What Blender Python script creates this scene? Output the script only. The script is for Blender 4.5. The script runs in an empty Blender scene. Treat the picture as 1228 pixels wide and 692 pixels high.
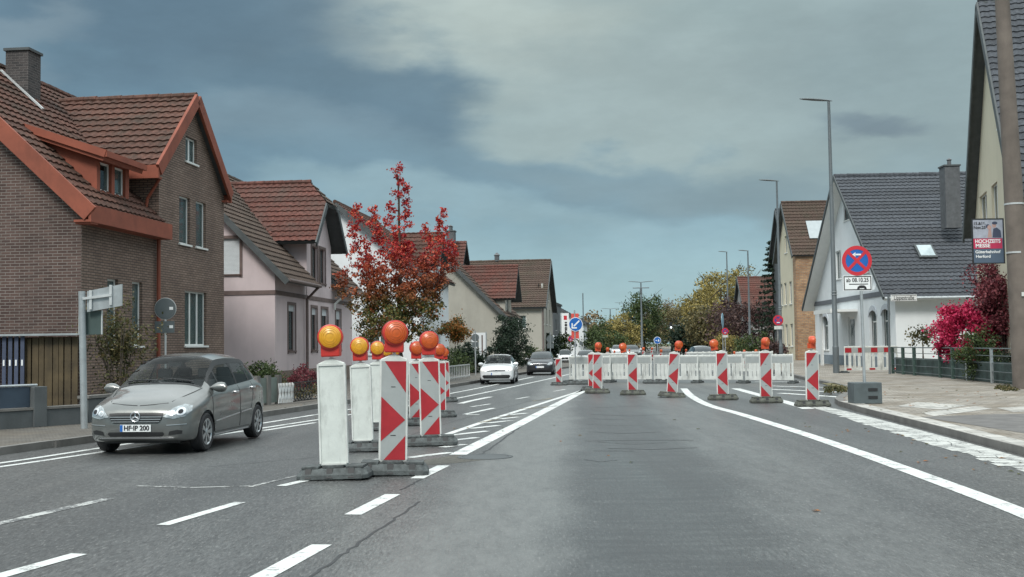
import bpy, bmesh, math, random
import numpy as np
from mathutils import Vector, Matrix, geometry
from mathutils.bvhtree import BVHTree

S = bpy.context.scene
col = S.collection
rad = math.radians

# ------------------------------------------------------------------ camera
FOC, CAMH, PX, PY = 1350.0, 1.6, 614.0, 346.0
roll = rad(0.8)
pitch = math.atan((414 - 346) / FOC)
Fv = Vector((0, math.cos(pitch), math.sin(pitch)))
Uv0 = Vector((0, -math.sin(pitch), math.cos(pitch)))
Rv = math.cos(roll) * Vector((1, 0, 0)) - math.sin(roll) * Uv0
Uv = math.cos(roll) * Uv0 + math.sin(roll) * Vector((1, 0, 0))
cd = bpy.data.cameras.new('camera')
cam = bpy.data.objects.new('camera', cd)
col.objects.link(cam)
cd.sensor_width = 36
cd.lens = FOC / 1228 * 36
cd.clip_start = 0.1
cd.clip_end = 3000
cam.matrix_world = Matrix(((Rv.x, Uv.x, -Fv.x, 0), (Rv.y, Uv.y, -Fv.y, 0), (Rv.z, Uv.z, -Fv.z, CAMH), (0, 0, 0, 1)))
S.camera = cam


def ray(x, y):
    d = Fv * FOC + Rv * (x - PX) + Uv * (PY - y)
    return d / d.y


def G(x, y, z=0.0):
    """point of the ground (height z) seen in direction x, y"""
    d = ray(x, y)
    return Vector((0, 0, CAMH)) + d * ((z - CAMH) / d.z)


def AT(x, dist, z=0.0):
    d = ray(x, 414)
    p = d * dist
    return Vector((p.x, p.y, z))


# ------------------------------------------------------------------ light
S.view_settings.view_transform = 'Standard'
S.view_settings.look = 'None'
S.view_settings.exposure = 0.55
S.view_settings.gamma = 1.0
SUN_EL, SUN_AZ = rad(48), rad(200)      # azimuth measured clockwise from +Y: behind the camera, left
sl = bpy.data.lights.new('sun', 'SUN')
sl.energy = 1.6
sl.angle = rad(16)
sl.color = (1.0, 0.96, 0.9)
so = bpy.data.objects.new('sun', sl)
col.objects.link(so)
sd = Vector((math.sin(SUN_AZ) * math.cos(SUN_EL), math.cos(SUN_AZ) * math.cos(SUN_EL), math.sin(SUN_EL)))
so.rotation_euler = sd.to_track_quat('Z', 'Y').to_euler()
W = bpy.data.worlds.new('World')
S.world = W
W.use_nodes = True
nt = W.node_tree
nt.nodes.clear()


def N(t, **k):
    n = nt.nodes.new(t)
    for a, b in k.items():
        setattr(n, a, b)
    return n


def L(a, b):
    nt.links.new(a, b)


wout = N('ShaderNodeOutputWorld')
bg = N('ShaderNodeBackground')
bg.inputs['Strength'].default_value = 0.1
L(bg.outputs[0], wout.inputs[0])
sky = N('ShaderNodeTexSky', sky_type='NISHITA')
sky.sun_disc = False
sky.sun_elevation = SUN_EL
sky.sun_rotation = SUN_AZ
tc = N('ShaderNodeTexCoord')


def vmath(op, a, b=None):
    n = N('ShaderNodeVectorMath', operation=op)
    for i, q in enumerate((a, b)):
        if q is None:
            continue
        if isinstance(q, (tuple, list)):
            n.inputs[i].default_value = q
        else:
            L(q, n.inputs[i])
    return n


def fmath(op, a, b=None, clamp=False):
    n = N('ShaderNodeMath', operation=op, use_clamp=clamp)
    for i, q in enumerate((a, b)):
        if q is None:
            continue
        if isinstance(q, (int, float)):
            n.inputs[i].default_value = q
        else:
            L(q, n.inputs[i])
    return n.outputs[0]


def rng(v, a, b, c, d, smooth=True):
    n = N('ShaderNodeMapRange', interpolation_type='SMOOTHSTEP' if smooth else 'LINEAR')
    L(v, n.inputs[0])
    for i, q in enumerate((a, b, c, d)):
        n.inputs[i + 1].default_value = q
    return n.outputs[0]


def mixc(f, a, b):
    n = N('ShaderNodeMix', data_type='RGBA')
    if isinstance(f, (int, float)):
        n.inputs[0].default_value = f
    else:
        L(f, n.inputs[0])
    for i, q in ((6, a), (7, b)):
        if isinstance(q, (tuple, list)):
            n.inputs[i].default_value = (q[0], q[1], q[2], 1)
        else:
            L(q, n.inputs[i])
    return n.outputs[2]


dirv = tc.outputs['Generated']
wm = vmath('MULTIPLY', dirv, (1, 1, 2.6)).outputs[0]
no1 = N('ShaderNodeTexNoise')
no1.inputs['Scale'].default_value = 3.6
no1.inputs['Detail'].default_value = 7
no1.inputs['Roughness'].default_value = 0.5
L(wm, no1.inputs['Vector'])
off = vmath('SUBTRACT', no1.outputs['Color'], (0.5, 0.5, 0.5)).outputs[0]
off = vmath('SCALE', off)
off.inputs[3].default_value = 0.28
wd = vmath('ADD', dirv, off.outputs[0]).outputs[0]
sep = N('ShaderNodeSeparateXYZ')
L(dirv, sep.inputs[0])
el = sep.outputs['Z']


def K(c, s=10.0):
    return (c[0] * s, c[1] * s, c[2] * s)


base = mixc(rng(el, -0.01, 0.17, 0, 1), K((0.27, 0.40, 0.43)), K((0.145, 0.235, 0.285)))


def blob(px, py, rx, ry, soft=0.6):
    d = ray(px, py).normalized()
    v = vmath('SUBTRACT', wd, tuple(d)).outputs[0]
    v = vmath('MULTIPLY', v, (FOC / rx, FOC / rx, FOC / ry)).outputs[0]
    ln = vmath('LENGTH', v).outputs['Value']
    return rng(ln, 1 - soft, 1 + soft, 1, 0)


no2 = N('ShaderNodeTexNoise')
no2.inputs['Scale'].default_value = 6.0
no2.inputs['Detail'].default_value = 9
no2.inputs['Roughness'].default_value = 0.6
L(wm, no2.inputs['Vector'])
c = base
for (px, py, rx, ry, colr, amt, soft) in (
        (330, 110, 420, 150, (0.096, 0.162, 0.208), 0.95, .35),
        (900, 20, 540, 175, (0.25, 0.318, 0.312), 0.9, .30),
        (560, 20, 170, 75, (0.32, 0.375, 0.35), 0.9, .5),
        (820, 110, 220, 60, (0.25, 0.31, 0.305), 0.7, .6),
        (1090, 60, 180, 120, (0.17, 0.225, 0.235), 0.6, .6),
        (230, 15, 250, 95, (0.082, 0.135, 0.175), 0.9, .35),
        (440, 150, 130, 75, (0.088, 0.145, 0.185), 0.9, .3),
        (40, 66, 80, 30, (0.16, 0.215, 0.245), 0.6, .5),
        (300, 190, 190, 36, (0.15, 0.215, 0.25), 0.65, .6),
        (660, 225, 280, 46, (0.128, 0.202, 0.243), 0.8, .4),
        (940, 215, 240, 34, (0.17, 0.225, 0.24), 0.5, .6),
        (560, 285, 220, 26, (0.20, 0.29, 0.32), 0.7, .6),
        (1055, 112, 62, 20, (0.115, 0.155, 0.18), 0.75, .5)):
    m = blob(px, py, rx, ry, soft)
    m = fmath('MULTIPLY', m, amt)
    c = mixc(m, c, K(colr))
var = rng(no2.outputs['Fac'], 0.3, 0.7, 0.90, 1.1)
vc = vmath('SCALE', c)
L(var, vc.inputs[3])
c = vc.outputs[0]
# overcast dome grows brighter towards the zenith, above the view
zen = rng(el, 0.3, 0.95, 1.0, 5.5)
vz = vmath('SCALE', c)
L(zen, vz.inputs[3])
c = vz.outputs[0]
c = mixc(rng(el, 0.30, 0.6, 0.0, 0.8), c, K((1.22, 1.25, 1.22)))
c = mixc(0.06, c, sky.outputs[0])
L(c, bg.inputs[0])


# ------------------------------------------------------------------ materials
class NT:
    def __init__(s, name):
        s.m = bpy.data.materials.new(name)
        s.m.use_nodes = True
        s.t = s.m.node_tree
        s.b = s.t.nodes['Principled BSDF']
        s.out = s.t.nodes['Material Output']
        s._o = None

    def n(s, t, **k):
        q = s.t.nodes.new(t)
        for a, b in k.items():
            setattr(q, a, b)
        return q

    def l(s, a, b):
        s.t.links.new(a, b)

    def set(s, i, v):
        if isinstance(v, (tuple, list)) and len(v) == 3:
            v = (*v, 1)
        if isinstance(v, (int, float, tuple, list)):
            s.b.inputs[i].default_value = v
        else:
            s.l(v, s.b.inputs[i])

    def obj(s):
        if not s._o:
            s._o = s.n('ShaderNodeTexCoord').outputs['Object']
        return s._o

    def noise(s, scale, detail=4, rough=.55, vec=None, sc3=None):
        q = s.n('ShaderNodeTexNoise')
        q.inputs['Scale'].default_value = scale
        q.inputs['Detail'].default_value = detail
        q.inputs['Roughness'].default_value = rough
        v = vec or s.obj()
        if sc3:
            mp = s.n('ShaderNodeMapping')
            mp.inputs['Scale'].default_value = sc3
            s.l(v, mp.inputs[0])
            v = mp.outputs[0]
        s.l(v, q.inputs['Vector'])
        return q.outputs['Fac']

    def ramp(s, f, stops):
        q = s.n('ShaderNodeValToRGB')
        e = q.color_ramp.elements
        while len(e) < len(stops):
            e.new(0.5)
        for i, (p, c) in enumerate(stops):
            e[i].position = p
            e[i].color = (*c, 1) if isinstance(c, (tuple, list)) else (c, c, c, 1)
        s.l(f, q.inputs[0])
        return q.outputs[0]

    def mix(s, f, a, b, mode='MIX'):
        q = s.n('ShaderNodeMix', data_type='RGBA', blend_type=mode)
        if isinstance(f, (int, float)):
            q.inputs[0].default_value = f
        else:
            s.l(f, q.inputs[0])
        for i, v in ((6, a), (7, b)):
            if isinstance(v, (tuple, list)):
                q.inputs[i].default_value = (*v[:3], 1)
            else:
                s.l(v, q.inputs[i])
        return q.outputs[2]

    def bump(s, h, strength=.3, dist=.02):
        q = s.n('ShaderNodeBump')
        q.inputs['Strength'].default_value = strength
        q.inputs['Distance'].default_value = dist
        s.l(h, q.inputs['Height'])
        s.l(q.outputs[0], s.b.inputs['Normal'])


def mul(c, k):
    return tuple(min(1, x * k) for x in c)


def plain(name, c, rough=.6, var=.18, scale=3.0, metal=0.0, bump=0.0, spec=.5, dirt=0.0, fine=40):
    k = NT(name)
    f = k.noise(scale, 6, .6)
    base = k.ramp(f, [(.3, mul(c, 1 - var)), (.7, mul(c, 1 + var))])
    if dirt:
        g = k.noise(scale * .6, 8, .7, sc3=(1, 1, .35))
        base = k.mix(k.ramp(g, [(.5, 0.0), (.72, dirt)]), base, mul(c, .35))
    k.set('Base Color', base)
    k.set('Roughness', rough)
    k.set('Metallic', metal)
    k.set('Specular IOR Level', spec)
    if bump:
        k.bump(k.noise(fine, 4), bump, .01)
    return k.m


def brick_mat(name, c1, c2, mortar, bw=.25, bh=.075, ms=.01, bias=0, dirt=.3):
    k = NT(name)
    sp = k.n('ShaderNodeSeparateXYZ')
    k.l(k.obj(), sp.inputs[0])
    ad = k.n('ShaderNodeMath', operation='ADD')
    k.l(sp.outputs[0], ad.inputs[0])
    k.l(sp.outputs[1], ad.inputs[1])
    cb = k.n('ShaderNodeCombineXYZ')
    k.l(ad.outputs[0], cb.inputs[0])
    k.l(sp.outputs[2], cb.inputs[1])
    b = k.n('ShaderNodeTexBrick')
    b.inputs['Scale'].default_value = 1
    b.inputs['Brick Width'].default_value = bw
    b.inputs['Row Height'].default_value = bh
    b.inputs['Mortar Size'].default_value = ms
    b.inputs['Mortar Smooth'].default_value = .2
    b.inputs['Bias'].default_value = bias
    b.inputs['Color1'].default_value = (*c1, 1)
    b.inputs['Color2'].default_value = (*c2, 1)
    b.inputs['Mortar'].default_value = (*mortar, 1)
    k.l(cb.outputs[0], b.inputs['Vector'])
    f = k.noise(.9, 7, .65)
    m = k.mix(1.0, b.outputs['Color'], k.ramp(f, [(.3, .72), (.7, 1.2)]), 'MULTIPLY')
    k.set('Base Color', m)
    k.set('Roughness', .85)
    iv = k.n('ShaderNodeMath', operation='SUBTRACT')
    iv.inputs[0].default_value = 1
    k.l(b.outputs['Fac'], iv.inputs[1])
    k.bump(iv.outputs[0], .6, .012)
    return k.m


def tile_mat(name, c, moss=(.05, .055, .035), mossamt=.5, var=.35):
    k = NT(name)
    f1 = k.noise(1.1, 8, .65)
    f2 = k.noise(9, 4, .6)
    base = k.ramp(f2, [(.3, mul(c, 1 - var)), (.7, mul(c, 1 + var))])
    base = k.mix(k.ramp(f1, [(.42, 0.0), (.72, mossamt)]), base, moss)
    sp = k.n('ShaderNodeNewGeometry')
    isl = k.ramp(sp.outputs['Random Per Island'], [(0, .8), (1, 1.15)])
    base = k.mix(1.0, base, isl, 'MULTIPLY')
    k.set('Base Color', base)
    k.set('Specular IOR Level', .25)
    k.set('Roughness', .8)
    k.bump(f2, .4, .01)
    return k.m


def leaf_mat(name, stops, noise_scale=.6, grad=None):
    k = NT(name)
    g = k.n('ShaderNodeNewGeometry')
    f = k.noise(noise_scale, 3)
    ad = k.n('ShaderNodeMath', operation='MULTIPLY_ADD')
    k.l(g.outputs['Random Per Island'], ad.inputs[0])
    ad.inputs[1].default_value = .5
    mf = k.n('ShaderNodeMath', operation='MULTIPLY')
    k.l(f, mf.inputs[0])
    mf.inputs[1].default_value = .55
    k.l(mf.outputs[0], ad.inputs[2])
    base = k.ramp(ad.outputs[0], stops)
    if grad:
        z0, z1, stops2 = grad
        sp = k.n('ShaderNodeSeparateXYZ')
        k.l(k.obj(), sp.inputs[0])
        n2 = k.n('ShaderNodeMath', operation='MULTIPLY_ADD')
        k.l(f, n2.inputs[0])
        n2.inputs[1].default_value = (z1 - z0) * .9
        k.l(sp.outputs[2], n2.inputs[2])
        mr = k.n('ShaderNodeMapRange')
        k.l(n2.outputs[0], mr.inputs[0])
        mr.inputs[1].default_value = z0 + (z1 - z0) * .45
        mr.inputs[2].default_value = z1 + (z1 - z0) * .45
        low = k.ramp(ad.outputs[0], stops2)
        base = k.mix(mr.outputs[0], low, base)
    k.set('Base Color', base)
    k.set('Roughness', .55)
    k.set('Specular IOR Level', .3)
    # thin leaves let some light through
    tr = k.n('ShaderNodeBsdfTranslucent')
    k.l(base, tr.inputs[0])
    ms = k.n('ShaderNodeMixShader')
    ms.inputs[0].default_value = .25
    k.l(k.b.outputs[0], ms.inputs[1])
    k.l(tr.outputs[0], ms.inputs[2])
    k.l(ms.outputs[0], k.out.inputs[0])
    return k.m


def glass_mat(name, tint=(.02, .03, .035), transp=.72, rough=.03):
    k = NT(name)
    k.set('Base Color', tint)
    k.set('Roughness', rough)
    k.set('Specular IOR Level', .9)
    f = k.noise(1.3, 2)
    k.bump(f, .08, .05)
    t = k.n('ShaderNodeBsdfTransparent')
    t.inputs[0].default_value = (.82, .88, .88, 1)
    lw = k.n('ShaderNodeLayerWeight')
    lw.inputs[0].default_value = .5
    pw_ = k.n('ShaderNodeMath', operation='POWER')
    k.l(lw.outputs['Facing'], pw_.inputs[0])
    pw_.inputs[1].default_value = 3.5
    inv = k.n('ShaderNodeMath', operation='MULTIPLY_ADD')
    k.l(pw_.outputs[0], inv.inputs[0])
    inv.inputs[1].default_value = -transp
    inv.inputs[2].default_value = transp
    ms = k.n('ShaderNodeMixShader')
    k.l(inv.outputs[0], ms.inputs[0])
    k.l(k.b.outputs[0], ms.inputs[1])
    k.l(t.outputs[0], ms.inputs[2])
    k.l(ms.outputs[0], k.out.inputs[0])
    return k.m


def asphalt_mat():
    k = NT('asphalt')
    big = k.noise(.16, 6, .6)
    lane = k.noise(1.0, 5, .6, sc3=(.75, .05, 1))       # wear running along the road
    fine = k.noise(1.0, 4, .8, sc3=(34, 7, 1))
    mid = k.noise(1.0, 6, .8, sc3=(6, 1.6, 1))
    spk = k.noise(1.0, 2, .6, sc3=(48, 10, 1))
    c = k.ramp(lane, [(.34, (.033, .035, .035)), (.5, (.060, .062, .061)), (.66, (.108, .110, .107))])
    c = k.mix(.3, c, k.ramp(big, [(.35, (.035, .037, .038)), (.65, (.10, .104, .104))]))
    c = k.mix(1.0, c, k.ramp(mid, [(.34, .80), (.5, 1.0), (.66, 1.2)]), 'MULTIPLY')
    c = k.mix(1.0, c, k.ramp(fine, [(.32, .42), (.5, 1.0), (.68, 1.7)]), 'MULTIPLY')
    c = k.mix(k.ramp(spk, [(.60, 0.0), (.70, .75)]), c, (.22, .22, .21))
    c = k.mix(k.ramp(spk, [(.30, .7), (.40, 0.0)]), c, (.015, .015, .016))
    # worn dark bitumen in the middle of the driving lane with cross ripples
    sp = k.n('ShaderNodeSeparateXYZ')
    k.l(k.obj(), sp.inputs[0])
    wob = k.noise(.5, 3)

    def band(x0, x1, soft):
        q = k.n('ShaderNodeMath', operation='MULTIPLY_ADD')
        k.l(wob, q.inputs[0])
        q.inputs[1].default_value = .8
        k.l(sp.outputs[0], q.inputs[2])
        q2 = k.n('ShaderNodeMath', operation='MULTIPLY_ADD')
        k.l(sp.outputs[1], q2.inputs[0])
        q2.inputs[1].default_value = -.062
        k.l(q.outputs[0], q2.inputs[2])
        m1 = k.n('ShaderNodeMapRange', interpolation_type='SMOOTHSTEP')
        k.l(q2.outputs[0], m1.inputs[0])
        m1.inputs[1].default_value = x0 + .4 - soft
        m1.inputs[2].default_value = x0 + .4 + soft
        m2 = k.n('ShaderNodeMapRange', interpolation_type='SMOOTHSTEP')
        k.l(q2.outputs[0], m2.inputs[0])
        m2.inputs[1].default_value = x1 + .4 + soft
        m2.inputs[2].default_value = x1 + .4 - soft
        q3 = k.n('ShaderNodeMath', operation='MULTIPLY')
        k.l(m1.outputs[0], q3.inputs[0])
        k.l(m2.outputs[0], q3.inputs[1])
        return q3.outputs[0]
    rip = k.noise(1.0, 6, .7, sc3=(.8, 5.0, 1))

    def times(a_, b_):
        q = k.n('ShaderNodeMath', operation='MULTIPLY')
        k.l(a_, q.inputs[0])
        k.l(b_, q.inputs[1])
        return q.outputs[0]
    c = k.mix(times(band(-.1, 1.55, .35), k.ramp(rip, [(.36, .35), (.62, .95)])), c, (.030, .031, .032))
    c = k.mix(times(band(-1.5, -.25, .3), k.ramp(mid, [(.3, .35), (.7, .85)])), c, (.165, .168, .162))
    c = k.mix(times(band(1.75, 2.9, .3), k.ramp(mid, [(.3, .1), (.7, .5)])), c, (.15, .153, .148))
    k.set('Base Color', c)
    k.set('Roughness', k.ramp(lane, [(.3, .50), (.7, .33)]))
    k.set('Specular IOR Level', .6)
    h = k.n('ShaderNodeMath', operation='ADD')
    k.l(fine, h.inputs[0])
    k.l(mid, h.inputs[1])
    k.bump(h.outputs[0], .5, .014)
    return k.m


def paint_mat(name, c=(.66, .68, .66), wear=.6, thr=.54):
    """worn road paint: the asphalt shows where it has rubbed away"""
    k = NT(name)
    w1 = k.noise(3.0, 8, .72)
    w2 = k.noise(28, 5, .7)
    ad = k.n('ShaderNodeMath', operation='MULTIPLY_ADD')
    k.l(w2, ad.inputs[0])
    ad.inputs[1].default_value = .45
    k.l(w1, ad.inputs[2])
    f = k.ramp(ad.outputs[0], [(thr + .22, 0.0), (thr + .29, wear)])
    dirt = k.ramp(k.noise(5, 6, .6), [(.3, mul(c, .78)), (.7, c)])
    k.set('Base Color', k.mix(f, dirt, (.09, .093, .095)))
    k.set('Roughness', .6)
    return k.m


def paving_mat(name, c, w=.3, hgt=.3, ang=0.0, moss=.4):
    k = NT(name)
    mp = k.n('ShaderNodeMapping')
    mp.inputs['Rotation'].default_value = (0, 0, ang)
    k.l(k.obj(), mp.inputs[0])
    b = k.n('ShaderNodeTexBrick')
    b.inputs['Scale'].default_value = 1
    b.inputs['Brick Width'].default_value = w
    b.inputs['Row Height'].default_value = hgt
    b.inputs['Mortar Size'].default_value = .012
    b.inputs['Color1'].default_value = (*mul(c, .82), 1)
    b.inputs['Color2'].default_value = (*mul(c, 1.15), 1)
    b.inputs['Mortar'].default_value = (*mul(c, .4), 1)
    k.l(mp.outputs[0], b.inputs['Vector'])
    f = k.noise(.7, 7, .65)
    cc = k.mix(1.0, b.outputs['Color'], k.ramp(k.noise(2.2, 6, .65), [(.3, .75), (.7, 1.2)]), 'MULTIPLY')
    cc = k.mix(k.ramp(f, [(.45, 0.0), (.68, moss)]), cc, (.115, .085, .05))
    k.set('Base Color', cc)
    k.set('Roughness', .75)
    k.bump(b.outputs['Fac'], .3, -.008)
    return k.m


M = {}
M['asphalt'] = asphalt_mat()
M['paint'] = paint_mat('white_road_paint')
M['paint_old'] = paint_mat('worn_road_paint', (.5, .51, .49), .95, .47)
M['paint_yellow'] = paint_mat('yellow_road_paint', (.42, .33, .16), .9, .45)
M['stone_line'] = paint_mat('white_stone_strip', (.56, .57, .54), .75, .52)
M['kerb'] = plain('kerb_concrete', (.15, .145, .135), .8, .25, 2, bump=.3, dirt=.5)
M['paving'] = paving_mat('paving', (.275, .25, .215), .3, .3, .1, .75)
M['paving2'] = paving_mat('pale_paving', (.42, .41, .38), .45, .45, .1, .2)
M['paving_left'] = paving_mat('paving_left', (.125, .115, .10), .2, .1, -.1, .35)
M['grass'] = plain('grass_ground', (.06, .075, .03), .95, .5, 1.5, bump=.5)
M['tar'] = plain('bitumen', (.022, .023, .025), .5, .3, 5)
M['brick'] = brick_mat('dark_brick', (.062, .036, .031), (.108, .066, .055), (.20, .178, .16), ms=.009)
M['brick_st'] = brick_mat('street_brick', (.185, .125, .095), (.25, .178, .14), (.085, .062, .052), bh=.072, ms=.014)
M['brick_or'] = brick_mat('ochre_brick', (.30, .15, .075), (.46, .28, .15), (.24, .20, .15), bw=.3, bh=.12, ms=.02)
M['fascia'] = plain('painted_fascia', (.25, .066, .036), .7, .2, 1.5, dirt=.5)
M['brick_dk'] = brick_mat('soot_brick', (.035, .033, .034), (.07, .06, .058), (.11, .10, .095))
M['tile_br'] = tile_mat('brown_tiles', (.098, .048, .036), moss=(.045, .04, .032), mossamt=.8, var=.45)
M['tile_red'] = tile_mat('red_tiles', (.115, .046, .036), moss=(.085, .06, .05), mossamt=.85, var=.45)
M['tile_grey'] = tile_mat('weathered_tiles', (.085, .062, .05), moss=(.04, .036, .028), mossamt=.5)
M['tile_anth'] = tile_mat('anthracite_tiles', (.070, .077, .088), moss=(.05, .052, .055), mossamt=.4, var=.3)
M['tile_bw'] = tile_mat('brown_grey_tiles', (.085, .057, .045), mossamt=.5)
M['lead'] = plain('lead_flashing', (.10, .105, .11), .5, .2, 2)
M['pl_pink'] = plain('lilac_render', (.58, .49, .495), .9, .07, .8, bump=.15, dirt=.25)
M['pl_white'] = plain('white_render', (.70, .73, .74), .9, .05, .8, bump=.15, dirt=.12)
M['pl_beige'] = plain('beige_render', (.40, .385, .335), .9, .08, .6, bump=.15, dirt=.3)
M['pl_cream'] = plain('cream_render', (.60, .55, .42), .9, .06, .6, bump=.15, dirt=.15)
M['pl_grey'] = plain('grey_render', (.35, .35, .34), .9, .08, .6, bump=.15)
M['pl_band'] = plain('brown_band', (.14, .10, .09), .7, .2, 3)
M['slate'] = plain('slate_cladding', (.095, .10, .105), .6, .25, 4, bump=.2)
M['dkwood'] = plain('dark_barge_board', (.065, .074, .076), .6, .25, 3)
M['wwood'] = plain('white_frame', (.72, .73, .71), .45, .05, 3)
M['bwood'] = plain('brown_frame', (.10, .065, .055), .5, .2, 6)
M['curtain'] = plain('net_curtain', (.80, .82, .80), .9, .12, 9)
M['shutter'] = plain('roller_shutter', (.60, .64, .66), .6, .06, 3)
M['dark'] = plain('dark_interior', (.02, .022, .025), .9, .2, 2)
M['glass'] = glass_mat('window_glass')
M['zinc'] = plain('galvanised_steel', (.42, .45, .46), .45, .15, 5, metal=.55, dirt=.25)
M['lamp_grey'] = plain('lamp_post_paint', (.13, .15, .16), .5, .12, 2, metal=.2)
M['pipe'] = plain('drain_pipe', (.16, .12, .11), .5, .2, 3)
M['sign_back'] = plain('sign_back_grey', (.10, .12, .125), .5, .15, 4)
M['sign_rim'] = plain('sign_rim', (.55, .57, .57), .4, .1, 4, metal=.3)
M['w_plastic'] = plain('white_plastic', (.62, .64, .61), .5, .12, 5, dirt=.7)
M['w_back'] = plain('beacon_back_white', (.60, .635, .60), .5, .10, 5, dirt=.75, bump=.15, fine=30)
M['w_sheet'] = plain('reflective_white', (.34, .365, .36), .35, .07, 6, dirt=.25)
M['r_sheet'] = plain('reflective_red', (.36, .022, .030), .38, .14, 5, dirt=.2)
M['rubber'] = plain('recycled_rubber', (.075, .085, .085), .8, .45, 12, bump=.6, dirt=.3)
M['rubber_moss'] = plain('mossy_rubber', (.085, .09, .075), .85, .4, 9, bump=.6)
M['amber'] = plain('amber_lens', (.68, .34, .02), .3, .10, 20, spec=.8)
M['orange'] = plain('orange_lens', (.56, .10, .015), .32, .12, 20, spec=.8)
M['redbox'] = plain('red_lamp_housing', (.50, .032, .025), .4, .1, 8)
M['orbox'] = plain('orange_lamp_housing', (.56, .075, .025), .4, .1, 8)
M['black'] = plain('black_plastic', (.018, .019, .02), .5, .2, 6)
M['ink'] = plain('black_print', (.02, .02, .022), .5, .1, 6)
M['white'] = plain('white_paint', (.78, .80, .80), .4, .03, 4)
M['blue'] = plain('sign_blue', (.015, .12, .42), .35, .08, 4)
M['red'] = plain('sign_red', (.55, .03, .045), .35, .08, 4)
M['concrete'] = plain('mast_concrete', (.145, .122, .105), .85, .25, 1.5, bump=.4, dirt=.5)
M['conc2'] = plain('grey_concrete', (.085, .095, .098), .85, .2, 1.5, bump=.3, dirt=.4)
M['bark'] = plain('bark', (.075, .06, .048), .9, .35, 8, bump=.6)
M['plank'] = plain('yellow_planks', (.075, .054, .026), .7, .45, 2.5, dirt=.7)
M['blueslat'] = plain('blue_grey_slats', (.055, .07, .115), .6, .25, 3)
M['bluepanel'] = plain('blue_mesh_panel', (.035, .055, .08), .6, .2, 2)
M['greenpost'] = plain('green_steel', (.05, .085, .075), .5, .2, 4)
M['hedge_dark'] = plain('fence_screen', (.045, .07, .065), .8, .45, 2.5, bump=.4)
M['tyre'] = plain('tyre_rubber', (.022, .022, .024), .75, .25, 12)
M['rim'] = plain('alloy_rim', (.50, .52, .53), .3, .08, 6, metal=.8)
M['chrome'] = plain('chrome_trim', (.62, .64, .66), .28, .04, 6, metal=.9)


def car_paint(name, c, metal=.5):
    k = NT(name)
    f = k.noise(1.6, 6, .65)
    k.set('Base Color', k.ramp(f, [(.3, mul(c, .85)), (.7, mul(c, 1.08))]))
    k.set('Metallic', metal)
    k.set('Roughness', k.ramp(k.noise(3, 5), [(.3, .26), (.7, .40)]))
    k.set('Coat Weight', .8)
    k.set('Coat Roughness', .06)
    return k.m


M['silver'] = car_paint('grey_metallic_paint', (.175, .182, .176), .6)
M['cwhite'] = car_paint('white_car_paint', (.72, .74, .75), 0)
M['cdark'] = car_paint('dark_car_paint', (.028, .031, .036), .3)
M['cblue'] = car_paint('blue_car_paint', (.06, .09, .14), .4)
M['cred'] = car_paint('red_car_paint', (.35, .03, .03), .2)
M['carglass'] = plain('car_glass', (.022, .030, .033), .05, .3, 2.5, spec=.55)
M['cabin'] = plain('cabin_fabric', (.03, .032, .034), .9, .2, 6)
M['clearglass'] = glass_mat('clear_car_glass', (.01, .014, .015), .86, .02)
M['headglass'] = plain('headlamp_glass', (.34, .37, .38), .10, .45, 14, spec=.8, metal=.4)
M['headlit'] = M['headglass'].copy()
M['headlit'].name = 'lit_headlamp'
M['headlit'].node_tree.nodes['Principled BSDF'].inputs['Emission Color'].default_value = (1, .98, .9, 1)
M['headlit'].node_tree.nodes['Principled BSDF'].inputs['Emission Strength'].default_value = .5


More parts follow.
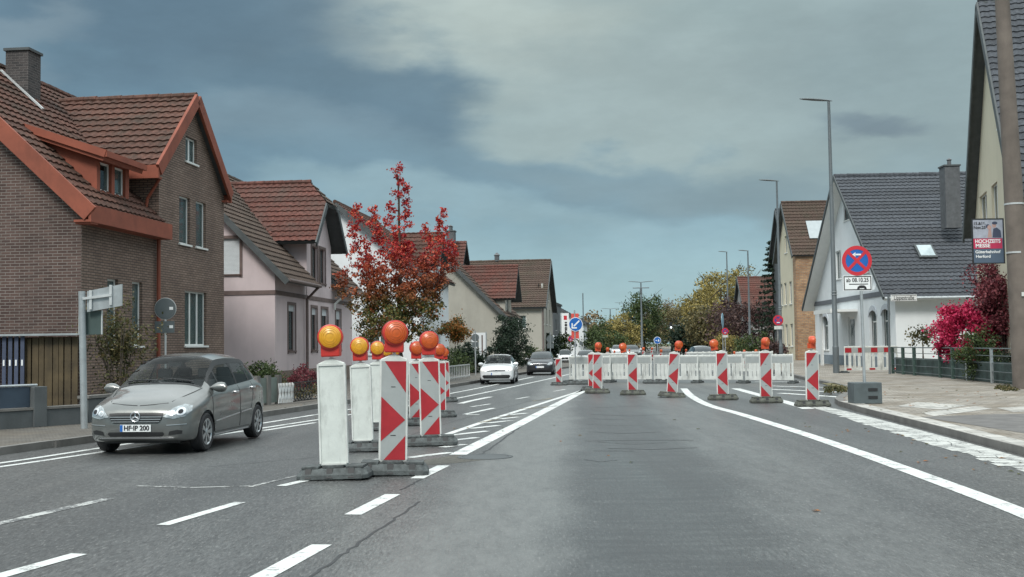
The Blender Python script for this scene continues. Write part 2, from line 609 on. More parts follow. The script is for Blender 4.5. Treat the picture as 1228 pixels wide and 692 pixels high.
# ------------------------------------------------------------------ mesh helpers
class MB:
    def __init__(s):
        s.v, s.f, s.mi, s.mats, s.cur = [], [], [], [], 0

    def mat(s, m):
        if m not in s.mats:
            s.mats.append(m)
        s.cur = s.mats.index(m)
        return s

    def face(s, pts):
        n = len(s.v)
        s.v += [tuple(p) for p in pts]
        s.f.append(tuple(range(n, n + len(pts))))
        s.mi.append(s.cur)

    def add(s, vs, fs):
        n = len(s.v)
        s.v += [tuple(p) for p in vs]
        for f in fs:
            s.f.append(tuple(i + n for i in f))
            s.mi.append(s.cur)

    def box(s, x0, x1, y0, y1, z0, z1, mx=None):
        vs = [Vector((x, y, z)) for z in (z0, z1) for x, y in ((x0, y0), (x1, y0), (x1, y1), (x0, y1))]
        if mx:
            vs = [mx @ q for q in vs]
        s.add(vs, [(3, 2, 1, 0), (4, 5, 6, 7), (0, 1, 5, 4), (1, 2, 6, 5), (2, 3, 7, 6), (3, 0, 4, 7)])

    def beam(s, a, b, w, h, up=(0, 0, 1)):
        a, b = Vector(a), Vector(b)
        d = (b - a).normalized()
        x = d.cross(Vector(up))
        if x.length < 1e-4:
            x = d.cross(Vector((1, 0, 0)))
        x.normalize()
        z = x.cross(d)
        vs = []
        for p in (a, b):
            for q, r_ in ((-1, -1), (1, -1), (1, 1), (-1, 1)):
                vs.append(p + x * q * w / 2 + z * r_ * h / 2)
        s.add(vs, [(3, 2, 1, 0), (4, 5, 6, 7), (0, 1, 5, 4), (1, 2, 6, 5), (2, 3, 7, 6), (3, 0, 4, 7)])

    def tube(s, pts, r, n=10, r1=None):
        pts = [Vector(p) for p in pts]
        m = len(pts)
        rings = []
        for i, p in enumerate(pts):
            d = (pts[min(i + 1, m - 1)] - pts[max(i - 1, 0)]).normalized()
            x = d.cross(Vector((0, 0, 1)))
            if x.length < 1e-3:
                x = d.cross(Vector((0, 1, 0)))
            x.normalize()
            y = x.cross(d)
            rr = r if r1 is None else r + (r1 - r) * i / (m - 1)
            if isinstance(r, (list, tuple)):
                rr = r[i]
            rings.append([p + (x * math.cos(2 * math.pi * k / n) + y * math.sin(2 * math.pi * k / n)) * rr for k in range(n)])
        vs = [q for g in rings for q in g]
        fs = []
        for i in range(m - 1):
            for k in range(n):
                a, b = i * n + k, i * n + (k + 1) % n
                fs.append((a, a + n, b + n, b))
        fs.append(tuple(range(n)))
        fs.append(tuple(reversed(range((m - 1) * n, m * n))))
        s.add(vs, fs)

    def lathe(s, prof, n=20, mx=None):
        """profile of (r, z) about z"""
        vs = []
        for r_, z in prof:
            for k in range(n):
                a = 2 * math.pi * k / n
                vs.append(Vector((r_ * math.cos(a), r_ * math.sin(a), z)))
        if mx:
            vs = [mx @ q for q in vs]
        fs = []
        for i in range(len(prof) - 1):
            for k in range(n):
                a, b = i * n + k, i * n + (k + 1) % n
                fs.append((a, b, b + n, a + n))
        fs.append(tuple(reversed(range(n))))
        fs.append(tuple(range((len(prof) - 1) * n, len(prof) * n)))
        s.add(vs, fs)

    def prism(s, poly, y0, y1, mx=None):
        """polygon in x,z extruded along y"""
        n = len(poly)
        vs = [Vector((x, y0, z)) for x, z in poly] + [Vector((x, y1, z)) for x, z in poly]
        if mx:
            vs = [mx @ q for q in vs]
        fs = [tuple(range(n)), tuple(reversed(range(n, 2 * n)))]
        for i in range(n):
            j = (i + 1) % n
            fs.append((i, i + n, j + n, j))
        s.add(vs, fs)

    def build(s, name, m=None, parent=None, smooth=False, bevel=0.0, fix=True):
        me = bpy.data.meshes.new(name)
        me.from_pydata(s.v, [], s.f)
        if m and not s.mats:
            s.mats = [m]
        for q in s.mats:
            me.materials.append(q)
        if len(s.mats) > 1:
            me.polygons.foreach_set('material_index', s.mi)
        if fix:
            bm = bmesh.new()
            bm.from_mesh(me)
            bmesh.ops.recalc_face_normals(bm, faces=bm.faces)
            bm.to_mesh(me)
            bm.free()
        me.update()
        if smooth:
            me.polygons.foreach_set('use_smooth', [True] * len(me.polygons))
            try:
                me.set_sharp_from_angle(angle=rad(38))
            except Exception:
                pass
        o = bpy.data.objects.new(name, me)
        col.objects.link(o)
        if parent:
            o.parent = parent
        if bevel:
            b = o.modifiers.new('bevel', 'BEVEL')
            b.width = bevel
            b.segments = 2
            b.limit_method = 'ANGLE'
            b.angle_limit = rad(40)
        return o


def tag(o, label=None, cat=None, group=None, kind=None):
    if label:
        o['label'] = label
    if cat:
        o['category'] = cat
    if group:
        o['group'] = group
    if kind:
        o['kind'] = kind
    return o


def thing(name, label, cat, loc=(0, 0, 0), rz=0.0, group=None, mw=None, sc=1.0):
    o = bpy.data.objects.new(name, None)
    o.empty_display_size = .3
    col.objects.link(o)
    o.location = loc
    o.rotation_euler = (0, 0, rz)
    o.scale = (sc, sc, sc)
    tag(o, label, cat, group)
    return o


def copy_tree(o, parent=None):
    c2 = o.copy()
    col.objects.link(c2)
    c2.parent = parent
    for ch in list(o.children):
        copy_tree(ch, c2)
    return c2


def text_mesh(name, body, size, m, parent, mx, bold=0.0, width=None, align='CENTER'):
    """flat lettering standing in the x-z plane of its parent, read from -y"""
    cu = bpy.data.curves.new(name, 'FONT')
    cu.body = body
    cu.size = size
    cu.align_x = align
    cu.align_y = 'CENTER'
    cu.extrude = .002
    cu.offset = bold
    to = bpy.data.objects.new(name, cu)
    col.objects.link(to)
    dg = bpy.context.evaluated_depsgraph_get()
    me = bpy.data.meshes.new_from_object(to.evaluated_get(dg))
    bpy.data.objects.remove(to)
    bpy.data.curves.remove(cu)
    if width:
        xs = [v.co.x for v in me.vertices]
        if xs and max(xs) > min(xs):
            k = width / (max(xs) - min(xs))
            for v in me.vertices:
                v.co.x *= k
    me.transform(mx @ Matrix.Rotation(rad(90), 4, 'X'))
    me.materials.clear()
    me.materials.append(m)
    o = bpy.data.objects.new(name, me)
    col.objects.link(o)
    o.parent = parent
    return o


T = Matrix.Translation


def RZ(a):
    return Matrix.Rotation(a, 4, 'Z')


# ------------------------------------------------------------------ ground
def sheet(name, pts, z, m, kind='structure'):
    vs = [Vector((p[0], p[1], 0)) for p in pts]
    tris = geometry.tessellate_polygon([vs])
    me = bpy.data.meshes.new(name)
    me.from_pydata([(p.x, p.y, z) for p in vs], [], [tuple(t) for t in tris])
    me.update()
    bm = bmesh.new()
    bm.from_mesh(me)
    bmesh.ops.recalc_face_normals(bm, faces=bm.faces)
    if sum(f.normal.z for f in bm.faces) < 0:
        bmesh.ops.reverse_faces(bm, faces=bm.faces)
    bm.to_mesh(me)
    bm.free()
    me.materials.append(m)
    o = bpy.data.objects.new(name, me)
    col.objects.link(o)
    tag(o, kind=kind)
    return o


def smooth_line(pts, n=8):
    pts = [Vector((p[0], p[1], 0)) for p in pts]
    out = []
    for i in range(len(pts) - 1):
        p0, p1, p2, p3 = pts[max(i - 1, 0)], pts[i], pts[i + 1], pts[min(i + 2, len(pts) - 1)]
        for k in range(n):
            t = k / n
            out.append(.5 * ((2 * p1) + (p2 - p0) * t + (2 * p0 - 5 * p1 + 4 * p2 - p3) * t * t + (3 * p1 - p0 - 3 * p2 + p3) * t ** 3))
    out.append(pts[-1])
    return out


def offset_line(pts, d):
    out = []
    for i, p in enumerate(pts):
        t = (pts[min(i + 1, len(pts) - 1)] - pts[max(i - 1, 0)]).normalized()
        out.append(p + Vector((t.y, -t.x, 0)) * d)     # to the right of travel
    return out


def strip(mb, pts, w, z, w1=None):
    a = offset_line(pts, w / 2)
    b = offset_line(pts, -w / 2)
    for i in range(len(pts) - 1):
        mb.face([(b[i].x, b[i].y, z), (a[i].x, a[i].y, z), (a[i + 1].x, a[i + 1].y, z), (b[i + 1].x, b[i + 1].y, z)])


def gl(pts, z=0.0):
    return [G(x, y, z) for x, y in pts]


# ground sheet as far as the horizon
g_ = MB()
for i in range(-6, 6):
    for j in range(-1, 11):
        g_.face([(i * 250, j * 250 - 100, -.02), (i * 250 + 250, j * 250 - 100, -.02), (i * 250 + 250, j * 250 + 150, -.02), (i * 250, j * 250 + 150, -.02)])
tag(g_.build('ground', M['grass']), kind='structure')

left_kerb = smooth_line([Vector((-16, -12, 0)), Vector((-10.6, 6, 0))] + gl([(0, 546), (105, 531.5), (342, 496), (555, 462.5), (640, 447)]) + [Vector((7, 92, 0)), Vector((18, 160, 0)), Vector((30, 260, 0)), Vector((30, 500, 0))])
right_a = smooth_line([Vector((6.3, -12, 0)), Vector((6.4, 6, 0))] + gl([(1228, 547), (1120, 518), (1040, 497), (1006, 487)]))
right_b = smooth_line(gl([(1001, 483), (1010, 476), (1019, 470.5)]), 4)
right_c = smooth_line(gl([(1010, 467), (985, 460.5), (955, 453.5)]) + [Vector((15.6, 74, 0)), Vector((19, 105, 0)), Vector((28, 160, 0)), Vector((40, 260, 0)), Vector((40, 500, 0))])
road_pts = left_kerb + list(reversed(right_a + right_b + right_c))
sheet('road', road_pts, 0.0, M['asphalt'])


def kerb(name, line, side, w=.16, h=.12):
    """side=+1: pavement on the right of travel"""
    a = line
    b = offset_line(line, side * w)
    mb = MB()
    acc = 0
    for i in range(len(a) - 1):
        A, B, C, D_ = a[i], a[i + 1], b[i + 1], b[i]
        up = Vector((0, 0, h))
        mb.face([A + up, B + up, C + up, D_ + up])
        mb.face([A, B, B + up, A + up])
        mb.face([D_ + up, C + up, C, D_])
    o = mb.build(name, M['kerb'], bevel=0)
    tag(o, kind='structure')
    return b


lk2 = kerb('kerb', left_kerb, -1)
rk_line = right_a + right_b + right_c
rk2 = kerb('kerb', rk_line, 1, w=.22)
sheet('pavement', lk2 + [Vector((10, 500, 0)), Vector((-40, 500, 0)), Vector((-60, -12, 0))], .112, M['paving_left'])
sheet('pavement', rk2 + [Vector((80, 500, 0)), Vector((80, -12, 0))], .112, M['paving'])
# pale slabs along the right kerb and paler patches in the paving
pal = MB()
strip(pal, offset_line(right_a, .19), .34, .1235)
pal.face(gl([(1105, 495), (1170, 487), (1190, 490), (1120, 499)], .117))
pal.face(gl([(1195, 489), (1290, 484), (1290, 492), (1215, 494)], .117))
pal.face(gl([(1075, 487), (1100, 482), (1160, 486), (1130, 491)], .117))
tag(pal.build('pavement_slabs', M['paving2']), kind='structure')
# asphalt repair on the right pavement
dk = MB()
dk.face(gl([(1105, 500), (1180, 497), (1300, 495), (1300, 532), (1226, 519)], .1165))
tag(dk.build('pavement_patch', plain('patch_asphalt', (.13, .125, .12), .85, .25, 3, bump=.4)), kind='structure')
vg = MB()
gr_pts = gl([(985, 459.5), (1022, 469.5), (1045, 476), (1030, 468), (1000, 459)], .12)
vg.face(gr_pts)
tag(vg.build('verge', plain('dry_grass', (.13, .115, .055), .95, .4, 6, bump=.6)), kind='structure')

# road markings
mk = MB()
ZM = .004
strip(mk, smooth_line(gl([(1340, 664), (1228, 616), (1130, 579), (1035, 544.5), (960, 519), (889, 497), (850, 486), (829, 475), (820, 466)])), .24, ZM)
strip(mk, smooth_line(gl([(970, 490.5), (945, 483), (915, 475), (882, 466)])), .30, ZM)
# left edge lines
strip(mk, smooth_line(gl([(-120, 569), (0, 555.5), (110, 539), (300, 510), (400, 494), (540, 472), (640, 452)])), .13, ZM)
strip(mk, smooth_line(gl([(-120, 576), (0, 560), (110, 544), (200, 531), (380, 503.5), (480, 488), (557, 476), (680, 449.5), (712, 441)])), .13, ZM)
strip(mk, gl([(316, 516.5), (345, 512), (378, 507)]), .13, ZM)
strip(mk, gl([(552, 484), (566, 480.5), (588, 476)]), .20, ZM)
for a in (((-110, 655), (-10, 631)),):
    pass
for (p, q, w, z) in (((-5, 692.5), (95, 664.5), .15, 0), ((195, 630), (288, 602.5), .13, 0), ((337, 583), (368, 576), .13, 0),
                     ((300, 700), (386, 653.5), .17, 0), ((423, 617.5), (471, 593), .17, 0), ((500, 574), (532, 558.5), .17, 0),
                     ((565, 488), (588, 484.5), .1, 0), ((619, 478.6), (634, 476), .1, 0), ((664, 469.5), (678, 467), .1, 0), ((557, 497), (592, 489.5), .14, 0), ((559, 497.5), (575, 497.5), .16, 0)):
    strip(mk, gl([p, ((p[0] + q[0]) / 2, (p[1] + q[1]) / 2), q]), w, ZM)
# tapering hatched island
strip(mk, gl([(549, 545.5), (620, 510), (706, 465.5)]), .26, ZM)
strip(mk, gl([(516, 528), (580, 506), (640, 487), (704, 466.5)]), .15, ZM)
for p, q in (((438, 553.5), (470, 549)), ((490, 549), (540, 542.8)), ((530, 536.5), (557, 533)), ((536, 529), (572, 524.8)), ((541, 522), (585, 517)), ((565, 514), (598, 510.3)), ((584, 507.5), (613, 504.5)), ((592, 503.5), (622, 500)), ((612, 497.5), (632, 495.5))):
    strip(mk, gl([p, q]), .17, ZM)
# distant turn lane lines by the side street
for p, q in (((925, 463), (1000, 465)), ((925, 467), (1010, 470.5)), ((935, 471.5), (1018, 477)), ((905, 458), (960, 458))):
    strip(mk, gl([p, q]), .3, ZM)
tag(mk.build('road_marking', M['paint']), kind='structure')
mo = MB()
strip(mo, smooth_line(gl([(-120, 654), (0, 628), (60, 614), (131, 598)])), .14, ZM)
strip(mo, gl([(300, 584), (350, 572), (372, 568)]), .07, ZM)
strip(mo, gl([(165, 583), (230, 585), (300, 583)]), .05, ZM)
tag(mo.build('road_marking', M['paint_old']), kind='structure')
my = MB()
for p, q in (((575, 507), (600, 502.5)), ((620, 491), (668, 487.5)), ((590, 500), (625, 499)), ((640, 481), (662, 478)), ((684, 473.5), (697, 473.2))):
    strip(my, gl([p, q]), .09, ZM + .003)
tag(my.build('road_marking', M['paint_yellow']), kind='structure')
# strip of white stones beside the right kerb, each stone separate by a dark joint
sw = MB()
rnd = random.Random(4)
inner = smooth_line(gl([(1400, 597), (1228, 549.5), (1120, 520.5), (1040, 499.5), (1000, 490), (972, 484.5)]), 60)


def at_len(line, d):
    acc = 0
    for i in range(len(line) - 1):
        l_ = (line[i + 1] - line[i]).length
        if acc + l_ >= d:
            t_ = (line[i + 1] - line[i]).normalized()
            return line[i] + t_ * (d - acc), Vector((-t_.y, t_.x, 0))
        acc += l_
    return None, None


d_ = 0.0
while True:
    ln_ = rnd.uniform(.30, .46)
    p0_, n0_ = at_len(inner, d_ + .006)
    p1_, n1_ = at_len(inner, d_ + ln_ - rnd.uniform(.008, .022))
    if p0_ is None or p1_ is None:
        break
    wst = .60 + rnd.uniform(-.07, .05)
    if p0_.y > 22:
        wst *= max(.35, 1 - (p0_.y - 22) / 14)
    sk_ = rnd.uniform(-.03, .09)
    q0_ = p0_ + n0_ * wst + Vector((0, sk_, 0))
    q1_ = p1_ + n1_ * (wst + rnd.uniform(-.02, .02)) + Vector((0, sk_ + rnd.uniform(-.02, .02), 0))
    m0, m1 = p0_.lerp(q0_, .5 + rnd.uniform(-.12, .12)), p1_.lerp(q1_, .5 + rnd.uniform(-.12, .12))
    for A, B, C, D_ in ((p0_, p1_, m1, m0), (m0, m1, q1_, q0_)):
        j0 = (A - D_).normalized() * rnd.uniform(0, .014)
        sw.face([(p.x, p.y, ZM) for p in (A, B, C + j0, D_ + j0)])
    d_ += ln_
tag(sw.build('road_edge_stones', M['stone_line']), kind='structure')
# bitumen crack sealing
ck = MB()


def crack(pts, w, seed):
    r_ = random.Random(seed)
    ps = gl(pts)
    out = []
    for i in range(len(ps) - 1):
        for k in range(14):
            q = ps[i].lerp(ps[i + 1], k / 14)
            out.append(q + Vector((r_.uniform(-.018, .018), r_.uniform(-.03, .03), 0)))
    out.append(ps[-1])
    strip(ck, out, w, .0025)


crack([(360, 700), (440, 645), (503, 601.5)], .028, 1)
crack([(480, 588), (505, 575)], .03, 2)
crack([(576, 546), (600, 529), (640, 500)], .035, 3)
for k_, (xa_, xb_, y_) in enumerate(((702, 770, 510), (706, 792, 518), (700, 832, 528), (716, 800, 531), (712, 760, 541), (730, 836, 537), (705, 748, 503), (708, 800, 497), (714, 775, 488), (700, 740, 552))):
    crack([(xa_, y_ + (k_ % 3 - 1)), ((xa_ + xb_) / 2, y_ + (k_ % 2) * 2), (xb_, y_)], .022 + .012 * (k_ % 3), 20 + k_)
crack([(250, 560), (420, 545), (545, 505), (640, 480)], .016, 4)
tag(ck.build('road_crack', M['tar']), kind='structure')
# dull patch where the road was dug up round the manhole
pt = MB()
pt.face([(p.x, p.y, .0015) for p in gl([(500, 553), (545, 546), (600, 545), (588, 551), (540, 556), (490, 560)])])
tag(pt.build('road_patch', plain('old_patch', (.085, .082, .07), .85, .35, 12, bump=.4)), kind='structure')
mh = thing('manhole_cover', 'round iron manhole cover in the lane beside the hatched island', 'manhole cover', G(582, 548))
a_ = MB()
a_.lathe([(.40, .001), (.40, .007), (.34, .008), (.34, .004)], 32)
a_.build('frame', M['conc2'], mh)
a_ = MB()
a_.lathe([(.33, .002), (.33, .007), (.0, .0075)], 32)
a_.build('lid', M['conc2'], mh)


# ------------------------------------------------------------------ building helpers
def frame_from(o, u):
    """matrix with x along u, placed at o"""
    u = Vector((u[0], u[1], 0)).normalized()
    v = Vector((-u.y, u.x, 0))
    return Matrix(((u.x, v.x, 0, o[0]), (u.y, v.y, 0, o[1]), (0, 0, 1, 0), (0, 0, 0, 1)))


def house(name, label, px, dist, ang, side=1):
    a = rad(ang)
    u = Vector((math.sin(a), math.cos(a), 0)) * side
    o = thing(name, label, 'house', AT(px, dist, .0), math.atan2(u.y, u.x))
    return o


def wall(mb, A, B, top, holes=(), z0=0.0, rec=.14, arch=0.0):
    """wall from A to B (x, y), outward side on the right; top = [(u, z), ...]; holes = (u0, u1, z0, z1)"""
    A, B = Vector((*A, 0)), Vector((*B, 0))
    d = (B - A)
    ln = d.length
    d.normalize()
    n = Vector((d.y, -d.x, 0))
    if isinstance(top, (int, float)):
        top = [(0, top), (ln, top)]
    poly = [(0, z0), (ln, z0)] + [(u, z) for u, z in reversed(top)]
    bm = bmesh.new()
    bm.faces.new([bm.verts.new((u, z, 0)) for u, z in poly])
    for (u0, u1, a0, a1) in holes:
        for co, no in (((u0, 0, 0), (1, 0, 0)), ((u1, 0, 0), (1, 0, 0)), ((0, a0, 0), (0, 1, 0)), ((0, a1, 0), (0, 1, 0))):
            bmesh.ops.bisect_plane(bm, geom=bm.verts[:] + bm.edges[:] + bm.faces[:], plane_co=co, plane_no=no)
    for f in bm.faces:
        c0 = f.calc_center_median()
        if any(u0 < c0.x < u1 and a0 < c0.y < a1 for (u0, u1, a0, a1) in holes):
            continue
        mb.face([A + d * v.co.x + Vector((0, 0, v.co.y)) for v in f.verts])
    bm.free()
    for (u0, u1, a0, a1) in holes:
        c4 = [(u0, a0), (u1, a0), (u1, a1), (u0, a1)]
        for i in range(4):
            p, q = c4[i], c4[(i + 1) % 4]
            P = A + d * p[0] + Vector((0, 0, p[1]))
            Q = A + d * q[0] + Vector((0, 0, q[1]))
            mb.face([P, Q, Q - n * rec, P - n * rec])


def window(parent, A, B, h, rec=.11, cols=2, fr='wwood', sill='wwood', curtain=.5, name='window', transom=False, shutter=0.0, surround=None):
    A, B = Vector((*A, 0)), Vector((*B, 0))
    d = (B - A).normalized()
    n = Vector((d.y, -d.x, 0))
    u0, u1, z0, z1 = h
    mx = Matrix(((d.x, -n.x, 0, A.x - n.x * rec), (d.y, -n.y, 0, A.y - n.y * rec), (0, 0, 1, 0), (0, 0, 0, 1)))  # local x along wall, y inward, z up
    t = .055
    m = MB()
    m.box(u0, u0 + t, -.02, .05, z0, z1, mx)
    m.box(u1 - t, u1, -.02, .05, z0, z1, mx)
    m.box(u0 + t, u1 - t, -.02, .05, z0, z0 + t, mx)
    m.box(u0 + t, u1 - t, -.02, .05, z1 - t, z1, mx)
    for k in range(1, cols):
        x = u0 + (u1 - u0) * k / cols
        m.box(x - .04, x + .04, -.025, .05, z0 + t, z1 - t, mx)
    if transom:
        zt = z0 + (z1 - z0) * .72
        m.box(u0 + t, u1 - t, -.023, .05, zt - .03, zt + .03, mx)
    w = m.build(name, M[fr], parent)
    m = MB()
    m.box(u0 + t, u1 - t, .0, .012, z0 + t, z1 - t, mx)
    m.build('pane', M['glass'], w)
    if curtain > 0:
        m = MB()
        n_ = 24
        rr = random.Random(int((u0 + z0) * 100))
        if rr.random() < .5 and curtain < .85:
            segs = [(u0 + t, u0 + t + (u1 - u0 - 2 * t) * curtain * .5), (u1 - t - (u1 - u0 - 2 * t) * curtain * .5, u1 - t)]
        else:
            segs = [(u0 + t, u1 - t)]
        for s0, s1 in segs:
            for k in range(n_):
                xa, xb = s0 + (s1 - s0) * k / n_, s0 + (s1 - s0) * (k + 1) / n_
                ya, yb = .035 + .014 * math.sin(k * 1.3), .035 + .014 * math.sin((k + 1) * 1.3)
                m.face([mx @ Vector((xa, ya, z0 + .06)), mx @ Vector((xb, yb, z0 + .06)), mx @ Vector((xb, yb, z1 - .04)), mx @ Vector((xa, ya, z1 - .04))])
        m.build('curtain', M['curtain'], w, fix=False)
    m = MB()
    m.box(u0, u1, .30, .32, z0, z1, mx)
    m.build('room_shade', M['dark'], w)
    if shutter:
        m = MB()
        zz = z1 - .01
        while zz > z1 - (z1 - z0) * shutter:
            m.box(u0 + .01, u1 - .01, -.05, -.03, zz - .042, zz, mx)
            zz -= .048
        m.build('roller_shutter', M['shutter'], w)
    if sill:
        m = MB()
        m.box(u0 - .06, u1 + .06, -rec - .06, -.02, z0 - .05, z0 + .006, mx)
        m.build('sill', M[sill], w)
    if surround:
        m = MB()
        s_ = .11
        y0 = -rec - .025
        m.box(u0 - s_, u0 - .003, y0, -rec + .01, z0 - s_, z1 + s_, mx)
        m.box(u1 + .003, u1 + s_, y0, -rec + .01, z0 - s_, z1 + s_, mx)
        m.box(u0 - .003, u1 + .003, y0, -rec + .01, z1 + .003, z1 + s_, mx)
        m.build('surround', M[surround], w)
    return w


def roof_slope(mb, poly, eave, course=.33, tile=.28, seg=4, thick=.14, amp=.034, under=None):
    """tiled slope over a planar convex polygon; eave = direction along the courses"""
    P = [Vector(p) for p in poly]
    e = Vector(eave).normalized()
    nrm = Vector((0, 0, 0))
    for i in range(len(P)):
        nrm += (P[i] - P[0]).cross(P[(i + 1) % len(P)] - P[0])
    nrm.normalize()
    if nrm.z < 0:
        nrm = -nrm
        P.reverse()
    up = nrm.cross(e).normalized()
    if up.z < 0:
        up = -up
    O = P[0]
    us = [(p - O).dot(e) for p in P]
    vs_ = [(p - O).dot(up) for p in P]
    u0, u1, v0, v1 = min(us), max(us), min(vs_), max(vs_)
    nu = max(1, int(math.ceil((u1 - u0) / tile)))
    nv = max(1, int(math.ceil((v1 - v0) / course)))
    prof = [0, amp * .95, amp, amp * .35] if seg == 4 else ([0, amp] if seg == 2 else [0])
    bm = bmesh.new()
    rr = random.Random(int(u1 * 37 + v1 * 11))
    for j in range(nv):
        lo, hi = [], []
        jt = rr.uniform(-.006, .006)
        for i in range(nu * seg + 1):
            u = u0 + i * tile / seg
            h = prof[i % seg]
            wv = rr.uniform(-.004, .004)
            lo.append(bm.verts.new(O + e * u + up * (v0 + j * course - .03 + jt + wv) + nrm * (h + .052)))
            hi.append(bm.verts.new(O + e * u + up * (v0 + (j + 1) * course) + nrm * (h * .9 + .004)))
        for i in range(nu * seg):
            bm.faces.new((lo[i], lo[i + 1], hi[i + 1], hi[i]))
        fr = [bm.verts.new(v.co - nrm * .052) for v in lo]
        for i in range(nu * seg):
            bm.faces.new((fr[i], fr[i + 1], lo[i + 1], lo[i]))
    for i in range(len(P)):
        a, b = P[i], P[(i + 1) % len(P)]
        out = (b - a).cross(nrm)
        if out.length < 1e-6:
            continue
        bmesh.ops.bisect_plane(bm, geom=bm.verts[:] + bm.edges[:] + bm.faces[:], plane_co=a, plane_no=out.normalized(), clear_outer=True)
    bm.verts.ensure_lookup_table()
    idx = {v: i for i, v in enumerate(bm.verts)}
    mb.add([v.co.copy() for v in bm.verts], [[idx[v] for v in f.verts] for f in bm.faces])
    bm.free()
    # the deck under the tiles
    n_ = len(P)
    if under is not None:
        keep = mb.cur
        mb.mat(under)
    vs = [p - nrm * .005 for p in P] + [p - nrm * thick for p in P]
    fs = [tuple(range(n_)), tuple(reversed(range(n_, 2 * n_)))] + [(i, i + n_, (i + 1) % n_ + n_, (i + 1) % n_) for i in range(n_)]
    mb.add(vs, fs)
    if under is not None:
        mb.cur = keep


def ridge(mb, a, b, r=.12):
    a, b = Vector(a), Vector(b)
    n = max(2, int((b - a).length / .38))
    rr = random.Random(int(a.x * 10 + b.z * 7))
    for k in range(n):
        p, q = a.lerp(b, k / n), a.lerp(b, (k + 1.06) / n)
        j = Vector((0, 0, rr.uniform(-.008, .008)))
        mb.tube([p + j, q + j], r, 8, r * .88)


def chimney(parent, x, y, z0, z1, w, d, m, cap='conc2', pots=1):
    c = MB()
    c.box(x - w / 2, x + w / 2, y - d / 2, y + d / 2, z0, z1)
    o = c.build('chimney', M[m], parent)
    c = MB()
    c.box(x - w / 2 - .05, x + w / 2 + .05, y - d / 2 - .05, y + d / 2 + .05, z1 + .002, z1 + .08)
    c.build('cap', M[cap], o)
    for k in range(pots):
        c = MB()
        c.lathe([(.11, z1 + .085), (.10, z1 + .35), (.15, z1 + .40), (.02, z1 + .50)], 10, T((x + (k - (pots - 1) / 2) * .35, y, 0)))
        c.build('pot', M['lead'], o)
    return o


def gutter(parent, a, b, r=.07, m='zinc'):
    g = MB()
    g.tube([a, b], r, 8)
    return g.build('gutter', M[m], parent)


def drain(parent, pts, r=.05, m='pipe'):
    g = MB()
    g.tube(pts, r, 8)
    return g.build('drain_pipe', M[m], parent)


# ------------------------------------------------------------------ house 1: dark brick
h1 = house('brick_house', 'dark brick house with rust red fascias and tiled roof beside the silver car', 97, 28, 6.2)
EA, EV, RY, RZ_ = 5.08, -.38, 5.0, 10.1
sl1 = (RZ_ - EA) / (RY - EV)
XE = 10.0


def z1f(y):
    return EA + (min(y, 2 * RY - y) - EV) * sl1


w1 = MB().mat(M['brick'])
wall(w1, (0, 10), (0, 0), [(0, z1f(10) - .1), (5, z1f(5) - .1), (10, z1f(0) - .1)])
w1.mat(M['brick_st'])
holes_low = [(1.40, 2.02, 1.72, 3.5), (2.86, 3.5, 1.72, 3.5)]
wall(w1, (0, 0), (4.55, 0), 5.3, holes_low)
up_h = [(6.02 - 4.55, 6.85 - 4.55, 4.83, 6.3), (7.32 - 4.55, 8.15 - 4.55, 4.83, 6.3), (6.45 - 4.55, 8.2 - 4.55, 1.72, 3.42), (6.5 - 4.55, 7.4 - 4.55, 7.42, 8.2)]
FY = -.02
wall(w1, (4.55, 2.4), (4.55, FY), 6.75, z0=0)
wall(w1, (4.55, FY), (9.75, FY), [(0, 6.75), (2.6, 9.35), (5.2, 6.75)], up_h)
wall(w1, (9.75, FY), (9.75, 5), [(0, 6.75), (5.12, 6.75)])
wall(w1, (10.0, 1), (10.0, 10), [(0, z1f(1) - .1), (4, z1f(5) - .1), (9, z1f(10) - .1)])
wall(w1, (10.0, 10), (0, 10), z1f(10) - .1)
w1.build('wall', None, h1)
for hh in holes_low:
    window(h1, (0, 0), (4.55, 0), hh, cols=1, curtain=.9)
for hh in up_h[:2]:
    window(h1, (4.55, FY), (9.75, FY), hh, cols=1, curtain=.9)
window(h1, (4.55, FY), (9.75, FY), up_h[2], cols=3, curtain=.8)
window(h1, (4.55, FY), (9.75, FY), up_h[3], cols=2, curtain=.3)
r_ = MB().mat(M['tile_br'])
roof_slope(r_, [(-.35, EV, EA), (4.6, EV, EA), (4.6, RY, RZ_), (-.35, RY, RZ_)], (1, 0, 0), under=M['dkwood'])
roof_slope(r_, [(4.6, 1.3, EA + 1.75 * sl1), (10.2, 1.3, EA + 1.75 * sl1), (10.2, RY, RZ_), (4.6, RY, RZ_)], (1, 0, 0), under=M['dkwood'])
roof_slope(r_, [(-.35, 2 * RY - EV, EA), (10.2, 2 * RY - EV, EA), (10.2, RY, RZ_), (-.35, RY, RZ_)], (1, 0, 0), seg=2, under=M['dkwood'])
ridge(r_, (-.35, RY, RZ_ + .02), (10.2, RY, RZ_ + .02))
# cross gable slopes; ridge 9.5 high at x = 7.15
CX, CZ, CE, CO = 6.95, 9.5, 6.88, -.2
for sgn in (-1, 1):
    xe = CX + sgn * 2.85
    yb_r = EV + (CZ - EA) / sl1 + .1
    yb_e = EV + (CE - EA) / sl1 + .1
    roof_slope(r_, [(CX, CO, CZ), (xe, CO, CE), (xe, yb_e, CE), (CX, yb_r, CZ)], (0, 1, 0), under=M['dkwood'])
ridge(r_, (CX, CO, CZ + .03), (CX, 4.3, CZ + .03))
r_.build('roof', None, h1)
# fascias
f_ = MB()
f_.box(-.40, 4.50, EV - .07, EV + .0, 4.78, 5.22)
f_.box(-.40, 4.50, EV + .0, -.003, 4.78, 4.84)
fa = f_.build('eave_fascia', M['fascia'], h1)
f_ = MB()


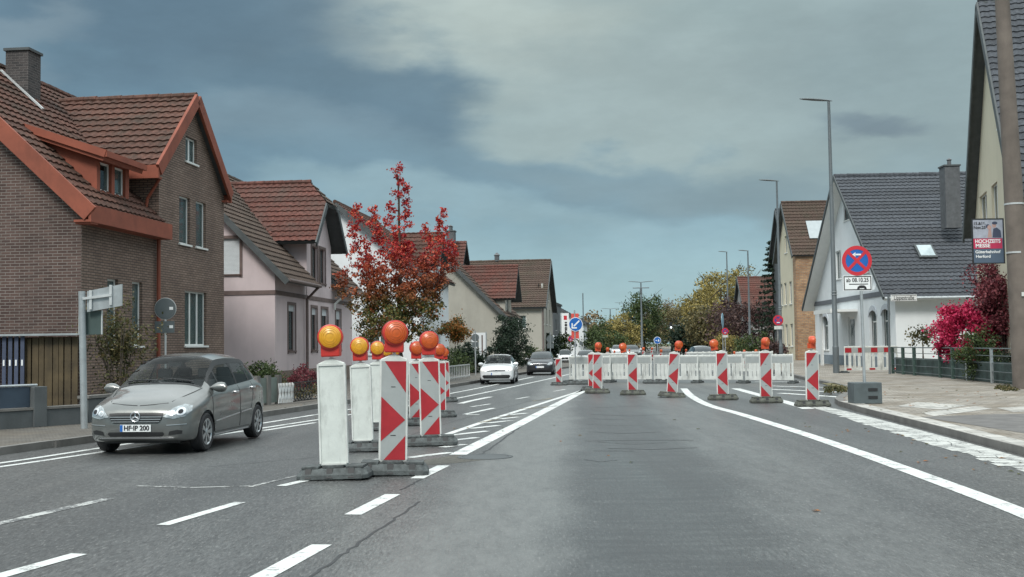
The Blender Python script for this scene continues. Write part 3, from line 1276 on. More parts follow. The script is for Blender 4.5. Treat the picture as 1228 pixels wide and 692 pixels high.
def barge(mb, p, q, w, h, y0=None):
    mb.beam(p, q, w, h)


f_.beam((-.38, EV - .04, 4.98), (-.38, RY, 4.98 + (RY - EV) * sl1), .10, .42)
f_.box(-.36, -.003, EV - .05, -.02, 4.74, 4.82)
f_.build('verge_board', M['fascia'], h1)
f_ = MB()
for sgn in (-1, 1):
    f_.beam((CX + sgn * .02, CO - .04, CZ - .08), (CX + sgn * 2.9, CO - .04, CE - .12), .09, .36)
    f_.box(CX + sgn * 2.9 - .05, CX + sgn * 2.9 + .05, CO - .05, 1.5, CE - .36, CE + .02)
    a, b = sorted((CX + sgn * 2.6, CX + sgn * 2.88))
    f_.box(a, b, CO, FY - .003, CE - .36, CE - .30)
f_.build('gable_fascia', M['fascia'], h1)
# shed dormer on the front slope
dm = MB().mat(M['fascia'])
DX0, DX1, DY = 1.5, 3.4, .35
zf = EA + (DY - EV) * sl1
DT, DB = 6.78, 3.3
DH = [(.18, .84, zf + .10, DT - .14), (1.02, 1.68, zf + .10, DT - .14)]
wall(dm, (DX0, DY), (DX1, DY), DT, DH, z0=zf - .35)
yc = EV + (7.55 - EA) / sl1
dm.add([(DX0, DY, zf - .2), (DX0, DY, DT), (DX0, 2.1, 7.25)], [(0, 1, 2)])
dm.add([(DX1, DY, zf - .2), (DX1, DY, DT), (DX1, 2.1, 7.25)], [(0, 1, 2)])
do = dm.build('dormer', None, h1)
for hh in DH:
    window(do, (DX0, DY), (DX1, DY), hh, cols=1, curtain=.3, sill=None)
dr = MB().mat(M['tile_br'])
roof_slope(dr, [(DX0 - .25, DY - .35, DT - .02), (DX1 + .2, DY - .35, DT - .02), (DX1 + .2, 2.45, 7.62), (DX0 - .25, 2.45, 7.62)], (1, 0, 0), under=M['fascia'], thick=.2)
dr.mat(M['fascia'])
dr.beam((DX0 - .28, DY - .38, DT - .03), (DX0 - .28, 2.3, 7.55), .08, .20)
dr.beam((DX0 - .30, DY - .38, DT - .03), (DX1 + .25, DY - .38, DT - .03), .08, .16)
dr.build('dormer_roof', None, do)
chimney(h1, 4.6, 4.2, 8.4, 10.45, .7, .7, 'brick_dk', pots=0)
fl = MB()
fl.beam((4.1, 3.3, EA + 3.7 * sl1 + .12), (4.1, 4.6, EA + 4.98 * sl1 + .12), .10, .05)
fl.build('flashing', M['sign_rim'], h1)
drain(h1, [(4.36, -.10, 4.9), (4.36, -.10, .1)], .06, 'fascia')
drain(h1, [(4.30, -.16, 6.55), (4.40, .25, 6.0), (4.40, .3, 5.75)], .045, 'fascia')
# stained shelf roof of the yard fence against the gable
# ------------------------------------------------------------------ yard: wooden plank fence etc. in front of house 1
yard_y = 24.4


def yx(px):
    return AT(px, yard_y).x


pf = thing('plank_fence', 'upright yellowish wooden planks standing against the dark brick yard wall', 'fence', AT(46, yard_y + .6))
m = MB()
x = -.70
rr = random.Random(3)
ww = [.11, .13, .16, .09, .14, .11, .17, .12, .10, .14, .13]
for w_ in ww:
    m.box(x, x + w_, 0, .035, .3, 1.92 + rr.uniform(-.02, .02))
    x += w_ + rr.uniform(.005, .03)
m.build('planks', M['plank'], pf, bevel=.004)
bf = thing('slat_fence', 'dark blue grey slat fence with small white clips at the left edge', 'fence', AT(-4, yard_y + .5))
m = MB()
for k in range(16):
    m.box(-1.5 + k * .135, -1.5 + k * .135 + .085, 0, .03, .2, 1.95)
m.build('slats', M['blueslat'], bf)
m = MB()
for k in range(16):
    for z in (1.3, .68):
        m.box(-1.5 + k * .135 + .025, -1.5 + k * .135 + .06, -.012, -.001, z, z + .13)
m.build('clips', M['white'], bf)
bw = thing('yard_wall', 'dark brick yard wall under a thin metal ledge, left of the grey post', 'wall', AT(50, yard_y + .9))
m = MB()
m.box(-3.2, .87, 0, .12, 0, 1.93)
m.build('brickwork', M['brick'], bw)
m = MB()
m.box(-3.2, 1.0, -.5, .25, 1.955, 2.0)
m.build('ledge', M['zinc'], bw)
lw = thing('low_garden_wall', 'low dark stone wall with blue mesh panels and grey posts along the left pavement', 'garden wall', G(20, 518, .11), 0)
p0, p1 = G(-90, 522, .11), G(104, 508, .11)
lw.location = p0
dv = p1 - p0
lw.rotation_euler = (0, 0, math.atan2(dv.y, dv.x))
Ln = dv.length
m = MB()
m.box(0, Ln, 0, .25, 0, .34)
m.build('base_wall', M['conc2'], lw)
m = MB()
m.box(0, Ln, -.02, .27, .345, .39)
m.build('coping', M['kerb'], lw)
for u in (Ln - 1.05, 0.3):
    m = MB()
    m.box(u - .14, u + .14, -.04, .22, 0, .80)
    m.build('post', M['conc2'], lw, bevel=.01)
m = MB()
m.box(.46, Ln - 1.2, .10, .13, .40, .80)
m.build('panel', M['bluepanel'], lw)
m = MB()
m.tube([(.3, .1, .83), (Ln - 1.05, .1, .83)], .025)
m.build('rail', M['zinc'], lw)


def flat_wall_between(name, label, cat, a, b, h, th, m, extra=None):
    o = thing(name, label, cat, a)
    d = b - a
    o.rotation_euler = (0, 0, math.atan2(d.y, d.x))
    q = MB()
    q.box(0, d.length, 0, th, 0, h)
    q.build('base_wall', M[m], o, bevel=.01)
    q = MB()
    q.box(-.03, d.length + .03, -.03, th + .03, h + .002, h + .06)
    q.build('coping', M['kerb'], o)
    return o


flat_wall_between('front_garden_wall', 'grey front garden wall behind the silver car under the bare climbing shrub', 'garden wall', G(106, 507, .11), G(292, 486, .11), .5, .22, 'conc2')

# ------------------------------------------------------------------ house 2: lilac render
h2 = house('rendered_house', 'pale lilac rendered house with brown bands and half hipped cross gable', 330, 42, 4.5)
E2, Y2, R2Y, R2Z = 4.15, -.6, 4.4, 9.3
s2 = (R2Z - E2) / (R2Y - Y2)
LX = 13.0


def z2f(y):
    return E2 + (min(y, 2 * R2Y - y) - Y2) * s2


w2 = MB()
gh = [(8.8 - 2.5, 8.8 - 1.35, 4.4, 5.75)]
wall(w2, (0, 8.8), (0, 0), [(0, z2f(8.8) - .1), (4.4, z2f(4.4) - .12), (8.8, z2f(0) - .1)], gh)
gw = [(1.75, 2.75, 1.5, 3.3), (5.2, 6.1, 1.5, 3.3), (6.9, 8.0, 1.5, 3.3), (9.6, 10.6, 1.5, 3.3)]
wall(w2, (0, 0), (4.5, 0), z2f(0) - .1, gw[:1])
uw = [(.75, 1.75, 4.4, 5.9), (2.1, 3.1, 4.4, 5.9)]
wall(w2, (4.5, -.02), (8.7, -.02), [(0, 6.1), (1.2, 7.6), (3.0, 7.6), (4.2, 6.1)], [(gw[1][0] - 4.5, gw[1][1] - 4.5, 1.5, 3.3), (gw[2][0] - 4.5, gw[2][1] - 4.5, 1.5, 3.3)] + uw)
wall(w2, (8.7, 0), (LX, 0), z2f(0) - .1, [(gw[3][0] - 8.7, gw[3][1] - 8.7, 1.5, 3.3)])
wall(w2, (4.5, 2.5), (4.5, -.02), 6.1, z0=4)
wall(w2, (8.7, -.02), (8.7, 2.5), 6.1, z0=4)
wall(w2, (LX, 0), (LX, 8.8), [(0, z2f(0) - .1), (4.4, z2f(4.4) - .12), (8.8, z2f(8.8) - .1)])
wall(w2, (LX, 8.8), (0, 8.8), z2f(8.8) - .1)
w2.build('wall', M['pl_pink'], h2)
m = MB()
m.box(-.03, -.001, -.03, 8.8, 3.62, 3.78)
m.box(-.03, 4.498, -.035, -.001, 3.62, 3.78)
m.box(4.502, 8.698, -.055, -.021, 3.62, 3.78)
m.box(8.702, LX + .03, -.035, -.001, 3.62, 3.78)
m.build('band', M['pl_band'], h2)
m = MB()
m.box(-.05, -.002, -.05, 8.8, 0, .75)
m.box(-.002, LX, -.06, -.022, 0, .75)
m.build('plinth', plain('brown_plinth', (.20, .155, .125), .85, .15, 2, bump=.2), h2)
window(h2, (0, 8.8), (0, 0), gh[0], cols=1, curtain=0, shutter=1.0, sill='bwood', fr='wwood', surround='pl_band')
window(h2, (0, 0), (4.5, 0), gw[0], cols=1, fr='bwood', sill='pl_band', curtain=.5, surround='pl_band', shutter=.12)
for q in gw[1:3]:
    window(h2, (4.5, -.02), (8.7, -.02), (q[0] - 4.5, q[1] - 4.5, 1.5, 3.3), cols=1, fr='bwood', sill='pl_band', curtain=.5, surround='pl_band', shutter=.15)
window(h2, (8.7, 0), (LX, 0), (gw[3][0] - 8.7, gw[3][1] - 8.7, 1.5, 3.3), cols=1, fr='bwood', sill='pl_band', curtain=.5, surround='pl_band', shutter=.2)
for q in uw:
    window(h2, (4.5, -.02), (8.7, -.02), q, cols=2, fr='bwood', sill='pl_band', curtain=.5, surround='pl_band')
r_ = MB().mat(M['tile_grey'])
roof_slope(r_, [(-.4, Y2, E2), (4.4, Y2, E2), (4.4, R2Y, R2Z), (-.4, R2Y, R2Z)], (1, 0, 0), under=M['dkwood'])
roof_slope(r_, [(8.8, Y2, E2), (LX + .4, Y2, E2), (LX + .4, R2Y, R2Z), (8.8, R2Y, R2Z)], (1, 0, 0), under=M['dkwood'])
roof_slope(r_, [(4.4, 1.2, E2 + 1.8 * s2), (8.8, 1.2, E2 + 1.8 * s2), (8.8, R2Y, R2Z), (4.4, R2Y, R2Z)], (1, 0, 0), under=M['dkwood'])
roof_slope(r_, [(-.4, 2 * R2Y - Y2, E2), (LX + .4, 2 * R2Y - Y2, E2), (LX + .4, R2Y, R2Z), (-.4, R2Y, R2Z)], (1, 0, 0), seg=2, under=M['dkwood'])
ridge(r_, (-.4, R2Y, R2Z), (LX + .4, R2Y, R2Z))
r_.mat(M['tile_red'])
GX, GZ, GE, GO = 6.5, 8.75, 5.95, -.6
hipz = 7.75
for sgn in (-1, 1):
    xe = GX + sgn * 2.75
    hx = GX + sgn * 2.75 * (GZ - hipz) / (GZ - GE)
    yr = Y2 + (GZ - E2) / s2 + .15
    ye = Y2 + (GE - E2) / s2 + .15
    roof_slope(r_, [(GX, .35, GZ), (hx, GO, hipz), (xe, GO, GE), (xe, ye, GE), (GX, yr, GZ)], (0, 1, 0), under=M['dkwood'])
r_.mat(M['tile_grey'])
hx = 2.75 * (GZ - hipz) / (GZ - GE)
roof_slope(r_, [(GX, .35, GZ), (GX - hx, GO, hipz), (GX + hx, GO, hipz)], (1, 0, 0), under=M['dkwood'])
r_.mat(M['tile_red'])
ridge(r_, (GX, .3, GZ + .03), (GX, 4.0, GZ + .03))
ridge(r_, (4.1, 1.35, 6.3), (5.9, 3.6, 8.3), .08)
r_.build('roof', None, h2)
m = MB()
for sgn in (-1, 1):
    m.beam((GX + sgn * hx, GO - .03, hipz - .12), (GX + sgn * 2.8, GO - .03, GE - .14), .06, .24)
    m.build('barge_board', M['dkwood'], h2)
    m = MB()
m.beam((-.42, Y2, E2 - .12), (-.42, R2Y, R2Z - .12), .06, .22)
m.build('barge_board', M['dkwood'], h2)
gutter(h2, (-.4, Y2 - .05, E2 - .02), (4.3, Y2 - .05, E2 - .02), .07, 'pipe')
gutter(h2, (8.9, Y2 - .05, E2 - .02), (LX + .4, Y2 - .05, E2 - .02), .07, 'pipe')
drain(h2, [(4.2, Y2, E2 - .05), (4.15, -.12, E2 - .55), (4.15, -.12, .1)], .06)
drain(h2, [(9.2, Y2, E2 - .1), (8.95, -.12, E2 - .6), (8.95, -.12, 3.3)], .05, 'w_plastic')
chimney(h2, 1.6, 4.4, 8.8, 10.3, .6, .5, 'tile_br', pots=1)

# ------------------------------------------------------------------ generic gabled house
def gable_house(label, name, px, dist, ang, side, length, depth, eave, ridge_z, wallm, roofm, over=.4, win=(), gwin=(), nwin=(), seg=2, perp=False, barge_m='dkwood', frame='wwood', basem=None, course=.36, both=True):
    """ridge parallel to the street unless perp; facade at y=0, x from 0 to length (or -length to 0 on the right side)"""
    o = house(name, label, px, dist, ang, side)
    x0, x1 = (0, length) if side == 1 else (-length, 0)
    w = MB().mat(M[wallm])
    r_ = MB().mat(M[roofm])
    if not perp:
        my = depth / 2
        s_ = (ridge_z - eave) / (my + over)
        zw = eave + over * s_ - .1
        near = x0 if side == 1 else x1
        wall(w, (x0, depth), (x0, 0), [(0, zw), (my, ridge_z - .12), (depth, zw)], [h for h in gwin] if side == 1 else [])
        wall(w, (x1, 0), (x1, depth), [(0, zw), (my, ridge_z - .12), (depth, zw)], [h for h in gwin] if side == -1 else [])
        wall(w, (x0, 0), (x1, 0), zw, win)
        wall(w, (x1, depth), (x0, depth), zw)
        w.build('wall', None, o)
        for h in win:
            window(o, (x0, 0), (x1, 0), h, fr=frame)
        for h in gwin:
            if side == 1:
                window(o, (x0, depth), (x0, 0), h, fr=frame)
            else:
                window(o, (x1, 0), (x1, depth), h, fr=frame)
        for (ya, yb) in ((-over, my), (depth + over, my)):
            roof_slope(r_, [(x0 - over, ya, eave), (x1 + over, ya, eave), (x1 + over, yb, ridge_z), (x0 - over, yb, ridge_z)], (1, 0, 0), seg=seg, under=M[barge_m], course=course)
        ridge(r_, (x0 - over, my, ridge_z + .02), (x1 + over, my, ridge_z + .02))
        r_.build('roof', None, o)
        xx = x0 - over - .03 if side == 1 else x1 + over + .03
        for yy_ in (-over, depth + over):
            g = MB()
            g.beam((xx, yy_, eave - .12), (xx, my, ridge_z - .12), .05, .24)
            g.build('barge_board', M[barge_m], o)
    else:
        mx_ = (x0 + x1) / 2
        hl = length / 2
        s_ = (ridge_z - eave) / (hl + over)
        zw = eave + over * s_ - .1
        wall(w, (x0, 0), (x1, 0), [(0, zw), (hl, ridge_z - .12), (length, zw)], win)
        if side == 1:
            wall(w, (x0, depth), (x0, 0), zw, nwin)
            wall(w, (x1, 0), (x1, depth), zw)
        else:
            wall(w, (x0, depth), (x0, 0), zw)
            wall(w, (x1, 0), (x1, depth), zw, nwin)
        wall(w, (x1, depth), (x0, depth), [(0, zw), (hl, ridge_z - .12), (length, zw)])
        w.build('wall', None, o)
        for h in win:
            window(o, (x0, 0), (x1, 0), h, fr=frame)
        for h in nwin:
            if side == 1:
                window(o, (x0, depth), (x0, 0), h, fr=frame)
            else:
                window(o, (x1, 0), (x1, depth), h, fr=frame)
        for (xa, xb) in ((x0 - over, mx_), (x1 + over, mx_)):
            roof_slope(r_, [(xa, -over, eave), (xa, depth + over, eave), (xb, depth + over, ridge_z), (xb, -over, ridge_z)], (0, 1, 0), seg=seg, under=M[barge_m], course=course)
        ridge(r_, (mx_, -over, ridge_z + .02), (mx_, depth + over, ridge_z + .02))
        r_.build('roof', None, o)
        for xa in (x0 - over, x1 + over):
            g = MB()
            g.beam((xa, -over - .04, eave - .14), (mx_, -over - .04, ridge_z - .14), .06, .28)
            g.build('barge_board', M[barge_m], o)
    return o


# left side, farther on
h3 = gable_house('white house half hidden behind the red leaved tree', 'white_house', 504, 60, 6, 1, 9.5, 9, 5.4, 9.4, 'pl_white', 'tile_br', win=[(1.2, 2.4, 1.2, 2.6), (5.2, 6.4, 1.2, 2.6), (1.6, 2.8, 3.9, 5.1)], gwin=[(2.0, 3.2, 3.6, 5.0), (6.2, 7.4, 1.2, 2.6)])
cg = MB().mat(M['tile_br'])
roof_slope(cg, [(3.4, -.5, 6.2), (3.4, 2.0, 6.2), (5.2, 2.6, 8.2), (5.2, -.5, 8.2)], (0, 1, 0), seg=2, under=M['dkwood'])
roof_slope(cg, [(7.0, -.5, 6.2), (7.0, 2.0, 6.2), (5.2, 2.6, 8.2), (5.2, -.5, 8.2)], (0, 1, 0), seg=2, under=M['dkwood'])
cgo = cg.build('dormer_roof', None, h3)
cg = MB()
wall(cg, (3.7, -.05), (6.7, -.05), [(0, 6.35), (1.5, 7.95), (3.0, 6.35)], [(1.0, 2.0, 5.3, 6.4)], z0=4)
wall(cg, (3.7, 2), (3.7, -.05), 6.35, z0=5)
cg.build('dormer_wall', M['pl_white'], cgo)
window(cgo, (3.7, -.05), (6.7, -.05), (1.0, 2.0, 5.3, 6.4), curtain=.3)
sideh = gable_house('white rendered gable between the lilac house and the red leaved tree', 'white_house', 424, 66, 5, 1, 8, 8, 5.2, 9.3, 'pl_white', 'tile_br', gwin=[(3, 4.2, 4, 5.4)])

h4 = gable_house('beige rendered house with red tiled cross gable behind the white car', 'beige_house', 602, 75, 6.5, 1, 9, 9.4, 3.5, 8.6, 'pl_beige', 'tile_bw', gwin=[(3.4, 5.2, 3.55, 4.9), (.6, 1.7, 1, 2.2)], win=[(1.5, 2.5, 1.1, 2.4)])
cg = MB().mat(M['tile_red'])
roof_slope(cg, [(1.2, -.8, 4.75), (1.2, 1.2, 4.75), (3.4, 3.6, 7.1), (3.4, -.8, 7.1)], (0, 1, 0), seg=2, under=M['dkwood'])
roof_slope(cg, [(5.6, -.8, 4.75), (5.6, 1.2, 4.75), (3.4, 3.6, 7.1), (3.4, -.8, 7.1)], (0, 1, 0), seg=2, under=M['dkwood'])
ridge(cg, (3.4, -.8, 7.12), (3.4, 3.6, 7.12))
cgo = cg.build('cross_gable_roof', None, h4)
cg = MB()
wall(cg, (1.5, -.05), (5.3, -.05), [(0, 4.95), (1.9, 6.9), (3.8, 4.95)], [(.8, 2.6, 3.4, 4.8)], z0=0)
wall(cg, (1.5, 2), (1.5, -.05), 4.95, z0=3.2)
cg.build('cross_gable_wall', M['pl_beige'], cgo)
window(cgo, (1.5, -.05), (5.3, -.05), (.8, 2.6, 3.4, 4.8), curtain=.5)
cg = MB().mat(M['tile_red'])
roof_slope(cg, [(5.2, 3.4, 7.2), (5.2, 8, 7.2), (7.2, 8, 9.3), (7.2, 3.4, 9.3)], (0, 1, 0), seg=2, under=M['dkwood'])
roof_slope(cg, [(9.2, 3.4, 7.2), (9.2, 8, 7.2), (7.2, 8, 9.3), (7.2, 3.4, 9.3)], (0, 1, 0), seg=2, under=M['dkwood'])
cg.build('rear_gable_roof', None, h4)
chimney(h4, 6.2, 4.4, 8.2, 9.9, .7, .6, 'slate', pots=2)

h5 = gable_house('large beige house with wide brown roof and gable towards the street', 'gabled_house', 650, 95, 6.2, 1, 12.6, 9, 4.75, 9.2, 'pl_beige', 'tile_bw', perp=True,
                 win=[(2.2, 3.2, 5.6, 6.9), (5.0, 6.0, 5.6, 6.9), (7.2, 8.2, 5.6, 6.9), (1.4, 2.4, 3.4, 4.8), (5, 6, 3.4, 4.8), (8.6, 9.6, 3.4, 4.8), (1.4, 2.4, .9, 2.3), (5, 6, .9, 2.3), (8.6, 9.6, .9, 2.3)],
                 nwin=[(9 - 2.6, 9 - 1.3, 3.0, 4.1)])
m = MB()
m.lathe([(.22, 9.2), (.22, 9.7), (.3, 9.75), (.05, 10)], 8, T((6.3, 4.5, 0)))
m.build('vent', M['lead'], h5)
drain(h5, [(-.05, -.12, 4.8), (-.05, -.12, .1)], .06)
h6 = gable_house('dark slate clad house behind the white banner', 'slate_house', 664, 122, 7, 1, 11, 9, 6.2, 6.9, 'slate', 'slate', win=[(3, 4, 3.2, 4.4)], over=.15)
m = MB()
m.box(-.02, 11.02, -.03, -.002, 0, 2.6)
m.box(-.03, -.002, 0, 9, 0, 2.6)
m.build('ground_floor_wall', M['pl_white'], h6)
h7 = gable_house('small white house with dark roof beyond the blue arrow sign', 'white_house', 700, 150, 7, 1, 9, 9, 4.4, 7.2, 'pl_white', 'tile_anth', win=[(2, 3.2, 1.2, 2.6)], gwin=[(2, 3.5, 2.2, 3.8)])

# ------------------------------------------------------------------ right side
r2 = house('white_corner_house', 'white rendered house with dark tiled roof, arched windows and grey chimney', 1075, 58, 2.4, -1)
LW = 18.3
E_, RZz, OV = 3.75, 11.45, .55
half = LW / 2
ss = (RZz - E_) / (half + OV)
zw = E_ + OV * ss - .12
w = MB().mat(M['pl_white'])


def X2(x):
    return x + LW


h2u = [(X2(-12.2), X2(-10.9), 5.4, 7.15), (X2(-5.9), X2(-4.6), 5.4, 6.8), (X2(-9.9), X2(-8.4), 8.8, 10.0)]
h2g = [(X2(-16.2), X2(-14.6), 1.0, 3.2), (X2(-13.3), X2(-12.2), 1.0, 3.2), (X2(-4.9), X2(-3.4), 1.0, 3.25), (X2(-2.5), X2(-1.0), 1.0, 3.25)]
door = (X2(-9.6), X2(-8.1), .15, 3.0)
wall(w, (-LW, 0), (0, 0), [(0, zw), (half, RZz - .12), (LW, zw)], h2u + h2g + [door])
wall(w, (0, 0), (0, 14), zw)
wall(w, (-LW, 14), (-LW, 0), zw)
wall(w, (0, 14), (-LW, 14), [(0, zw), (half, RZz - .12), (LW, zw)])
w.build('wall', None, r2)
for h in h2u:
    window(r2, (-LW, 0), (0, 0), h, fr='bwood' if h[2] > 8 else 'wwood', curtain=.4)
for h in h2g:
    wo = window(r2, (-LW, 0), (0, 0), h, fr='wwood', curtain=.5, transom=True, rec=.2)
    a = MB()      # arched head above the opening
    cx_ = (h[0] + h[1]) / 2 - LW
    hw_ = (h[1] - h[0]) / 2
    pts = [(cx_ - hw_ - .1, h[3] - .35)]
    pts += [(cx_ + (hw_ + .1) * math.cos(t), h[3] - .35 + .62 * math.sin(t)) for t in [math.pi - k * math.pi / 12 for k in range(1, 12)]]
    pts += [(cx_ + hw_ + .1, h[3] - .35), (cx_ + hw_, h[3] - .35)]
    pts += [(cx_ + hw_ * math.cos(t), h[3] - .35 + .34 * math.sin(t)) for t in [k * math.pi / 12 for k in range(1, 12)]]
    pts += [(cx_ - hw_, h[3] - .35)]
    a.prism(pts, -.05, -.002)
    a.build('arch', plain('arch_render', (.48, .51, .54), .9, .05), wo)
m = MB()
m.box(-LW - .02, .03, -.05, -.002, 3.95, 4.22)
m.box(.003, .04, -.05, .35, 3.95, 4.22)
m.build('band', plain('grey_band', (.13, .14, .155), .8, .1), r2)
m = MB()
m.box(-LW, .04, -.04, -.002, 0, .7)
m.box(.002, .04, 0, 14, 0, .5)
m.build('plinth', plain('blue_grey_plinth', (.20, .24, .27), .85, .12), r2)
m = MB()
m.box(-9.55, -8.15, .08, .12, .15, 3.0)
dd = m.build('door', M['wwood'], r2)
m = MB()
m.box(-9.35, -8.35, .06, .078, 1.3, 2.85)
m.build('pane', M['glass'], dd)
m = MB()
m.box(-11.4, -7.3, -1.5, -.003, 3.28, 3.42)
m.box(-11.5, -7.2, -1.6, -1.5, 3.22, 3.46)
m.box(-10.9, -10.75, -1.4, -1.25, 0, 3.28)
m.box(-7.75, -7.6, -1.4, -1.25, 0, 3.28)
m.box(-10.75, -10.3, -1.4, -1.33, 0.1, 3.2)
m.build('porch', M['wwood'], r2)
r_ = MB().mat(M['tile_anth'])
for xa in (-LW - OV, OV):
    roof_slope(r_, [(xa, -.7, E_), (xa, 14.4, E_), (-half, 14.4, RZz), (-half, -.7, RZz)], (0, 1, 0), seg=4 if xa > 0 else 2, under=M['wwood'], course=.36, tile=.30, thick=.16)
ridge(r_, (-half, -.7, RZz + .02), (-half, 14.4, RZz + .02), .14)
r_.build('roof', None, r2)
for xa in (-LW - OV, OV):
    m = MB()
    m.beam((xa, -.74, E_ - .02), (-half, -.74, RZz - .02), .06, .2)
    m.build('barge_board', M['dkwood'], r2)
gutter(r2, (OV + .06, -.7, E_ - .03), (OV + .06, 14.4, E_ - .03), .08)
chimney(r2, -3.1, 4.05, 7.6, 10.95, .9, .8, 'slate', pots=1)
m = MB()
u_ = Vector((OV - (-half), 0, E_ - RZz)).normalized()
cxk = -2.6
zk = E_ + (OV - cxk) * ss
mx_ = Matrix(((u_.x, 0, -u_.z, cxk), (0, 1, 0, 2.45), (u_.z, 0, u_.x, zk), (0, 0, 0, 1)))
m.box(-.62, .62, -.48, .48, .05, .17, mx_)
sk = m.build('skylight', M['dkwood'], r2)
m = MB()
m.box(-.50, .50, -.38, .38, .172, .19, mx_)
m.build('pane', plain('painted_sky_glass', (.42, .50, .52), .08, .1, spec=1), sk)  # pale sky reflection put into the pane's base colour
m = MB()
m.lathe([(.02, -.02), (.25, .02), (.40, .10)], 20, T((-1.2, -.55, 4.6)) @ Matrix.Rotation(rad(75), 4, 'X'))
m.tube([(-1.2, -.02, 4.4), (-1.2, -.5, 4.5)], .03)
m.build('satellite_dish', M['pl_white'], r2)

r1 = house('cream_house', 'tall cream rendered house with dark barge boards behind the concrete mast', 1200, 44, 15.5, -1)
HL = 6.2
w = MB().mat(M['pl_cream'])
E1, Z1, O1 = 6.25, 15.0, .8
s1_ = (Z1 - E1) / (HL + O1)
zw = E1 + O1 * s1_ - .1
hs = [(2.9 + HL, 4.3 + HL, 5.9, 7.8), (-1.0 + HL, .6 + HL, 5.9, 7.7), (1.3 + HL, 2.3 + HL, 9.6, 10.9), (-4.6 + HL, -2.4 + HL, 5.9, 7.7), (-1 + HL, 1 + HL, 1.4, 3.2), (2.9 + HL, 4.5 + HL, 1.4, 3.2)]
hs = [h for h in hs]
wall(w, (-HL, 0), (HL, 0), [(0, zw), (HL, Z1 - .12), (2 * HL, zw)], hs)
wall(w, (HL, 0), (HL, 11), zw)
wall(w, (-HL, 11), (-HL, 0), zw)
wall(w, (HL, 11), (-HL, 11), [(0, zw), (HL, Z1 - .12), (2 * HL, zw)])
w.build('wall', None, r1)
for h in hs:
    window(r1, (-HL, 0), (HL, 0), h, curtain=.5, rec=.12)
r_ = MB().mat(M['tile_anth'])
for xa in (-HL - O1, HL + O1):
    roof_slope(r_, [(xa, -.4, E1), (xa, 11.5, E1), (0, 11.5, Z1), (0, -.4, Z1)], (0, 1, 0), seg=4, under=M['dkwood'], course=.36, tile=.3, thick=.22)
ridge(r_, (0, -.4, Z1 + .02), (0, 11.5, Z1 + .02))
r_.build('roof', None, r1)
for xa in (-HL - O1, HL + O1):
    m = MB()
    m.beam((xa, -.44, E1 - .2), (0, -.44, Z1 - .2), .07, .36)
    m.build('barge_board', M['dkwood'], r1)

r3 = gable_house('tall house with ochre brick side wall and solar panel on its brown roof', 'brick_sided_house', 957, 88, 2.4, -1, 7.4, 10, 8.3, 12.95, 'pl_cream', 'tile_bw', perp=True,
                 win=[(1.0, 1.9, 1.2, 3.0), (2.6, 3.5, 1.2, 3.0), (4.6, 5.6, 1.2, 3.0), (1.0, 1.9, 4.6, 6.4), (2.6, 3.5, 4.6, 6.4), (4.6, 5.6, 4.6, 6.4), (3.3, 4.2, 8.8, 10.2)], seg=4, over=.3)
m = MB()
m.box(.003, .05, -.02, 10, 0, 8.35)
m.box(-.9, .05, -.05, -.003, 0, 8.3)
m.build('brick_side', M['brick_or'], r3)
ss3 = (12.95 - 8.3) / (3.7 + .3)
u_ = Vector((4.0, 0, -4.65)).normalized()
cxk = -1.5
mx_ = Matrix(((u_.x, 0, -u_.z, cxk), (0, 1, 0, 2.3), (u_.z, 0, u_.x, 8.3 + (.3 - cxk) * ss3), (0, 0, 0, 1)))
m = MB()
m.box(-1.0, 1.0, -1.0, 1.0, .07, .14, mx_)
m.build('solar_panel', plain('solar_collector', (.36, .40, .41), .15, .08, spec=1), r3)
r4 = gable_house('far house with red tiled roof above the dark hedge', 'red_roofed_house', 936, 128, 2, -1, 9, 14, 3.9, 9.2, 'pl_grey', 'tile_red', perp=True, over=.3)
r4.location = AT(897, 128)
r5 = gable_house('narrow dark gabled house just beyond the brick sided house', 'dark_gabled_house', 949, 104, 2.4, -1, 8, 8, 9.0, 14.3, 'slate', 'tile_anth', perp=True, win=[(1.0, 2.0, 1.2, 3.0), (4, 5, 4.6, 6.4)])


# ------------------------------------------------------------------ foliage
def leaves(centres, n_leaf, size, spread, seed, flat=.0, aspect=.7):
    """small leaf faces gathered round clump centres"""
    r = np.random.RandomState(seed)
    C_ = np.array([c[:3] for c in centres])
    wgt = np.array([c[3] if len(c) > 3 else 1.0 for c in centres])
    idx = r.choice(len(C_), n_leaf, p=wgt / wgt.sum())
    sc = np.array([c[4] if len(c) > 4 else 1.0 for c in centres])[idx][:, None]
    P = C_[idx] + r.normal(0, 1, (n_leaf, 3)) * np.array([spread, spread, spread * .8]) * sc
    a = r.normal(0, 1, (n_leaf, 3))
    a /= np.linalg.norm(a, axis=1)[:, None]
    b = r.normal(0, 1, (n_leaf, 3))
    b[:, 2] *= (1 - flat)
    b = np.cross(a, b)
    b /= np.linalg.norm(b, axis=1)[:, None] + 1e-9
    s = size * r.uniform(.55, 1.25, (n_leaf, 1))
    V = np.empty((n_leaf, 4, 3))
    V[:, 0] = P - a * s * .5
    V[:, 1] = P + b * s * aspect * .5
    V[:, 2] = P + a * s * .5
    V[:, 3] = P - b * s * aspect * .5
    return V.reshape(-1, 3)


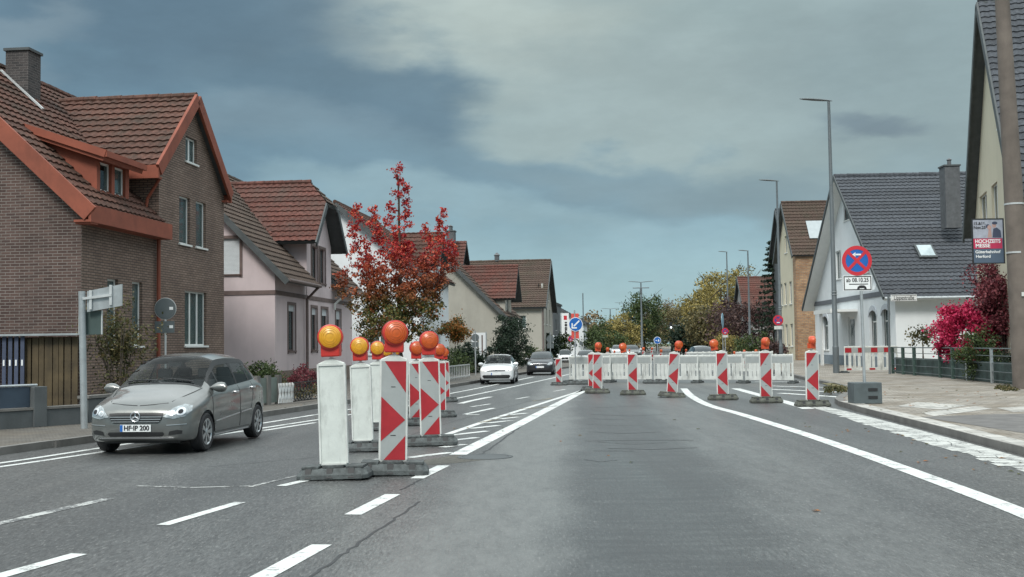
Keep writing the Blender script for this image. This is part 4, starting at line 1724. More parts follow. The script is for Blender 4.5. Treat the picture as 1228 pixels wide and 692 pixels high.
def leaf_obj(name, V, m, parent):
    n = len(V) // 4
    me = bpy.data.meshes.new(name)
    me.vertices.add(len(V))
    me.vertices.foreach_set('co', np.ascontiguousarray(V, dtype=np.float32).ravel())
    me.loops.add(len(V))
    me.loops.foreach_set('vertex_index', np.arange(len(V), dtype=np.int32))
    me.polygons.add(n)
    me.polygons.foreach_set('loop_start', np.arange(0, len(V), 4, dtype=np.int32))
    me.polygons.foreach_set('loop_total', np.full(n, 4, dtype=np.int32))
    me.update()
    me.validate()
    me.materials.append(m)
    o = bpy.data.objects.new(name, me)
    col.objects.link(o)
    o.parent = parent
    return o


def shell_clumps(r, cx_, cy_, cz_, rx, ry, rz, n, hollow=.45, low=-1.0):
    out = []
    while len(out) < n:
        d = r.normal(0, 1, 3)
        d /= np.linalg.norm(d)
        if d[2] < low:
            continue
        k = (hollow + (1 - hollow) * r.rand()) * (1 + r.normal(0, .07))
        out.append((cx_ + d[0] * rx * k, cy_ + d[1] * ry * k, cz_ + d[2] * rz * k, 1.0, r.uniform(.6, 1.3)))
    return out


LM = {}
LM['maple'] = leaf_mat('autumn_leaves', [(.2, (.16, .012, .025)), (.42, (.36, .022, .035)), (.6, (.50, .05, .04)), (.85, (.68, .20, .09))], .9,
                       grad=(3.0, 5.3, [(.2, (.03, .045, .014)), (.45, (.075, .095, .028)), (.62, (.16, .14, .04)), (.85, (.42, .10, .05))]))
LM['orange'] = leaf_mat('orange_green_leaves', [(.25, (.03, .045, .012)), (.45, (.10, .10, .025)), (.6, (.30, .13, .03)), (.85, (.48, .16, .04))], 1.4)
LM['green'] = leaf_mat('green_leaves', [(.25, (.018, .034, .012)), (.5, (.05, .078, .027)), (.8, (.12, .155, .055))], 1.2)
LM['dkgreen'] = leaf_mat('dark_green_needles', [(.25, (.007, .016, .010)), (.5, (.02, .038, .024)), (.8, (.05, .075, .045))], 1.2)
LM['yellow'] = leaf_mat('yellowing_leaves', [(.25, (.10, .09, .03)), (.5, (.24, .20, .065)), (.8, (.48, .38, .13))], .35)
LM['olive'] = leaf_mat('olive_brown_leaves', [(.25, (.055, .055, .025)), (.5, (.135, .12, .055)), (.8, (.28, .22, .10))], .25)
LM['far'] = leaf_mat('far_brown_green', [(.25, (.06, .055, .035)), (.5, (.16, .125, .07)), (.8, (.32, .22, .12))], .18)
LM['crimson'] = leaf_mat('crimson_leaves', [(.25, (.20, .008, .035)), (.5, (.50, .018, .085)), (.8, (.75, .08, .19))], 1.6)
LM['purple'] = leaf_mat('purple_leaves', [(.25, (.05, .012, .018)), (.5, (.15, .032, .045)), (.8, (.30, .09, .10))], 1.3)
LM['darkred'] = leaf_mat('dark_copper_leaves', [(.25, (.03, .018, .02)), (.5, (.075, .045, .045)), (.8, (.15, .09, .075))], .4)
LM['bush'] = leaf_mat('mixed_shrub_leaves', [(.25, (.025, .03, .012)), (.5, (.075, .08, .03)), (.8, (.17, .13, .06))], 1.5)


def trunk_mesh(parent, h, r0, limbs, seed, name='trunk', lean=(0, 0)):
    rr = random.Random(seed)
    m = MB()
    pts = []
    for k in range(9):
        t = k / 8
        pts.append((lean[0] * t + rr.uniform(-.03, .03) * h * .1, lean[1] * t + rr.uniform(-.03, .03) * h * .1, h * t))
    m.tube(pts, r0, 9, r0 * .22)
    for (z, L_, a, rise, r_) in limbs:
        b = Vector((lean[0] * z / h, lean[1] * z / h, z))
        q = [b]
        for k in range(1, 6):
            t = k / 5
            q.append(b + Vector((math.cos(a) * L_ * t, math.sin(a) * L_ * t, rise * t ** 1.2)) + Vector((rr.uniform(-.05, .05), rr.uniform(-.05, .05), 0)) * L_ * .6)
        m.tube(q, r_, 6, r_ * .15)
        for j in (2, 3, 4):
            p = q[j]
            aa = a + rr.choice((-1, 1)) * rr.uniform(.4, 1)
            l2 = L_ * .35
            m.tube([p, p + Vector((math.cos(aa) * l2, math.sin(aa) * l2, rise * .25 + .1 * L_))], r_ * .35, 5, r_ * .06)
    return m.build(name, M['bark'], parent, smooth=True)


def round_tree(label, name, loc, h, rx, rz, cz_, lm, n, size, seed, trunk=.14, clumps=60, spread=.3, ry=None, group=None, cat='tree', hollow=.35, trunk_h=None):
    o = thing(name, label, cat, loc, group=group)
    r = np.random.RandomState(seed)
    cl = shell_clumps(r, 0, 0, cz_, rx, ry or rx, rz, clumps, hollow)
    leaf_obj('crown', leaves(cl, n, size, spread, seed), LM[lm], o)
    rr = random.Random(seed)
    limbs = [(cz_ - rz * .6 + k * rz * .22, rx * .75, k * 2.4, rz * .5, trunk * .4) for k in range(6)]
    limbs = [l for l in limbs if l[0] > .2]
    trunk_mesh(o, trunk_h or (cz_ + rz * .5), trunk, limbs, seed)
    return o


def shrub(label, name, loc, rx, ry, rz, lm, n, size, seed, clumps=40, spread=.16, group=None, cat='shrub', zc=None, hollow=.5):
    o = thing(name, label, cat, loc, group=group)
    r = np.random.RandomState(seed)
    z = zc if zc is not None else rz * .75
    cl = shell_clumps(r, 0, 0, z, rx, ry, rz, clumps, hollow)
    cl = [(c[0], c[1], max(.12, c[2]), c[3], c[4]) for c in cl]
    V = leaves(cl, n, size, spread, seed)
    V[:, 2] = np.maximum(V[:, 2], .02)
    leaf_obj('foliage', V, LM[lm], o)
    m = MB()
    rr = random.Random(seed)
    for k in range(9):
        a = rr.uniform(0, 6.28)
        m.tube([(0, 0, 0), (math.cos(a) * rx * .3, math.sin(a) * ry * .3, z * .7), (math.cos(a) * rx * .7, math.sin(a) * ry * .7, z + rz * .4)], .025, 5, .006)
    m.build('stems', M['bark'], o)
    return o


# red street tree: upright leader, side limbs that turn up into spires
tree_loc = Vector((-4.45, 44.5, .11))
mt = thing('red_maple', 'tree with fiery red upper leaves and green lower leaves at the left kerb', 'tree', tree_loc)
r = np.random.RandomState(11)
cl = []
limbs = []
mppx = 44.5 / FOC
spires = [(0, 0, 3.2, 8.75, .62), (-1.75, .2, 3.3, 7.15, .42), (-.95, -.4, 3.0, 7.0, .5), (1.05, .3, 3.2, 6.3, .46), (1.75, -.2, 3.0, 6.9, .30), (2.05, .3, 3.4, 5.7, .28),
          (-1.2, .5, 2.6, 5.2, .6), (.8, -.6, 2.4, 5.0, .62), (0.2, .8, 2.6, 5.8, .7), (-.2, -.9, 2.2, 5.4, .7), (-2.25, 0, 2.9, 4.6, .45), (1.2, .5, 1.8, 4.2, .55), (-1.0, -.5, 1.7, 3.8, .6)]
for (x, y, za, zb, wd_) in spires:
    nn = int(13 * (zb - za))
    for k in range(nn):
        t = (k + r.rand()) / nn
        z = za + (zb - za) * t
        w_ = wd_ * 1.12 * (1.05 - t) ** .7 + .06
        a = r.rand() * 6.28
        q = math.sqrt(r.rand()) * w_ * 1.15
        cl.append((x * (.55 + .45 * min(1, t * 1.8)) + math.cos(a) * q, y + math.sin(a) * q, z, .5 + w_, .55 + .6 * w_))
    if x or y:
        limbs.append((max(1.6, za - .7), math.hypot(x, y) * 1.0, math.atan2(y, x), (zb - za) * .55, .045))
for k in range(38):      # heart of the crown
    a = r.rand() * 6.28
    z = 3.0 + 3.0 * r.rand()
    q = math.sqrt(r.rand()) * (1.75 - .42 * (z - 3.0))
    cl.append((math.cos(a) * q * .95 - .1, math.sin(a) * q * .8, z, .8, .9))
for k in range(50):      # lower skirt
    a = r.rand() * 6.28
    q = .4 + 1.25 * r.rand()
    cl.append((math.cos(a) * q, math.sin(a) * q * .9, 1.7 + 1.5 * r.rand(), 1.0, 1.1))
leaf_obj('crown', leaves(cl, 22000, .115, .115, 5), LM['maple'], mt)
trunk_mesh(mt, 8.3, .13, limbs, 5)

shrub('thin climbing shrub with sparse yellowing leaves on the brick house wall', 'climbing_shrub', AT(143, 25.6, .11), .95, .5, 1.35, 'bush', 3200, .075, 21, clumps=60, spread=.16, zc=1.55, hollow=.1)
shrub('rounded green garden bush behind the silver car', 'garden_bush', AT(312, 35, .11), .78, .7, .62, 'green', 5200, .07, 22, clumps=60, spread=.09)
shrub('reddish low bush in front of the lilac house', 'garden_bush', AT(362, 37, .11), .75, .6, .55, 'purple', 2600, .07, 23, spread=.09)
shrub('low green hedge plants behind the lattice fence', 'garden_bush', AT(345, 33, .11), .95, .35, .28, 'bush', 1500, .06, 24, spread=.1)
round_tree('small round tree with orange and green leaves before the beige house', 'small_maple', AT(546, 64, .11), 3.2, 1.05, .75, 2.35, 'orange', 3600, .13, 25, trunk=.07, clumps=34, spread=.17)
shrub('dark green rounded hedge bush beside the white car', 'hedge_bush', AT(566, 62, .11), 1.3, 1.0, .95, 'dkgreen', 5200, .12, 26, spread=.16)
shrub('dark bush under the small orange tree', 'hedge_bush', AT(545, 58, .11), .95, .8, .7, 'green', 2600, .11, 27, spread=.13)
shrub('tall dark evergreen bush between the beige houses', 'evergreen_bush', AT(613, 72, .11), 1.15, 1.1, 1.75, 'dkgreen', 7000, .13, 28, clumps=80, spread=.2, zc=1.7)
shrub('clipped green hedge right of the evergreen bush', 'hedge_bush', AT(636, 84, .11), 1.3, 1.0, .8, 'green', 3000, .13, 29, spread=.15)
shrub('dark hedge beside the street gable house', 'hedge_bush', AT(662, 100, .11), 1.0, 1.0, 1.5, 'dkgreen', 2200, .2, 30, spread=.2)
shrub('olive bush beneath the white banner', 'hedge_bush', AT(676, 105, .11), 1.0, 1.0, 1.5, 'green', 2400, .2, 31, spread=.2)
shrub('far green bush beyond the blue arrow sign', 'hedge_bush', AT(722, 150, 0), 3.2, 2, 2.2, 'green', 3000, .3, 32, spread=.4)

# right side gardens
shrub('bright crimson bush behind the green fence', 'crimson_bush', Vector((17.4, 43.2, .11)), 1.1, 1.1, 1.15, 'crimson', 17000, .11, 41, clumps=110, spread=.15, zc=1.65, hollow=.6)
shrub('dark purple leaved tree beside the concrete mast', 'copper_tree', Vector((18.6, 42.6, .11)), 1.25, 1.2, 1.6, 'purple', 12000, .11, 42, clumps=90, spread=.2, zc=2.5, hollow=.3, cat='tree')
shrub('purple leaved twigs arching in front of the cream house', 'copper_tree', Vector((19.3, 44.5, .11)), 1.2, 1.1, .9, 'purple', 3600, .11, 45, clumps=60, spread=.2, zc=3.9, hollow=.3, cat='tree')
shrub('green conical shrub between the crimson bush and the purple tree', 'green_shrub', Vector((16.4, 39.6, .11)), .85, .6, .85, 'green', 4000, .08, 43, spread=.12, zc=.95)
round_tree('thin small tree with sparse leaves at the white house', 'young_tree', Vector((18.0, 49.5, .11)), 2.0, .62, .5, 1.65, 'bush', 700, .11, 44, trunk=.05, clumps=26, spread=.12)
shrub('leafy bush with pale flowers left of the crimson bush', 'flowering_bush', Vector((18.3, 46.5, .11)), .8, .6, .75, 'bush', 1500, .1, 46, spread=.15, zc=.9)
shrub('dark red bush by the lamp post behind the barrier', 'dark_bush', AT(928, 84, .11), 1.0, .8, .9, 'darkred', 2000, .16, 47, spread=.2)
shrub('green bush beside the red roofed house', 'hedge_bush', AT(903, 92, .11), 1.8, 1.2, 1.3, 'green', 3600, .18, 48, spread=.25)
shrub('dark copper hedge before the red roofed house', 'copper_hedge', AT(900, 122, 0), 5.0, 2.0, 3.0, 'darkred', 9000, .26, 49, clumps=120, spread=.5, zc=3.0)
shrub('yellow green bush in the middle distance right of the road', 'hedge_bush', AT(872, 112, 0), 2.0, 1.5, 1.4, 'yellow', 2600, .2, 50, spread=.3)

# spruce with drooping tiers behind the brick sided house
sp_ = thing('spruce', 'dark spruce with open drooping branches behind the second lamp post', 'tree', AT(929, 112))
r = np.random.RandomState(9)
cl = []
for k in range(17):
    z = 3.0 + k * .53
    L_ = 1.9 * (1 - k / 18) + .2
    for j in range(7):
        a = j * .9 + k * 1.3
        for q in (.35, .65, .95):
            cl.append((math.cos(a) * L_ * q, math.sin(a) * L_ * q, z - .35 * q * L_ * .5, 1, .6))
leaf_obj('crown', leaves(cl, 3800, .26, .15, 9), LM['dkgreen'], sp_)
trunk_mesh(sp_, 11.9, .2, [], 9)

TG = 'trees lining the road in the distance'
for (lb, px, dist, h_px, rx, lm, sd_, n) in (
        ('tall yellowing tree right of the road, highest of the far trees', 866, 165, 318, 4.6, 'yellow', 61, 11000),
        ('yellow green tree left of the tallest far tree', 846, 150, 345, 3.4, 'yellow', 62, 8000),
        ('olive tree just left of the red roofed house', 892, 172, 325, 4.0, 'olive', 63, 7000),
        ('broad brown green tree right of the double armed lamp', 806, 215, 362, 6.0, 'olive', 64, 9000),
        ('dark green tree with a ragged top behind the double armed lamp', 773, 195, 349, 4.2, 'green', 65, 7500),
        ('rust tinted far tree above the blue round sign', 788, 240, 362, 5.5, 'far', 66, 7000),
        ('pale yellow far tree left of the double armed lamp', 748, 190, 378, 3.2, 'yellow', 67, 5000),
        ('low dark far tree right of the small white house', 732, 210, 385, 4.0, 'green', 68, 5000),
        ('far tree at the left end of the distant tree row', 716, 225, 390, 3.2, 'olive', 69, 3500),
        ('far brown tree between the two olive trees', 826, 235, 358, 5.0, 'far', 70, 6000),
        ('bluish conifer right of the traffic light', 824, 140, 388, 1.8, 'dkgreen', 71, 4500),
        ('dark shrubby tree below the tall yellowing tree', 850, 128, 372, 2.6, 'olive', 72, 5000),
        ('dark copper tree left of the tall third lamp', 880, 135, 358, 2.9, 'darkred', 73, 5000)):
    p = AT(px, dist)
    top = CAMH + (414 - .014 * (px - 614) - h_px) / FOC * dist
    rz_ = top * .47
    o = round_tree(lb, 'far_tree', p, top, rx, rz_, top - rz_ * .98, lm, n, .34, sd_, trunk=.25, clumps=110, spread=.48, group=TG, hollow=.45)
# woodland beyond
fw = thing('far_woodland', None, None, (0, 0, 0))
bpy.data.objects.remove(fw)
r = np.random.RandomState(77)
cl = []
for k in range(520):
    x = -40 + 190 * r.rand()
    y = 300 + 60 * r.rand()
    top = 6.5 + 2.5 * math.sin(x * .13) + 2 * math.sin(x * .31 + 1)
    cl.append((x, y, top * (1 - r.rand() ** 2 * .9), 1, 1))
fw = leaf_obj('woodland', leaves(cl, 16000, 1.0, .9, 78), LM['far'], None)
tag(fw, kind='stuff')
fw['label'] = 'brown green woodland closing the end of the road'


# ------------------------------------------------------------------ fences
def lattice():
    a, b = G(336, 485, .11), G(352, 483.5, .11)
    o = thing('lattice_fence', 'small white diamond lattice fence in the front garden', 'fence', a)
    d = b - a
    o.rotation_euler = (0, 0, math.atan2(d.y, d.x))
    L_ = .48 * 1.2
    m = MB()
    for k in range(5):
        x = k * L_ / 4
        for s in (-1, 1):
            m.beam((x, .01 * s, .03), (x + s * .09, .01 * s, .56), .016, .014, up=(0, 1, 0))
            m.beam((x + s * .09, .01 * s, .03), (x, .01 * s, .56), .016, .014, up=(0, 1, 0))
    m.build('laths', M['white'], o)
    return o


lattice()
a, b = G(296, 488, .11), G(335, 484.5, .11)
o = thing('panel_fence', 'grey panel fence with pale concrete posts right of the silver car', 'fence', a)
d = b - a
o.rotation_euler = (0, 0, math.atan2(d.y, d.x))
for k in range(4):
    m = MB()
    m.box(k * d.length / 3 - .07, k * d.length / 3 + .07, -.03, .1, 0, .78)
    m.build('post', M['kerb'], o)
m = MB()
m.box(0, d.length, .02, .05, .05, .72)
m.build('panel', plain('grey_green_panel', (.16, .19, .17), .8, .2), o)
a, b = G(352, 484, .11), G(380, 480.5, .11)
o = thing('scroll_fence', 'dark ornamental wire fence beside the white lattice', 'fence', a)
d = b - a
o.rotation_euler = (0, 0, math.atan2(d.y, d.x))
m = MB()
for k in range(6):
    for z in (.18, .42):
        m.add([], [])
        pts = [(.13 + k * .2 + .09 * math.cos(t), 0, z + .1 * math.sin(t)) for t in [i * 6.283 / 10 for i in range(11)]]
        m.tube(pts, .012, 5)
m.beam((0, 0, .56), (d.length, 0, .56), .03, .03)
m.beam((0, 0, .06), (d.length, 0, .06), .03, .03)
m.build('scrolls', M['black'], o)

a, b = G(532, 458, .11), G(563, 453, .11)
o = thing('railing', 'light grey low railing in front of the dark bushes', 'railing', a)
d = b - a
o.rotation_euler = (0, 0, math.atan2(d.y, d.x))
m = MB()
for k in range(16):
    m.beam((k * d.length / 15, 0, 0), (k * d.length / 15, 0, .62), .035, .035)
m.beam((0, 0, .62), (d.length, 0, .62), .05, .05)
m.beam((0, 0, .1), (d.length, 0, .1), .05, .05)
m.build('bars', M['sign_rim'], o)

# right garden fence, green posts and wires
fp = [G(1071, 448, .11), G(1097, 450.5, .11), G(1128, 453, .11), G(1160, 456.5, .11), G(1190, 460, .11), G(1228, 464, .11), G(1300, 473, .11)]
o = thing('wire_fence', 'green post and wire fence in front of the crimson bush', 'fence', fp[0])
O_ = fp[0]
acc = []
for i in range(len(fp) - 1):
    n = max(1, int(round((fp[i + 1] - fp[i]).length / 2.2)))
    for k in range(n):
        acc.append(fp[i].lerp(fp[i + 1], k / n))
acc.append(fp[-1])
for i, p in enumerate(acc):
    m = MB()
    q = p - O_
    wide = .07 if p.x < 16.3 and p.y < 44 else .12
    m.box(q.x - wide / 2, q.x + wide / 2, q.y - .05, q.y + .05, 0, 1.18)
    m.build('post', M['greenpost'] if wide > .1 else M['zinc'], o)
m = MB()
for z in (.12, .4, .68, .92, 1.16):
    for i in range(len(acc) - 1):
        m.tube([acc[i] - O_ + Vector((0, 0, z)), acc[i + 1] - O_ + Vector((0, 0, z))], .013 if z < 1.1 else .022, 5)
m.build('wires', M['sign_back'], o)
m = MB()
for i in range(len(acc) - 1):
    p, q = acc[i] - O_, acc[i + 1] - O_
    n_ = Vector((.14, .04, 0))
    m.face([p + n_ + Vector((0, 0, .02)), q + n_ + Vector((0, 0, .02)), q + n_ + Vector((0, 0, .72)), p + n_ + Vector((0, 0, .72))])
m.build('mesh_screen', M['hedge_dark'], o)
# low dark hedge behind the fence
hd = thing('garden_hedge', 'dark green clipped hedge running behind the wire fence', 'hedge', Vector((17.0, 38, .11)))
r = np.random.RandomState(14)
cl = []
for k in range(240):
    t = r.rand()
    cl.append((.15 + .5 * r.rand() + t * .6, -3.0 + t * 10.5, .15 + .8 * r.rand(), 1, 1))
leaf_obj('foliage', leaves(cl, 9000, .08, .1, 15), LM['dkgreen'], hd)


# ------------------------------------------------------------------ poles, lamps, signs
def lamp_post(label, base, h, arm, head_dir, r0=.095, seedn=0, group='street lamps along the road', lean=0.0, double=False):
    o = thing('street_lamp', label, 'street lamp', base, group=group)
    m = MB()
    m.tube([(0, 0, 0), (0, 0, 1.2)], r0 * 1.15, 12)
    m.tube([(0, 0, 1.2), (0, 0, 1.25), (0, 0, h)], [r0 * 1.15, r0, r0 * .5], 12)
    m.build('pole', M['lamp_grey'], o, smooth=True)
    m = MB()
    for z in (3.6, 3.72):
        m.lathe([(r0 * 1.12, z), (r0 * 1.12, z + .03)], 12)
    m.build('clamp', M['zinc'], o)
    for hd_ in (head_dir if isinstance(head_dir, (list, tuple)) else [head_dir]):
        m = MB()
        c, s = math.cos(hd_), math.sin(hd_)
        prof = [(-.12, .035, .02), (0, .08, .05), (.25, .15, .07), (.55, .17, .075), (.85, .13, .055), (1.0, .04, .02)]
        rings = []
        for (x, wy, hz) in prof:
            ring = []
            for k in range(10):
                t = 2 * math.pi * k / 10
                yy, zz = wy * math.cos(t), hz * math.sin(t)
                if zz < 0:
                    zz *= .4
                xx = x * arm
                ring.append(Vector((xx * c - yy * s, xx * s + yy * c, h + .04 + xx * .08 + zz)))
            rings.append(ring)
        vs = [q for g in rings for q in g]
        fs = []
        for i in range(len(prof) - 1):
            for k in range(10):
                a, b = i * 10 + k, i * 10 + (k + 1) % 10
                fs.append((a, b, b + 10, a + 10))
        fs += [tuple(range(10)), tuple(range(50, 60))]
        m.add(vs, fs)
        hd2 = m.build('lamp_head', M['sign_back'], o, smooth=True)
    return o


lamp_post('tall grey street lamp in front of the white corner house', G(1003, 447.5, .11), 12.6, 1.35, rad(180), .13)
lamp_post('second tall street lamp at the brick sided house carrying the round sign', AT(936.5, 75, .1), 12.2, 1.2, rad(180), .12)
lamp_post('third street lamp on the right, before the red roofed house', AT(899.5, 116, .05), 10.9, 1.0, rad(180), .13)
lamp_post('fourth street lamp, half hidden in the yellowing trees', AT(874, 135, 0), 12.4, 1.0, rad(180), .13)
dl = lamp_post('double armed street lamp mast in the middle of the far road', AT(770, 150, 0), 9.7, 1.7, [0, rad(180)], .16)
m = MB()
m.tube([(-1.1, 0, 9.0), (1.1, 0, 9.0)], .06, 8)
m.box(-.14, .14, -.1, .1, 8.3, 9.0)
m.build('cross_arm', M['lamp_grey'], dl)
lamp_post('far double armed lamp, left one above the trees', AT(732.5, 250, 0), 9.3, 2.0, [0, rad(180)], .2)
lamp_post('far double armed lamp, right one above the trees', AT(748.5, 252, 0), 10.6, 2.0, [0, rad(180)], .2)
o = thing('antenna_mast', 'thin antenna mast above the small white house roof', 'mast', AT(700, 152, 0))
m = MB()
m.tube([(0, 0, 0), (0, 0, 8.5)], .07, 6)
m.build('pole', M['lamp_grey'], o)

# concrete utility mast on the right
o = thing('concrete_mast', 'thick brown grey concrete mast at the right edge carrying the poster', 'utility pole', G(1229, 466, .11))
mast = o
m = MB()
m.tube([(0, 0, 0), (-.10, 0, 4.5), (-.28, 0, 13)], [.33, .28, .19], 16)
m.build('pole', M['concrete'], o, smooth=True)
m = MB()
for z in (4.0, 5.45):
    m.lathe([(.305 - z * .004, z), (.305 - z * .004, z + .05)], 16, T((-.115, 0, 0)))
m.build('steel_band', M['sign_rim'], o)
m = MB()
m.box(-.14, -.03, -.34, -.32, 2.72, 2.84)
m.build('number_plate', M['w_plastic'], o)

# wedding fair poster on the mast
pb = AT(1189.5, 35.6)
zc = CAMH + (406 - 288.5) / FOC * 35.6
o = thing('event_poster', 'framed wedding fair poster hanging on the concrete mast', 'poster', Vector((pb.x, pb.y, zc - .7)))
PW, PH = .96, 1.38
m = MB()
m.box(-PW / 2, PW / 2, 0, .03, 0, PH)
m.build('board', plain('poster_print_blue', (.085, .12, .17), .5, .1), o)
m = MB()
for q in ((-PW / 2 - .03, -PW / 2, 0, PH), (PW / 2, PW / 2 + .03, 0, PH)):
    m.box(q[0], q[1], -.02, .035, -.03, PH + .03)
m.box(-PW / 2, PW / 2, -.02, .035, -.03, 0)
m.box(-PW / 2, PW / 2, -.02, .035, PH, PH + .03)
m.build('frame', M['black'], o)
m = MB()
m.box(-PW / 2 + .01, PW / 2 - .01, -.006, -.001, .78, PH - .01)
m.build('photo_panel', plain('poster_photo', (.34, .36, .42), .5, .2, 5), o)
m = MB().mat(plain('poster_skin', (.42, .27, .24), .6, .1))
m.add([], [])
m.prism([(.05 + .07 * math.cos(t), 1.12 + .08 * math.sin(t)) for t in [i * .6283 for i in range(10)]], -.009, -.007)
m.prism([(.20 + .07 * math.cos(t), 1.19 + .08 * math.sin(t)) for t in [i * .6283 for i in range(10)]], -.009, -.007)
m.prism([(-.02, .80), (.12, .80), (.10, 1.05), (0.02, 1.05)], -.009, -.007)
m.mat(plain('poster_suit', (.05, .06, .10), .6, .1))
m.prism([(.14, .80), (.42, .80), (.40, 1.02), (.28, 1.12), (.17, 1.08)], -.011, -.0092)
m.prism([(.22 + .09 * math.cos(t), 1.26 + .05 * math.sin(t)) for t in [i * .6283 for i in range(10)]], -.011, -.0092)
m.prism([(.0 + .07 * math.cos(t), 1.16 + .07 * math.sin(t)) for t in [i * .6283 for i in range(10)]], -.0065, -.0062)
m.build('couple_picture', None, o)
m = MB()
m.box(-PW / 2 + .01, PW / 2 - .04, -.006, -.001, .45, .77)
m.build('red_panel', plain('poster_red', (.50, .03, .09), .5, .08), o)
text_mesh('lettering', '15.&16.', .13, M['ink'], o, T((-.26, -.012, 1.25)), .003)
text_mesh('lettering', 'Nov.25', .13, M['ink'], o, T((-.26, -.012, 1.12)), .003)
text_mesh('lettering', 'HOCHZEITS', .16, M['white'], o, T((-.02, -.012, .68)), .004, .80)
text_mesh('lettering', 'MESSE', .16, M['white'], o, T((-.18, -.012, .54)), .004, .46)
text_mesh('lettering', 'Güterbahnhof', .13, M['white'], o, T((-.03, -.012, .345)), .003, .80)
text_mesh('lettering', 'Herford', .13, M['white'], o, T((-.18, -.012, .20)), .003, .46)


def disc(mb, r, y0, y1, z=0, n=32, x=0):
    mb.prism([(x + r * math.cos(t), z + r * math.sin(t)) for t in [2 * math.pi * i / n for i in range(n)]], y0, y1)


def bar2(mb, a, b, w, y0, y1):
    a, b = Vector(a), Vector(b)
    d = (b - a).normalized()
    n_ = Vector((-d.y, d.x)) * w / 2
    mb.prism([tuple(a + n_), tuple(a - n_), tuple(b - n_), tuple(b + n_)], y0, y1)


# no-stopping sign with rubber foot
bp = G(1038, 484, .11)
dist = bp.y
ppm = FOC / dist
o = thing('no_stopping_sign', 'blue and red no stopping sign with dated plate on a rubber foot block', 'traffic sign', bp)
horz = 414 - .014 * (1034 - 614)
zc = CAMH + (horz - 318) / ppm
R_ = 17.5 / ppm
m = MB()
m.tube([(0, .03, .2), (-.02, .03, zc + .1)], .035, 10)
m.build('pole', M['zinc'], o, smooth=True)
m = MB()
m.box(-.33, .33, -.22, .30, .0, .50)
fb = m.build('foot_block', plain('foot_block_grey', (.085, .105, .11), .75, .2, bump=.3), o, bevel=.02)
for z_ in (.12, .30):
    m = MB()
    m.box(0.0, .22, -.232, -.223, z_, z_ + .07)
    m.build('handle_slot', M['black'], fb)
dx = 1030.5
xs = (AT(dx, dist).x - bp.x)
xc = xs
m = MB()
disc(m, R_, -.005, .0, zc, 40, xc)
sg = m.build('sign_disc', M['blue'], o)
m = MB()
n = 48
pts = []
for i in range(n):
    a0, a1 = 2 * math.pi * i / n, 2 * math.pi * (i + 1) / n
    q = [(xc + r * math.cos(a), zc + r * math.sin(a)) for r, a in ((R_ + .01, a0), (R_ + .01, a1), (R_ * .78, a1), (R_ * .78, a0))]
    m.prism(q, -.012, -.0055)
bar2(m, (xc - R_ * .56, zc - R_ * .56), (xc + R_ * .56, zc + R_ * .56), R_ * .2, -.0119, -.0056)
bar2(m, (xc + R_ * .56, zc - R_ * .56), (xc - R_ * .56, zc + R_ * .56), R_ * .2, -.0118, -.0057)
m.build('red_ring', M['red'], sg)
m = MB()
bar2(m, (xc - R_ * .15, zc + R_ * .42), (xc + R_ * .28, zc + R_ * .42), R_ * .11, -.016, -.0125)
m.prism([(xc - R_ * .32, zc + R_ * .42), (xc - R_ * .08, zc + R_ * .58), (xc - R_ * .12, zc + R_ * .42), (xc - R_ * .08, zc + R_ * .26)], -.016, -.0125)
m.build('arrow', M['white'], sg)
pz = CAMH + (horz - 345) / ppm
pw, ph = 17.3 / ppm, 9.2 / ppm
m = MB()
m.box(xc - pw, xc + pw, -.004, 0, pz - ph, pz + ph)
pl = m.build('date_plate', M['white'], o)
m = MB()
e_ = .022
m.box(xc - pw + .015, xc - pw + .015 + e_, -.008, -.0045, pz - ph + .015, pz + ph - .015)
m.box(xc + pw - .015 - e_, xc + pw - .015, -.008, -.0045, pz - ph + .015, pz + ph - .015)
m.box(xc - pw + .037, xc + pw - .037, -.008, -.0045, pz - ph + .015, pz - ph + .015 + e_)
m.box(xc - pw + .037, xc + pw - .037, -.008, -.0045, pz + ph - .015 - e_, pz + ph - .015)
m.build('plate_border', M['ink'], pl)
text_mesh('lettering', 'ab 08.10.25', .135, M['ink'], pl, T((xc, -.009, pz + .07)), .0015, pw * 1.55)
m = MB()
m.box(xc - .2, xc + .25, -.008, -.0045, pz - .035, pz - .015)
m.prism([(xc - .02, pz - .16), (xc + .0, pz - .09), (xc + .05, pz - .055), (xc + .15, pz - .055), (xc + .2, pz - .09), (xc + .22, pz - .16), (xc + .17, pz - .16), (xc + .15, pz - .12), (xc + .05, pz - .12), (xc + .03, pz - .16)], -.0082, -.0046)
m.build('vehicle_symbol', M['ink'], pl)

# street name sign
bp = G(1067, 448.5, .11)
o = thing('street_name_sign', 'white street name sign on a thin grey post in front of the white house', 'street sign', bp)
ppm = FOC / bp.y
horz = 408
zt = CAMH + (horz - 357) / ppm
m = MB()
m.tube([(0, 0, 0), (.05, 0, zt)], .05, 10)
m.build('pole', M['lamp_grey'], o)
m = MB()
x0_ = .15
m.box(x0_, x0_ + 31 / ppm, -.02, .02, zt - 7.5 / ppm, zt)
sb = m.build('name_plate', M['white'], o)
m = MB()
for a_, b_, c_, d_ in ((x0_ + .03, x0_ + 31 / ppm - .03, zt - .05, zt - .03), (x0_ + .03, x0_ + 31 / ppm - .03, zt - 7.5 / ppm + .03, zt - 7.5 / ppm + .05)):
    m.box(a_, b_, -.024, -.0205, c_, d_)
m.build('plate_border', M['ink'], sb)
text_mesh('lettering', 'Lippestraße', .24, M['ink'], sb, T((x0_ + 15.5 / ppm, -.026, zt - 3.75 / ppm)), .001, 24 / ppm)

